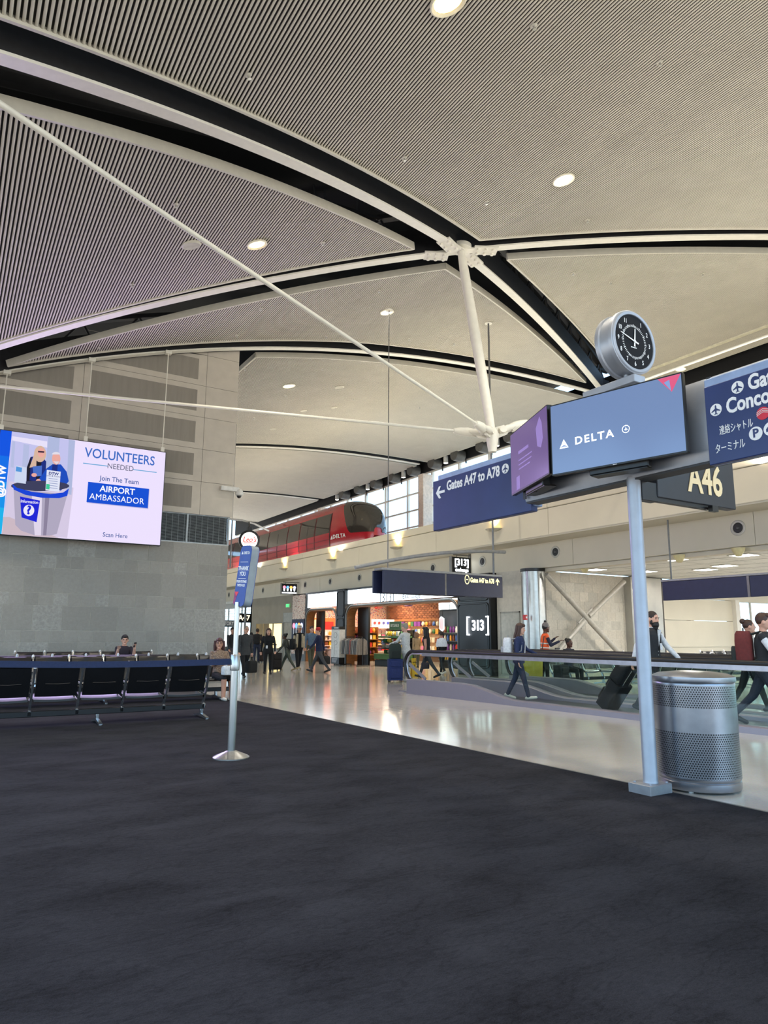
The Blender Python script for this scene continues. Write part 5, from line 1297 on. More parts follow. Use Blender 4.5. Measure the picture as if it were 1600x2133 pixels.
# ================================================================ trash can with perforated bands
def perforated(name,base,r,p):
    M=bpy.data.materials.new(name); M.use_nodes=True; nt=M.node_tree; B=nt.nodes['Principled BSDF']
    def mth(op,a,b=None):
        n=nt.nodes.new('ShaderNodeMath'); n.operation=op
        for i,v in enumerate((a,b)):
            if v is None: continue
            if isinstance(v,(int,float)): n.inputs[i].default_value=v
            else: nt.links.new(v,n.inputs[i])
        return n.outputs[0]
    tc=nt.nodes.new('ShaderNodeTexCoord'); s=nt.nodes.new('ShaderNodeSeparateXYZ'); nt.links.new(tc.outputs['Object'],s.inputs[0])
    ang=mth('ARCTAN2',s.outputs[1],s.outputs[0]); N=round(2*math.pi*r/p)
    u=mth('MULTIPLY',ang,N/(2*math.pi)); v=mth('DIVIDE',s.outputs[2],p*.866); row=mth('FLOOR',v); par=mth('MULTIPLY',mth('MODULO',row,2.0),.5)
    fx=mth('SUBTRACT',mth('FRACT',mth('ADD',u,par)),.5); fy=mth('MULTIPLY',mth('SUBTRACT',mth('FRACT',v),.5),.866)
    d=mth('SQRT',mth('ADD',mth('MULTIPLY',fx,fx),mth('MULTIPLY',fy,fy))); hole=mth('LESS_THAN',d,.31)
    mx=nt.nodes.new('ShaderNodeMixRGB'); mx.inputs[1].default_value=rgb(*base); mx.inputs[2].default_value=(.004,.004,.005,1); nt.links.new(hole,mx.inputs[0]); nt.links.new(mx.outputs[0],B.inputs['Base Color'])
    nt.links.new(mth('MULTIPLY',mth('SUBTRACT',1.0,hole),.8),B.inputs['Metallic']); B.inputs['Roughness'].default_value=.30; return M
M_CAN=mat('can_silver',(150,152,158),.30,.85,var=.05)
tcx,tcy=6.12,4.28
tc_=thing('trash_can','silver perforated steel trash can beside the sign post','trash can',T((tcx,tcy,0)))
rr=.365
MB().lathe([(rr*.97,.02),(rr*.985,.03),(rr*.985,.085),(rr*.96,.095),(rr*.985,.105),(rr,.125),(rr,.13)],n=56).build('base_band',M_CAN,tc_,True)
MB().lathe([(rr-.002,.13),(rr-.002,.525)],n=56).build('perforated_band',perforated('perforated_steel',(140,142,148),rr,.0225),tc_,True)
MB().lathe([(rr,.525),(rr,.745)],n=56).build('plain_band',M_CAN,tc_,True)
MB().lathe([(rr-.002,.745),(rr-.002,.94)],n=56).build('perforated_band',perforated('perforated_steel_upper',(140,142,148),rr,.0225),tc_,True)
MB().lathe([(rr,.94),(rr*1.0,.955),(rr*.985,.965),(rr*1.0,.97)],n=56).build('collar',M_CAN,tc_,True)
MB().lathe([(rr*1.02,.968),(rr*1.03,.98),(rr*1.02,1.015),(rr*.85,1.04),(rr*.45,1.057),(rr*.05,1.062)],n=56).build('lid',M_CAN,tc_,True)
for a in (0,90,180,270): MB().cyl((rr*.8*math.cos(R(a+20)),rr*.8*math.sin(R(a+20)),0.0),(rr*.8*math.cos(R(a+20)),rr*.8*math.sin(R(a+20)),.03),.022,n=10).build('foot',mat('foot_white',(210,210,205),.5),tc_)

# ================================================================ moving walkways
M_LAV=mat('walkway_cladding',(146,140,150),.35,.35,var=.01); M_RAIL=mat('handrail_rubber',(20,20,22),.35); M_RTRIM=mat('rail_trim_silver',(176,174,184),.28,.7)
M_WGL=glass_mat('walkway_glass',(.93,.975,.96,1)); M_PAL=mat('pallet_grey',(66,68,72),.4,.5,stretch=(1,60,1),scale=3,var=.25)
wd_=Vector((.5,-8.48,0)).normalized(); ww=Vector((-wd_.y,wd_.x,0))
def WM(w,s0=0):
    m=Matrix((wd_,ww,Vector((0,0,1)))).transposed().to_4x4(); m.translation=Vector((9.69,14.45,0))+ww*w+wd_*s0; return m
LEN=24.0
PL=[(0,.34),(1.9,.35),(2.3,.33),(2.8,.24),(3.2,.15),(3.6,.11),(LEN,.10)]
def plz(s):
    for (a,za),(b,zb) in zip(PL[:-1],PL[1:]):
        if a<=s<=b: return za+(zb-za)*(s-a)/(b-a)
    return PL[0][1]
# shared balustrade meshes (local: x along, y across 0..0.16, z up)
b=MB(); vs=[];fs=[]
ss=[0,.6,1.2,1.9,2.1,2.3,2.5,2.65,2.8,2.95,3.1,3.3,3.6,4.2,8,12,16,20,LEN]
for s in ss: z=plz(s); vs += [(s,-.10,0),(s,-.10,z-.02),(s,-.07,z),(s,.07,z),(s,.10,z-.02),(s,.10,0)]
for i in range(len(ss)-1):
    for k in range(5): fs.append((i*6+k,(i+1)*6+k,(i+1)*6+k+1,i*6+k+1))
fs += [(0,1,2,3,4,5),tuple(range(6*len(ss)-6,6*len(ss)))[::-1]]
b.add(vs,fs); PLM=b.mesh('plinth',M_LAV,True)
hr=[(LEN,1.0),(16,1.0),(8,1.0),(3,1.0),(.45,1.0)]+[(.13+.32*math.cos(R(a))*1.0,.68+.32*math.sin(R(a))) for a in range(75,181,15)]+[(-.16,.55),(-.10,.42),(.0,.34)]
HRM=MB().tube([(x,0,z) for x,z in hr],.042,10).mesh('handrail',M_RAIL,True)
RTM=MB().bar([(LEN,0,.93),(12,0,.93),(3,0,.93),(.5,0,.93)],.05,.075).mesh('rail_trim',M_RTRIM)
NTM=MB().tube([(.5,0,.945)]+[(.15+.26*math.cos(R(a)),.68+.26*math.sin(R(a))) and (.15+.26*math.cos(R(a)),0,.68+.26*math.sin(R(a))) for a in range(80,181,20)]+[(-.06,0,.5),(.04,0,.36)],.02,8).mesh('newel_trim',M_RTRIM,True)
DGM=MB().bar([(-.02,0,.70),(.62,0,.36)],.03,.07).mesh('newel_strut',M_RTRIM)
def pane(s0,s1):
    b=MB(); n=6; poly=[(s0,.93)]+[(s0+(s1-s0)*i/n,plz(s0+(s1-s0)*i/n)-.01) for i in range(n+1)]+[(s1,.93)]
    b.prism(poly,-.005,.005,Matrix.Rotation(R(90),4,'X')); return b.mesh('glass_pane',M_WGL)
p0=MB(); p0.prism([(.44,.93)]+[(.15+.25*math.cos(R(a)),.68+.25*math.sin(R(a))) for a in range(80,181,20)]+[(-.04,.5),(.05,.34),(1.2,.34),(1.2,.93)],-.005,.005,Matrix.Rotation(R(90),4,'X'))
panes=[p0.mesh('glass_pane',M_WGL)]+[pane(1.21+1.5*i,1.21+1.5*(i+1)-.012) for i in range(15)]
def walkway(w0,w1,lab):
    e=thing('moving_walkway',lab,'moving walkway',None,'moving walkways')
    for w in (w0,w1):
        M=WM(w); link('plinth',PLM,e,M); h_=link('handrail',HRM,e,M); link('rail_trim',RTM,e,M); link('newel_trim',NTM,e,M); link('newel_strut',DGM,e,M)
        for pmsh in panes: link('glass_pane',pmsh,e,M)
    MB().box(.3,LEN,.1,w1-w0-.1,.004,.03).build('pallet_belt',M_PAL,e,M=WM(w0)); MB().box(-.6,.3,.1,w1-w0-.1,.001,.032).build('comb_plate',M_RTRIM,e,M=WM(w0))
    return e
walkway(0,1.42,'moving walkway nearest us with glass sides behind the trash can')
walkway(2.05,3.45,'farther moving walkway running beside the first')
for i,(w,s) in enumerate(((2.05,4.6),(3.45,5.6))):
    M=WM(w,s); mk=thing('orange_marker',('small orange marker on the inner walkway glass','small orange marker on the outermost walkway glass')[i],'marker'); MB().cbox(-.12,.12,-.13,-.105,.16,.26,.005).build('marker_plate',mat('orange_tag',(228,110,50),.5),mk,M=M)

# ================================================================ overhead directional signs
ov=thing('overhead_sign','long navy overhead sign for gates A47 to A78 on thin ceiling rods','sign'); Yo=16.4
M_NV2=mat('sign_navy_dark',(30,36,66),.4,var=.05)
xl,xm,xr_=at(797,1210,Y=Yo).x,at(927,1215,Y=Yo).x,at(1045,1220,Y=Yo).x; zt=at(920,1195,Y=Yo).z; zb_=at(920,1240,Y=Yo).z
for a,c in ((xl,xm-.03),(xm+.03,xr_)): MB().cbox(a,c,Yo-.05,Yo+.03,zb_,zt,.008).build('sign_panel',M_NV2,ov)
MB().cbox(xl-.12,xr_-.1,Yo+.3,Yo+.36,zb_,zt,.008).build('sign_panel',M_NV2,ov)
MB().box(xm-.03,xm+.03,Yo-.04,Yo+.36,zb_,zt).build('divider',M_BRONZE,ov); MB().cbox(xl-.06,xr_,Yo-.04,Yo+.36,zt,zt+.07,.01).build('top_rail',mat('rail_grey',(150,150,150),.4,.3),ov)
GL=glow('sign_yellow',(246,238,176),1.0)
tz=at(1000,1210,Y=Yo).z; text('⊖ Gates A47 to A78',.20,GL,ov,face_to((at(966,1209,Y=Yo).x,Yo-.054,tz),(0,-1,0)),align='LEFT',bold=.005,fitw=at(1027,1209,Y=Yo).x-at(966,1209,Y=Yo).x)
am=face_to((at(1034,1212,Y=Yo).x,Yo-.054,tz),(0,-1,0)); MB().prism([(-.018,-.11),(.018,-.11),(.018,.03),(.07,-.03),(.07,.012),(0,.10),(-.07,.012),(-.07,-.03),(-.018,.03)],0,.004,am).build('arrow',GL,ov)
cpts=[at(px,py,Y=Yo+.15) for px,py in ((740,1182),(780,1174),(820,1166),(870,1158),(920,1152),(970,1149),(1010,1148),(1052,1150))]
MB().tube(cpts,.055,10).build('curved_rail',mat('rail_grey',(150,150,150),.4,.3),ov,True)
for px in (808,1028):
    p=at(px,1170,Y=Yo+.15); MB().cyl((p.x,Yo+.15,zt),(p.x,Yo+.15,zv(p.x)+.05),.014 if px==808 else .03,n=8).build('hanger_rod',mat('rod_grey',(110,110,110),.4,.3),ov); MB().lathe([(.12,0),(.12,.02)],(p.x,Yo+.15,zv(p.x)+.02),14).build('ceiling_rose',M_WHITE,ov)
os2=thing('gate_room_sign','blank navy overhead sign hanging in the far gate room','sign'); Xo=15.6
z0_,z1_=2.29,2.77
for a,c in ((9.33,11.6),(6.9,9.27)): MB().cbox(Xo,Xo+.1,a,c,z0_,z1_,.008).build('sign_panel',M_NV2,os2)
MB().cbox(Xo-.02,Xo+.14,6.9,11.62,z1_,z1_+.05,.008).build('top_rail',mat('rail_grey',(150,150,150),.4,.3),os2); MB().box(Xo-.01,Xo+.11,9.27,9.33,z0_,z1_).build('divider',M_BRONZE,os2)
for y in (11.35,7.3): MB().cyl((Xo+.05,y,z1_),(Xo+.05,y,4.36),.022,n=8).build('hanger_rod',mat('rod_grey',(110,110,110),.4,.3),os2)
# round diner sign
lo=thing('round_sign',"round white Leo's sign with black rim above the blue post sign",'sign'); Yl=30.0
c_=at(519,1126,Y=Yl); rl=.47
MB().lathe([(rl,-.09),(rl+.0,.09),(rl-.1,.10)],n=32).build('rim',M_BLACK,lo,True,face_to(c_,(-.3,-1,0)))
MB().prism(circ(rl-.1,28),.09,.105,face_to(c_,(-.3,-1,0))).build('face',glow('leo_white',(240,236,232),.85),lo)
Fl=face_to(c_,(-.3,-1,0))
text("Leo's",.34,mat('leo_red',(214,52,52),.5,emit=(214,52,52),es=.5,var=0),lo,Fl@Matrix.Translation((0,.03,.107)),depth=.002,bold=.006,xs=.85,shear=.3); MB().prism([(-.25,-.13),(.26,-.13),(.26,-.10),(-.25,-.10)],.106,.109,Fl).build('underline',MATS['leo_red'],lo)
text('CONEY',.08,M_BLACK,lo,Fl@Matrix.Translation((.02,-.19,.107)),depth=.002); text('ISLAND',.08,M_BLACK,lo,Fl@Matrix.Translation((.02,-.27,.107)),depth=.002)
MB().cyl(c_+Vector((0,0,rl-.02)),at(519,1087,Y=Yl+.25),.03,n=8).build('hanger_rod',M_BLACK,lo); MB().cbox(c_.x-.1,c_.x+.1,Yl-.08,Yl+.08,c_.z+rl-.03,c_.z+rl+.14,.01).build('hanger_block',M_BLACK,lo)
rl_=[at(px,py,Y=Yl+.3) for px,py in ((470,1078),(484,1082),(505,1084),(530,1091),(560,1106))]
cr_=thing('curved_sign_rail','thin curved grey rail hanging by the pier above the round sign','rail'); MB().tube(rl_,.05,8).build('rail',mat('rail_grey',(150,150,150),.4,.3),cr_,True)
MB().cyl(rl_[1],(rl_[1].x,rl_[1].y,zv(rl_[1].x)+.05),.012,n=8).build('hanger_rod',MATS['rod_grey'],cr_); MB().cyl(rl_[1],rl_[1]-Vector((0,0,2.2)),.035,n=8).build('drop_post',MATS['rod_grey'],cr_)
# wet floor sign and yellow cart
wf=thing('wet_floor_sign','yellow folding wet floor sign behind the walkway glass','floor sign'); c_=at(862,1410,Z=0)
for s_ in (-1,1): MB().prism([(-.15,0),(.15,0),(.08,.62),(-.08,.62)],-.01,.01,T((c_.x,c_.y+s_*.10,0),R(20),R(90+s_*9))).build('leaf',mat('caution_yellow',(236,190,40),.5),wf)
text('!',.3,M_BLACK,wf,T((c_.x-.03,c_.y-.118,.30),R(20),R(81)),depth=.002); text('CAUTION',.055,M_BLACK,wf,T((c_.x-.03,c_.y-.085,.48),R(20),R(81)),depth=.002)
# seats of the far gate room seen through the walkway glass
for i,(X,Yr) in enumerate(((17.2,14.4),(18.6,12.2),(24.0,14.2),(24.0,12.0),(22.5,9.0))):
    bench(X+1.2,Yr,6,(-1,1)[i%2],('bench of seats before the cross-braced wall','bench of seats behind the vest-wearing man on the walkway','bench of seats under the bright gate window','bench of seats in the middle of the far gate room','bench of seats near the right picture edge beyond the walkways')[i])
# fill lamps added out of sight behind the parapet to brighten the vault
for i in range(7):
    y=-6+10*i; e=thing('fill_lamp','long added fill lamp, unseen in the guideway trough behind the parapet','fill lamp',T((15.78,y,5.2)),'added fill lamps behind the parapet')
    MB().cbox(-.12,.12,0,9,0,.12,.01).build('housing',M_MULL,e); MB().box(-.1,.1,.05,8.95,.12,.125).build('lens',glow('fill_lens',(255,240,214),2),e)
    lamp('fill_light','AREA',(15.78,y+4.5,5.36),FILL,(1,.94,.84),.25,(-.25,0,1),sy=9)
# ================================================================ people
def cmat(name,c,rough=.85,var=.07,scale=25): return mat('cloth_'+name,c,rough,var=var,scale=scale)
SKIN={'light':mat('skin_light',(214,164,140),.5,var=.03),'tan':mat('skin_tan',(190,138,112),.5,var=.03),'dark':mat('skin_dark',(92,60,46),.5,var=.03)}
HAIR={'black':mat('hair_black',(22,19,18),.5),'brown':mat('hair_brown',(66,42,32),.5),'auburn':mat('hair_auburn',(70,34,30),.45),'grey':mat('hair_grey',(146,138,126),.6),'sandy':mat('hair_sandy',(124,96,72),.5),'short':mat('hair_dark_brown',(44,33,27),.6)}
M_EYE=mat('eye_dark',(30,22,20),.3); M_LIP=mat('lips',(158,86,80),.5); M_BAG=cmat('bag_black',(22,22,24)); M_HARD=mat('case_wheel',(24,24,26),.5)
def RX(a): return Matrix.Rotation(a,3,'X')
def ik(S_,Tt,l1,l2,pole):
    d=Tt-S_; L=min(d.length,(l1+l2)*.999); d.normalize(); a=math.acos(max(-1,min(1,(l1*l1+L*L-l2*l2)/(2*l1*L))))
    pl=pole-d*pole.dot(d); pl.normalize(); return S_+d*(l1*math.cos(a))+pl*(l1*math.sin(a)), S_+d*L
def person(name_label, px, gy=None, top=None, pos=None, height=None, phi=180, lean=3, legs=((20,5),(-18,12)), arms=((12,6,15),(-12,6,15)), hands=(None,None),
           top_m=None, sleeve=None, fore=None, pant=None, shin=None, shoe=None, skin='light', hair=None, hairstyle='short', headyaw=0, headpitch=0, hem=.93, bulk=1.0, seated=False, extras=(), seat=.43, fem=False, cat='person', legspread=0, shawl=None):
    P=Vector(pos) if pos is not None else at(px,gy,Z=0)
    if height is None: height=at(px,top,Y=P.y).z if abs(P.y)>1 else 1.7
    k=height/1.765
    A=math.atan2(P.x,P.y)+R(phi); rz=-A
    E_=thing('person',name_label,cat,T((P.x,P.y,P.z),rz))
    inv=E_.matrix_basis.inverted()
    sk=SKIN[skin]; MS=[top_m,sleeve or top_m,fore or sleeve or top_m,pant,shin or pant,shoe,sk]
    # --- joints (metres at 1.765 m, scaled at the end)
    hipz=.90; J={}
    pel=Vector((0,0,hipz)); sw=.178*bulk*(.94 if fem else 1)
    def spine(p): return pel+RX(-R(lean))@(Vector(p)-pel)
    J['neck']=spine((0,-.01,1.475)); J['headc']=spine((0,.018,1.625))
    prim=[]   # (a,b,ra,rb,mat)
    for s_,(hf,kb) in zip((1,-1),legs):
        h=Vector((s_*(.085+.008*bulk),0,hipz)); sp=s_*R(legspread)
        d1=Matrix.Rotation(sp,3,'Y').inverted()@(RX(R(hf))@Vector((0,0,-1))); kn=h+d1*.415
        d2=Matrix.Rotation(sp,3,'Y').inverted()@(RX(R(hf-kb))@Vector((0,0,-1))); an=kn+d2*.40
        ft=RX(R(max(-35,min(25,(hf-kb)*.6))))@Vector((s_*.15,1,0)); ft.normalize()
        if seated: ft=Vector((s_*.15,1,0)).normalized()
        toe=an+ft*.17+Vector((0,0,-.045)); heel=an-ft*.05+Vector((0,0,-.04))
        prim += [(h,kn,.098*bulk**.5,.066,3),(kn,an,.064,.046,4),(heel,toe,.042,.036,5)]
        J['foot%d'%s_]=min(toe.z-.036,heel.z-.042)
    # --- arms
    sc=Matrix.Diagonal((k,k,k,1))
    dz=-min(J['foot1'],J['foot-1'])
    if seated: dz=seat-(hipz-.10)
    HD={}
    for s_,(fl,ab,el),ht in zip((1,-1),arms,hands):
        S_=spine((s_*sw,-.005,1.415))
        if ht is not None:
            tl=inv@Vector(ht); tl=tl/k-Vector((0,0,dz)); eb,wr=ik(S_,tl,.285,.25,Vector((s_*.5,-.6,-.6)))
            hd_=(wr-eb).normalized()
        else:
            d1=Matrix.Rotation(-s_*R(ab),3,'Y')@(RX(R(fl))@Vector((0,0,-1))); eb=S_+d1*.285
            d2=Matrix.Rotation(-s_*R(ab*.3),3,'Y')@(RX(R(fl+el))@Vector((0,0,-1))); wr=eb+d2*.25; hd_=d2.normalized()
        HD[s_]=(wr,hd_)
        bs=bulk**.6
        prim += [(S_,eb,.054*bs,.047*bs,1),(eb,wr,.046*bs,.034*bs,2)]
        # hand: palm, four fingers, thumb
        side=hd_.cross(Vector((0,1,0))); side=side.normalized() if side.length>.1 else Vector((1,0,0)); nrm_=side.cross(hd_).normalized()
        if nrm_.dot(Vector((-s_,0,0)))<0 and abs(hd_.z)>.5: pass
        pc=wr+hd_*.045
        for q in (-1.2,-.4,.4,1.2): prim.append((wr+hd_*.012+side*q*.010,wr+hd_*.085+side*q*.0185,.0145,.0125,6))
        for q,l in zip((-1.5,-.5,.5,1.5),(.060,.074,.078,.066)):
            a=wr+hd_*.088+side*q*.0195; b=a+(hd_*.9+nrm_*.35+side*q*.06).normalized()*l*.55; c=b+(hd_*.55+nrm_*.85).normalized()*l*.5
            prim += [(a,b,.0088,.0082,6),(b,c,.0082,.0072,6)]
        ts=side*(1 if s_>0 else -1); a=wr+hd_*.03+ts*.022; b=a+(hd_*.6+ts*.7).normalized()*.035; c=b+(hd_*.9+nrm_*.3).normalized()*.03
        prim += [(a,b,.0125,.0105,6),(b,c,.0105,.009,6)]
    hx=math.radians(headyaw); HM=RX(-R(lean*.5)+R(headpitch))@Matrix.Rotation(hx,3,'Z') if True else None
    HM=Matrix.Rotation(hx,3,'Z')@RX(R(-headpitch))
    hc=J['headc']+Vector((0,0,.012)); HS=1.09
    prim += [(J['neck']-Vector((0,0,.05)),hc-Vector((0,.02,.06)),.056,.052,6)]
    b=MB()
    for (a,c,ra,rb,mi) in prim:
        n_=10 if ra>.02 else 7
        b.cyl(a,c,ra,rb,n_); b.ell(a,(ra,ra,ra),n_,n_//2+2); b.ell(c,(rb,rb,rb),n_,n_//2+2)
    # torso loft
    wst=.128 if fem else .142
    rings=[(.80,.10,.085),(.86,.155,.115),(.93,.166 if fem else .158,.122),(1.02,.150,.114),(1.10,wst,.106),(1.20,.152,.116),(1.30,.166,.122),(1.38,.180,.114),(1.435,.158,.095),(1.475,.085,.072),(1.495,.05,.05)]
    n_=18; vs=[];fs=[]
    for (z,rx_,ry_) in rings:
        for i in range(n_):
            t=2*math.pi*i/n_; f=math.cos(t); g=math.sin(t)
            chest=.018 if (fem and 1.22<z<1.36 and g>.3) else 0
            vs.append(spine((rx_*bulk*math.copysign(abs(f)**.85,f),ry_*bulk*math.copysign(abs(g)**.85,g)+chest,z)))
    for j in range(len(rings)-1):
        for i in range(n_): fs.append((j*n_+i,j*n_+(i+1)%n_,(j+1)*n_+(i+1)%n_,(j+1)*n_+i))
    fs += [tuple(range(n_))[::-1],tuple(range((len(rings)-1)*n_,len(rings)*n_))]; b.add(vs,fs)
    if hem<.9 and not seated:
        vs=[];rg=[(hem,.185,.14),(.93,.175,.135),(1.05,.155,.12)]
        for (z,rx_,ry_) in rg:
            for i in range(n_): t=2*math.pi*i/n_; vs.append(spine((rx_*bulk*math.cos(t),ry_*bulk*math.sin(t),z)))
        b.add(vs,[(j*n_+i,j*n_+(i+1)%n_,(j+1)*n_+(i+1)%n_,(j+1)*n_+i) for j in range(2) for i in range(n_)]+[tuple(range(n_))[::-1],tuple(range(2*n_,3*n_))])
    if shawl is not None:
        vs=[];rg=[(1.14,.255,.20),(1.25,.25,.18),(1.38,.225,.14),(1.47,.13,.10),(1.50,.07,.07)]
        for (z,rx_,ry_) in rg:
            for i in range(n_): t=2*math.pi*i/n_; vs.append(spine((rx_*math.cos(t),ry_*math.sin(t)-.01,z)))
        b.add(vs,[(j*n_+i,j*n_+(i+1)%n_,(j+1)*n_+(i+1)%n_,(j+1)*n_+i) for j in range(4) for i in range(n_)]+[tuple(range(n_))[::-1],tuple(range(4*n_,5*n_))])
    # head
    HL=(HM.to_4x4()@Matrix.Diagonal((HS,HS,HS,1))).to_3x3()
    for c,r_ in (((0,0,0),(.076,.094,.112)),((0,.018,-.055),(.058,.072,.062)),((0,.096,-.018),(.013,.020,.024)),((0,.076,-.095),(.028,.022,.022)),((-.078,-.005,-.012),(.012,.022,.034)),((.078,-.005,-.012),(.012,.022,.034))):
        b.ell(hc+HL@Vector(c),r_,14,10,HL)
    me=b.mesh('body_src',[MS[0]]); me.transform(Matrix.Translation((0,0,dz))); me.transform(sc)
    ob=bpy.data.objects.new('tmp',me); COL.objects.link(ob)
    rm=ob.modifiers.new('r','REMESH'); rm.mode='VOXEL'; rm.voxel_size=.0092*k; sm=ob.modifiers.new('s','SMOOTH'); sm.factor=.5; sm.iterations=3
    dg=bpy.context.evaluated_depsgraph_get(); m2=bpy.data.meshes.new_from_object(ob.evaluated_get(dg)); bpy.data.objects.remove(ob); bpy.data.meshes.remove(me)
    # clothing zones by nearest bone
    n=len(m2.polygons); ctr=np.empty(n*3); m2.polygons.foreach_get('center',ctr); ctr=ctr.reshape(-1,3)/k-np.array((0,0,dz))
    zones=list(prim)
    zones += [(spine((0,0,.86)),spine((0,0,hem-.13)) if hem>.99 else spine((0,0,.88)),.13*bulk,.13*bulk,3),(spine((0,0,hem+.10)),spine((0,0,1.33)),.135*bulk,.15*bulk,0),(spine((-.12,0,hem+.10)),spine((-.12,0,1.38)),.06,.07,0),(spine((.12,0,hem+.10)),spine((.12,0,1.38)),.06,.07,0),(spine((-sw,0,1.40)),spine((sw,0,1.40)),.07,.07,0),
              (hc-Vector((0,0,.06)),hc+Vector((0,0,.03)),.09,.10,6)]
    best=np.full(n,1e9); mi=np.zeros(n,dtype=np.int32)
    for (a,c,ra,rb,m_) in zones:
        a_=np.array(a); d=np.array(c)-a_; L=max(d@d,1e-9); t=np.clip(((ctr-a_)@d)/L,0,1); ds=np.linalg.norm(ctr-a_-t[:,None]*d,axis=1)-(ra+(rb-ra)*t)
        w=ds<best; best[w]=ds[w]; mi[w]=m_
    if hem<.9 and not seated: w=(ctr[:,2]>hem-.01)&(ctr[:,2]<1.1)&(mi==3); mi[w]=0
    if shawl is not None: w=(ctr[:,2]>1.13)&(mi<3); mi[w]=7
    m2.materials.clear()
    for mm in MS+([shawl] if shawl is not None else []): m2.materials.append(mm)
    m2.polygons.foreach_set('material_index',mi); m2.polygons.foreach_set('use_smooth',[True]*n); m2.name='body'; m2.update()
    link('body',m2,E_)
    F=Matrix.Translation(Vector((0,0,dz))*k)@sc           # joint space -> person space
    HF=F@Matrix.Translation(hc)@HM.to_4x4()@Matrix.Diagonal((HS,HS,HS,1))
    for s_ in (-1,1):
        MB().ell((s_*.032,.083,.012),(.012,.008,.0085),8,6).build('eye',M_EYE,E_,True,HF)
        if hair is not None: MB().tube([(s_*.016,.094,.031),(s_*.034,.092,.036),(s_*.05,.080,.030)],.0035,6).build('eyebrow',hair,E_,True,HF)
    MB().ell((0,.091,-.055),(.024,.008,.0075),8,6).build('mouth',M_LIP,E_,True,HF)
    if hair is not None:
        h=MB()
        if hairstyle in('short','long','pony','bob'):
            h.ell((0,-.018,.030),(.086,.096,.100),16,10); h.ell((0,.045,.082),(.066,.052,.040),12,8)
        if hairstyle=='buzz': h.ell((0,-.014,.026),(.0805,.0955,.097),16,10)
        if hairstyle=='long':
            for x,y,w_ in ((-.07,-.02,.028),(.07,-.02,.028),(-.045,-.065,.036),(.045,-.065,.036),(0,-.075,.036),(-.076,.015,.016),(.076,.015,.016)):
                h.tube([(x,y,.06),(x*1.12,y,-.06),(x*1.25,y-.01,-.17),(x*1.2,y-.02,-.30)],[w_,w_,w_*1.05,w_*.5],8)
        if hairstyle=='bob':
            for x,y,w_ in ((-.078,-.01,.036),(.078,-.01,.036),(-.05,-.07,.05),(.05,-.07,.05),(0,-.085,.05),(-.084,.012,.016),(.084,.012,.016)):
                h.tube([(x,y,.06),(x*1.1,y-.01,-.05),(x*1.15,y-.02,-.15)],[w_,w_*1.1,w_*.8],8)
            h.ell((0,.078,.072),(.058,.026,.03),10,6); h.ell((0,-.045,-.05),(.102,.07,.125),14,10)
        if hairstyle=='pony': h.tube([(0,-.10,.03),(0,-.135,.0),(0,-.13,-.09),(0,-.11,-.17)],[.03,.04,.035,.012],8)
        if hairstyle=='bun': h.ell((0,-.018,.030),(.084,.094,.098),14,9); h.ell((0,-.10,.09),(.05,.05,.05),10,7)
        h.build('hair',hair,E_,True,HF)
    return E_,F,HF,HD,spine
def cap_on(E_,HF,m):
    c=MB(); c.lathe([(.098,.0),(.099,.04),(.085,.085),(.05,.112),(.006,.12)],(0,-.008,.028),18); c.build('cap_crown',m,E_,True,HF)
    MB().prism([(-.078,.06),(-.07,.12),(-.035,.158),(.035,.158),(.07,.12),(.078,.06)],.028,.038).build('cap_brim',m,E_,M=HF)
def glasses_on(E_,HF,m=None):
    g=MB()
    for s_ in (-1,1): g.tube([(s_*.034+.023*math.cos(t*.7),.102,.010+.017*math.sin(t*.7)) for t in range(9)],.002,5,True); g.tube([(s_*.057,.098,.014),(s_*.082,.02,.012)],.002,5)
    g.build('glasses',m or M_BLACK,E_,False,HF)
def badge_on(E_,F,spine,x=-.05,z=1.10):
    MB().tube([spine((-.06,.10,1.42)),spine((x*.6,.145,1.25)),spine((x,.150,z+.05))],.005,5).build('lanyard',M_BLACK,E_,M=F); MB().cbox(-.035,.035,-.004,.004,-.055,.055,.002).build('badge',mat('badge_white',(228,230,234),.5),E_,M=F@Matrix.Translation(spine((x,.155,z))))
def rbag(w,d,h,c=.03,puff=.0):
    b=MB(); prof=rrect(w,d,min(w,d)*.3,4); L=[(0,.86),(.04,.97),(.2,1.0),(.7,1.0),(.9,.93),(1,.72)]; n=len(prof); vs=[];fs=[]
    for z,s in L:
        for x,y in prof: vs.append((x*s,y*s,z*h))
    for j in range(len(L)-1):
        for i in range(n): fs.append((j*n+i,j*n+(i+1)%n,(j+1)*n+(i+1)%n,(j+1)*n+i))
    fs += [tuple(range(n))[::-1],tuple(range((len(L)-1)*n,len(L)*n))]; b.add(vs,fs); return b
def backpack(lab,P,m,m2=None,w=.32,d=.2,h=.48,F=None,spine=None,off=-.245):
    """worn on the back of person (E_,F,...)"""
    E_,F,spine=P; o=thing('backpack',lab,'backpack',E_.matrix_basis@F@Matrix.Translation(spine((0,off,.96))))
    rbag(w,d,h).build('main_compartment',m,o,True); rbag(w*.8,.08,h*.5).build('front_pocket',m2 or m,o,True,Matrix.Translation((0,-d/2-.015,.03)))
    MB().tube([(-.03,0,h),(-.03,0,h+.04),(.03,0,h+.04),(.03,0,h)],.008,6).build('grab_handle',m2 or m,o)
    for s_ in (-1,1): MB().tube([(s_*.09,d/2-.02,h*.9),(s_*.115,d/2+.12,h*.98),(s_*.13,d/2+.245,h*.75),(s_*.12,d/2+.22,h*.35),(s_*.12,d/2,.06)],.016,6).build('shoulder_strap',m2 or m,o)
    return o
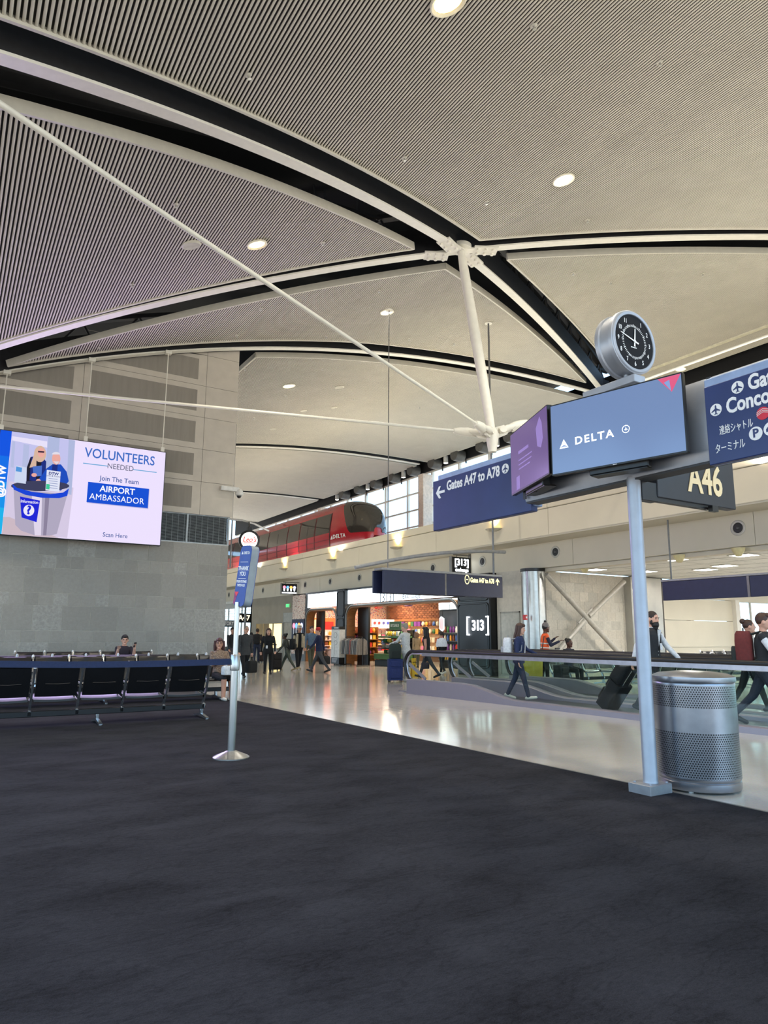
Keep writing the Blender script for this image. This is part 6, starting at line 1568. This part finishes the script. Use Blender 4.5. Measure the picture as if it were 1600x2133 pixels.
def suitcase(lab,pos,rz,m,w=.42,d=.26,h=.62,handle=.38,tiltdeg=0,name='suitcase'):
    o=thing(name,lab,'suitcase',T(pos,rz,R(tiltdeg)))
    rr_=rrect(w,d,.05,4); b=MB(); b.prism(rr_,.06,.06+h); b.build('shell',m,o,True)
    MB().cbox(-w*.38,w*.38,-d/2-.035,-d/2+.01,.12,.06+h*.55,.02).build('pocket',m,o); MB().cbox(-w*.38,w*.38,-d/2-.03,-d/2+.01,.06+h*.62,.06+h*.9,.02).build('pocket',m,o)
    for x in (-w*.4,w*.4):
        for y in (-d*.35,d*.35): MB().cyl((x-.012,y,.03),(x+.012,y,.03),.03,n=10).build('wheel',M_HARD,o); MB().cbox(x-.015,x+.015,y-.02,y+.02,.03,.075,.004).build('caster',M_HARD,o)
    for x in (-w*.22,w*.22): MB().cyl((x,d/2-.04,.06+h),(x,d/2-.04,.06+h+handle),.009,n=8).build('handle_tube',M_ALU,o)
    MB().cbox(-w*.26,w*.26,d/2-.06,d/2-.02,.06+h+handle-.01,.06+h+handle+.03,.01).build('handle_grip',M_HARD,o)
    MB().tube([(-.07,-.02,.06+h),(-.06,-.02,.09+h),(.06,-.02,.09+h),(.07,-.02,.06+h)],.01,6).build('carry_handle',M_HARD,o)
    return o
def handbag(lab,pos,rz,m,w=.42,d=.2,h=.28,hang=.18,name='bag'):
    o=thing(name,lab,'bag',T(pos,rz)); rbag(w,d,h).build('bag_body',m,o,True)
    for s_ in (-1,1): MB().tube([(-w*.25,s_*d*.25,h*.92),(-w*.15,s_*.03,h+hang*.8),(0,s_*.01,h+hang),(w*.15,s_*.03,h+hang*.8),(w*.25,s_*d*.25,h*.92)],.009,6).build('strap',m,o)
    return o
def wpt(E_,F,p): return (E_.matrix_basis@F@Vector(p).to_4d()).to_3d()
BLK=cmat('black',(20,20,23)); CHAR=cmat('charcoal',(48,48,50)); NAVY=cmat('navy',(30,38,72)); WHT=cmat('white',(216,218,222)); SH_B=mat('shoe_black',(24,22,22),.4); SH_W=mat('shoe_white',(206,202,192),.6); SH_T=mat('shoe_tan',(170,150,112),.7)
DENIM=cmat('denim',(40,48,70)); OLIVE=cmat('olive',(78,80,64)); LGREY=cmat('lightgrey',(184,182,176)); DGREY=cmat('darkgrey',(74,74,76))

# --- man in a dark vest pulling luggage on the near walkway
def onwalk(px,w):            # point on the near walkway at picture column px, w across
    best=None
    for i in range(500):
        s=i*.05; p=Vector((9.69,14.45,.03))+wd_*s+ww*w; v=p-EYE; x=800+FPX*v.dot(RT)/v.dot(FW)
        if best is None or abs(x-px)<best[0]: best=(abs(x-px),p)
    return best[1]
def G0(v): return Vector((v.x,v.y,0))
p=onwalk(1362,.62)
suit_p=onwalk(1262,.70)
E_,F,HF,HD,sp_n=person('bearded man in a dark vest and white shirt walking on the near walkway',1352,pos=p,top=1272,phi=118,legs=((24,4),(-20,14)),arms=((-30,12,14),(24,20,22)),hands=(None,Vector((p.x,p.y,0))+wd_*.30+Vector((0,0,1.02))+ww*.34),top_m=cmat('vest_charcoal',(38,40,44)),sleeve=WHT,pant=cmat('trouser_charcoal',(36,38,44)),shoe=SH_B,hair=HAIR['short'],hairstyle='buzz',bulk=1.12,headyaw=-6,headpitch=8)
bm_=MB(); bm_.ell((0,.055,-.085),(.062,.058,.060),14,10); bm_.ell((0,.06,-.13),(.045,.042,.05),12,8); bm_.ell((-.062,.022,-.045),(.014,.026,.045),8,6); bm_.ell((.062,.022,-.045),(.014,.026,.045),8,6); bm_.ell((0,.092,-.042),(.032,.010,.009),8,6); bm_.build('beard',HAIR['black'],E_,True,HF)
MB().prism([(-.055,.20),(.055,.20),(.0,-.08)],.0,.012,F@Matrix.Translation(sp_n((0,.133,1.26)))@Matrix.Rotation(R(84),4,'X')).build('shirt_front',WHT,E_)
MB().tube([(.06*math.cos(t*.5),.055*math.sin(t*.5),0) for t in range(13)],.016,6,True).build('collar',WHT,E_,True,F@Matrix.Translation(sp_n((0,0,1.487))))
badge_on(E_,F,sp_n,-.03,1.18)
for z in (1.10,1.04,.98): MB().ell(sp_n((.035,.138,z)),(.008,.005,.008),8,6).build('button',mat('button_silver',(190,190,190),.3,.8),E_,M=F)
hw=wpt(E_,F,HD[1][0]+HD[1][1]*.09)
sc_=thing('rolling_suitcase','black rolling suitcase with a second bag strapped on, pulled on the walkway','suitcase',T((suit_p.x,suit_p.y,.03),-math.atan2(wd_.x,wd_.y),0))
L_=Matrix.Translation((0,0,.02))@Matrix.Rotation(R(-38),4,'X')
b=MB(); b.prism(rrect(.42,.27,.05,4),.06,.62); b.build('shell',M_BAG,sc_,True,L_)
MB().cbox(-.16,.16,-.19,-.12,.12,.4,.03).build('pocket',M_BAG,sc_,M=L_); MB().cbox(-.16,.16,-.18,-.12,.43,.58,.02).build('pocket',M_BAG,sc_,M=L_)
for x in (-.17,.17): MB().cyl((x-.015,0,.03),(x+.015,0,.03),.045,n=12).build('wheel',M_HARD,sc_,M=L_@Matrix.Translation((0,.10,0)))
for x in (-.09,.09): MB().cyl((x,.10,.60),(x,.10,1.0),.01,n=8).build('handle_tube',M_ALU,sc_,M=L_)
MB().cbox(-.11,.11,.08,.12,.98,1.02,.01).build('handle_grip',M_HARD,sc_,M=L_)
rbag(.44,.25,.40).build('strapped_bag',M_BAG,sc_,True,L_@Matrix.Translation((0,-.06,.63))); MB().cbox(-.03,.03,-.2,-.185,.45,.53,.004).build('name_tag',mat('badge_white',(228,230,234),.5),sc_,M=L_)
# --- woman in navy with a white backpack
p=onwalk(1083,.70)
E_,F,HF,HD,sp_n=person('long-haired woman in a navy jacket walking on the near walkway',1083,pos=p,top=1300,phi=98,legs=((17,3),(-15,12)),arms=((-6,8,14),(26,14,40)),top_m=cmat('navy_jacket',(34,46,82)),pant=DENIM,shoe=SH_W,hair=HAIR['brown'],hairstyle='long',fem=True,headpitch=10,hem=.86)
MB().prism([(-.04,.20),(.04,.20),(.03,-.16),(-.03,-.16)],.0,.010,F@Matrix.Translation(sp_n((0,.145,1.24)))@Matrix.Rotation(R(86),4,'X')).build('shirt_front',WHT,E_)
backpack('white backpack on the back of the woman in navy',(E_,F,sp_n),cmat('pack_white',(212,214,218)),cmat('pack_grey',(150,152,158)),.32,.2,.46)
# --- worker in an orange vest with a yellow cart bag
p=G0(onwalk(1137,4.45))
ORG=cmat('hi_vis_orange',(240,96,40),.7)
E_,F,HF,HD,sp_n=person('worker in an orange safety vest and knit hat beyond the walkways',1133,pos=p,height=1.72,phi=75,legs=((4,3),(-6,3)),arms=((20,14,95),(30,14,100)),top_m=ORG,sleeve=cmat('worker_navy',(40,42,60)),pant=BLK,shoe=SH_B,skin='dark',hair=HAIR['black'],hairstyle='buzz',headyaw=20)
MB().lathe([(.088,0),(.092,.03),(.08,.08),(.045,.115),(.005,.125)],(0,-.012,.03),16).build('knit_hat',cmat('hat_grey',(120,112,108)),E_,True,HF); MB().ell((0,-.02,.17),(.034,.034,.034),10,8).build('hat_bobble',HAIR['black'],E_,True,HF)
SILV=mat('reflective_tape',(222,222,216),.4)
for z in (1.08,1.2):
    b=MB(); b.tube([sp_n((.158*math.cos(t*math.pi/9),.125*math.sin(t*math.pi/9),z)) for t in range(18)],.018,6,True); b.build('reflective_stripe',SILV,E_,True,F)
ct=thing('janitor_cart','yellow janitor cart bag beside the orange-vested worker','cart',T(G0(onwalk(1107,3.95)),R(-30)))
b=MB(); vs=[];
for z,s in ((.12,.85),(.2,.95),(.9,1.05),(.93,1.0)):
    for x,y in rrect(.56,.44,.08,3): vs.append((x*s,y*s,z))
n_=16; b.add(vs,[(j*n_+i,j*n_+(i+1)%n_,(j+1)*n_+(i+1)%n_,(j+1)*n_+i) for j in range(3) for i in range(n_)]+[tuple(range(n_))[::-1],tuple(range(3*n_,4*n_))]); b.build('bag',mat('cart_yellow',(206,178,46),.6),ct,True)
MB().cbox(-.3,.3,-.24,.24,.08,.12,.01).build('cart_base',M_HARD,ct)
for x in (-.25,.25):
    for y in (-.19,.19): MB().cyl((x,y-.02,.04),(x,y+.02,.04),.04,n=10).build('wheel',M_HARD,ct)
for x in (-.26,.26): MB().cyl((x,.2,.1),(x,.2,1.0),.014,n=8).build('cart_post',M_HARD,ct)
MB().cyl((.2,-.1,.5),(.34,-.16,1.38),.012,n=8).build('mop_handle',M_HARD,ct)
# --- travellers cut by the picture edge
p=onwalk(1600,.62)
E_,F,HF,HD,sp_n=person('traveller in a white shirt and dark apron cut by the picture edge',1600,pos=p,height=1.80,phi=95,legs=((28,4),(-26,18)),arms=((30,8,40),(-15,8,20)),top_m=cmat('vest_charcoal',(38,40,44)),sleeve=WHT,fore=SKIN['light'],pant=cmat('trouser_navy',(42,48,62)),shoe=SH_B,hair=HAIR['brown'],hairstyle='short',bulk=1.05)
backpack('red-brown backpack on the traveller at the picture edge',(E_,F,sp_n),cmat('pack_red',(104,42,40)),cmat('pack_dark',(40,44,42)),.34,.24,.52)
p=onwalk(1566,2.75)
E_,F,HF,HD,sp_n=person('brown-haired traveller in grey on the farther walkway',1566,pos=p,height=1.70,phi=80,legs=((20,4),(-18,12)),top_m=LGREY,pant=BLK,shoe=SH_B,hair=HAIR['brown'],hairstyle='bun')
# --- travellers in front of the shop
E_,F,HF,HD,sp_n=person('man in a pale grey sweatsuit pushing a suitcase by the walkway end',846,1420,1298,phi=305,legs=((10,4),(-10,8)),arms=((35,10,35),(38,10,35)),top_m=cmat('sweat_grey',(196,196,192)),pant=cmat('sweat_grey2',(168,166,162)),shoe=SH_W,hair=HAIR['grey'],hairstyle='short',skin='light',hem=.86)
ps=at(823,1421,Z=0); suitcase('navy blue suitcase beside the man in the grey sweatsuit',ps,R(-20),cmat('case_navy',(30,44,92)),.44,.28,.62,.42)
o=thing('travel_backpack','dark green backpack resting on the navy suitcase','backpack',T((ps.x,ps.y,.685),R(-20))); rbag(.36,.24,.44).build('main_compartment',cmat('pack_green',(38,48,42)),o,True); rbag(.28,.08,.22).build('front_pocket',cmat('pack_green2',(28,36,32)),o,True,Matrix.Translation((0,-.13,.02))); MB().tube([(-.03,0,.44),(-.03,0,.48),(.03,0,.48),(.03,0,.44)],.008,6).build('grab_handle',M_BAG,o)
E_,F,HF,HD,sp_n=person('woman with long black hair and bare arms striding past the shop',890,1413,1303,phi=290,legs=((24,4),(-28,10)),arms=((10,6,12),(-8,6,10)),top_m=BLK,sleeve=SKIN['tan'],pant=cmat('slate_pants',(52,56,62)),shoe=SH_B,hair=HAIR['black'],hairstyle='long',skin='tan',fem=True)
pb=wpt(E_,F,HD[-1][0]+HD[-1][1]*.1); handbag('dark purse carried by the woman with long black hair',(pb.x,pb.y,pb.z-.39),0,cmat('purse',(46,40,52)),.28,.12,.2,.2)
E_,F,HF,HD,sp_n=person('woman in a white shawl and black trousers walking to the shop',921,1405,1313,phi=330,legs=((20,4),(-20,14)),arms=((6,8,12),(-6,8,12)),top_m=BLK,shawl=WHT,pant=BLK,shoe=SH_W,hair=HAIR['short'],hairstyle='short',skin='tan',fem=True)
pt=at(935,1400,Z=0); 
E_,F,HF,HD,sp_n=person('man in a red cap and navy jacket striding with a black duffel',664,1401,1304,phi=288,legs=((27,3),(-27,10)),arms=((-20,10,8),(24,10,20)),top_m=NAVY,pant=DGREY,shoe=SH_B,hair=HAIR['sandy'],hairstyle='short',headyaw=15,hem=.88)
cap_on(E_,HF,cmat('cap_red',(176,36,38)))
pb=wpt(E_,F,HD[1][0]+HD[1][1]*.1); handbag('black duffel bag carried by the red-capped man',(pb.x,pb.y,pb.z-.42),R(30),M_BAG,.50,.26,.30,.12)
E_,F,HF,HD,sp_n=person('man in a blue sweater and olive trousers facing the red-capped man',647,1393,1304,phi=160,legs=((14,3),(-12,8)),arms=((-4,10,12),(6,10,12)),top_m=cmat('sweater_blue',(92,114,138)),pant=OLIVE,shoe=mat('shoe_blue',(46,56,84),.6),hair=HAIR['short'],hairstyle='short',bulk=1.1)
glasses_on(E_,HF)
E_,F,HF,HD,sp_n=person('man in a white cap and beige jacket outside the candy shop',621,1395,1302,phi=165,legs=((16,3),(-16,8)),arms=((10,8,14),(-10,8,14)),top_m=BLK,sleeve=cmat('beige',(186,172,146)),pant=BLK,shoe=SH_T,hair=HAIR['grey'],hairstyle='short',skin='tan')
cap_on(E_,HF,cmat('cap_white',(222,214,196)))
for s_ in (-1,1): MB().tube([sp_n((s_*.10,.10,1.42)),sp_n((s_*.115,.13,1.25)),sp_n((s_*.115,.125,1.05)),sp_n((s_*.12,.12,.90))],[.04,.05,.05,.045],8).build('jacket_front',MATS['cloth_beige'],E_,True,F)
E_,F,HF,HD,sp_n=person('woman in grey-green clothes with a black backpack leaning forward',598,1397,1316,phi=290,lean=12,legs=((28,6),(-26,10)),arms=((40,10,18),(20,10,20)),top_m=cmat('sage',(74,78,72)),pant=cmat('sage2',(84,90,78)),shoe=SH_T,hair=HAIR['black'],hairstyle='bun',skin='dark',fem=True)
backpack('black backpack on the woman in grey-green clothes',(E_,F,sp_n),M_BAG,None,.34,.22,.5)
pb=wpt(E_,F,HD[-1][0]+HD[-1][1]*.1); handbag('black tote bag held low beside the rolling case',(pb.x,pb.y,pb.z-.47),R(10),M_BAG,.36,.16,.26,.22)
suitcase('black rolling case with a tan strap beside the woman in black',at(573,1398,Z=0),R(15),cmat('case_black',(34,30,30)),.46,.28,.62,.3)
E_,F,HF,HD,sp_n=person('woman in black with long hair and a badge walking towards us',557,1405,1307,phi=182,legs=((20,3),(-16,14)),arms=((-8,12,8),(10,12,12)),top_m=cmat('black_fleece',(19,19,22)),pant=BLK,shoe=mat('boot_brown',(48,36,32),.5),hair=HAIR['brown'],hairstyle='long',fem=True,bulk=1.12,hem=.84)
badge_on(E_,F,sp_n,.05,1.06)
E_,F,HF,HD,sp_n=person('man in brown with a black backpack walking away',534,1381,1309,phi=5,legs=((12,3),(-12,10)),top_m=cmat('brown_shirt',(58,48,46)),sleeve=None,fore=SKIN['tan'],pant=DENIM,shoe=SH_B,hair=HAIR['short'],hairstyle='short',skin='tan',bulk=1.08)
backpack('black backpack on the man walking away in brown',(E_,F,sp_n),M_BAG,None,.34,.2,.5)
suitcase('small dark case pulled by the man walking away',at(543,1380,Z=0),R(20),cmat('case_brown',(56,46,44)),.36,.22,.5,.36)
E_,F,HF,HD,sp_n=person('man in a charcoal jacket and glasses walking behind the stanchion',508,1413,1301,phi=160,legs=((20,4),(-20,16)),arms=((8,8,14),(-10,8,10)),top_m=cmat('jacket_charcoal',(56,58,60)),pant=BLK,shoe=SH_B,hair=HAIR['grey'],hairstyle='buzz',bulk=1.1,hem=.80)
glasses_on(E_,HF)
pb=wpt(E_,F,HD[-1][0]+HD[-1][1]*.1); handbag('large black shoulder bag beside the man in charcoal',(pb.x,pb.y,pb.z-.55),R(30),M_BAG,.44,.22,.38,.18)
E_,F,HF,HD,sp_n=person('dark-haired traveller half hidden by the stone pier corner',480,1400,1306,phi=150,legs=((14,3),(-14,8)),top_m=cmat('dark_jacket',(40,40,44)),pant=cmat('mauve_grey',(86,78,84)),shoe=SH_B,hair=HAIR['short'],hairstyle='short',skin='tan')
E_,F,HF,HD,sp_n=person('distant woman in dark clothes beyond the charcoal-jacketed man',521,1378,1317,phi=10,legs=((10,3),(-10,6)),top_m=cmat('dim_brown',(62,54,50)),pant=BLK,shoe=SH_B,hair=HAIR['black'],hairstyle='long',skin='tan',fem=True)
E_,F,HF,HD,sp_n=person('shopper in a tan coat browsing inside the wide shop',868,1392,1316,phi=340,legs=((6,3),(-6,4)),top_m=cmat('tan_coat',(140,124,98)),pant=OLIVE,shoe=SH_B,hair=HAIR['sandy'],hairstyle='bob',fem=True,hem=.78)
# --- seated people
xs_=xr-PT/2
E_,F,HF,HD,sp_n=person('seated woman in a leopard print top and glasses at the end of the second row',452,pos=(xs_,15.02,0),height=1.64,phi=-math.degrees(math.atan2(xs_,15.02))+172,seated=True,seat=.43,lean=-8,legs=((84,78),(80,84)),arms=((20,8,88),(24,8,80)),top_m=candy_mat('leopard_print',(120,96,78),60,[(40,30,28),(150,124,100),(60,46,40),(170,150,126)]),fore=SKIN['tan'],pant=BLK,shin=SKIN['tan'],shoe=SH_W,hair=HAIR['auburn'],hairstyle='bob',skin='tan',fem=True,headyaw=-28,bulk=1.1,legspread=3)
glasses_on(E_,HF)
o=handbag('white handbag on the lap of the seated woman',(xs_+.05,14.62,.53),R(10),cmat('bag_white',(214,216,218)),.30,.14,.19,.08)
xp=at(258,1352,Y=19.0).x
E_,F,HF,HD,sp_n=person('seated man with glasses holding a phone before the stone pier',258,pos=(xp,19.0,0),height=1.70,phi=-math.degrees(math.atan2(xp,19.0))+180,seated=True,seat=.43,lean=2,legs=((84,80),(84,84)),arms=((30,8,118),(40,10,112)),top_m=cmat('plum_tee',(36,30,42)),fore=SKIN['light'],pant=BLK,shoe=SH_B,hair=HAIR['black'],hairstyle='short',headyaw=-8,headpitch=6)
glasses_on(E_,HF)
ph=wpt(E_,F,HD[-1][0]+HD[-1][1]*.10); o=thing('phone','black phone held up by the seated man','phone',T(ph,R(20),R(20))); MB().cbox(-.036,.036,-.005,.005,-.07,.07,.004).build('phone_case',M_BLACK,o); MB().box(-.032,.032,-.0062,-.005,-.064,.064).build('phone_screen',mat('phone_glass',(30,34,44),.1),o)
pf=Vector((at(1186,1360,Y=14.1).x,14.15,0))
E_,F,HF,HD,sp_n=person('person with a topknot seated before the cross-braced wall',1186,pos=pf,height=1.66,phi=-math.degrees(math.atan2(pf.x,pf.y))+180,seated=True,seat=.43,lean=4,legs=((84,80),(84,84)),arms=((20,8,60),(20,8,60)),top_m=cmat('dim_navy',(44,46,58)),pant=BLK,shoe=SH_W,hair=HAIR['black'],hairstyle='bun',skin='dark')
suitcase('upright case with raised handle beside the person with the topknot',(pf.x-.75,13.7,0),R(10),M_BAG,.4,.26,.56,.42)
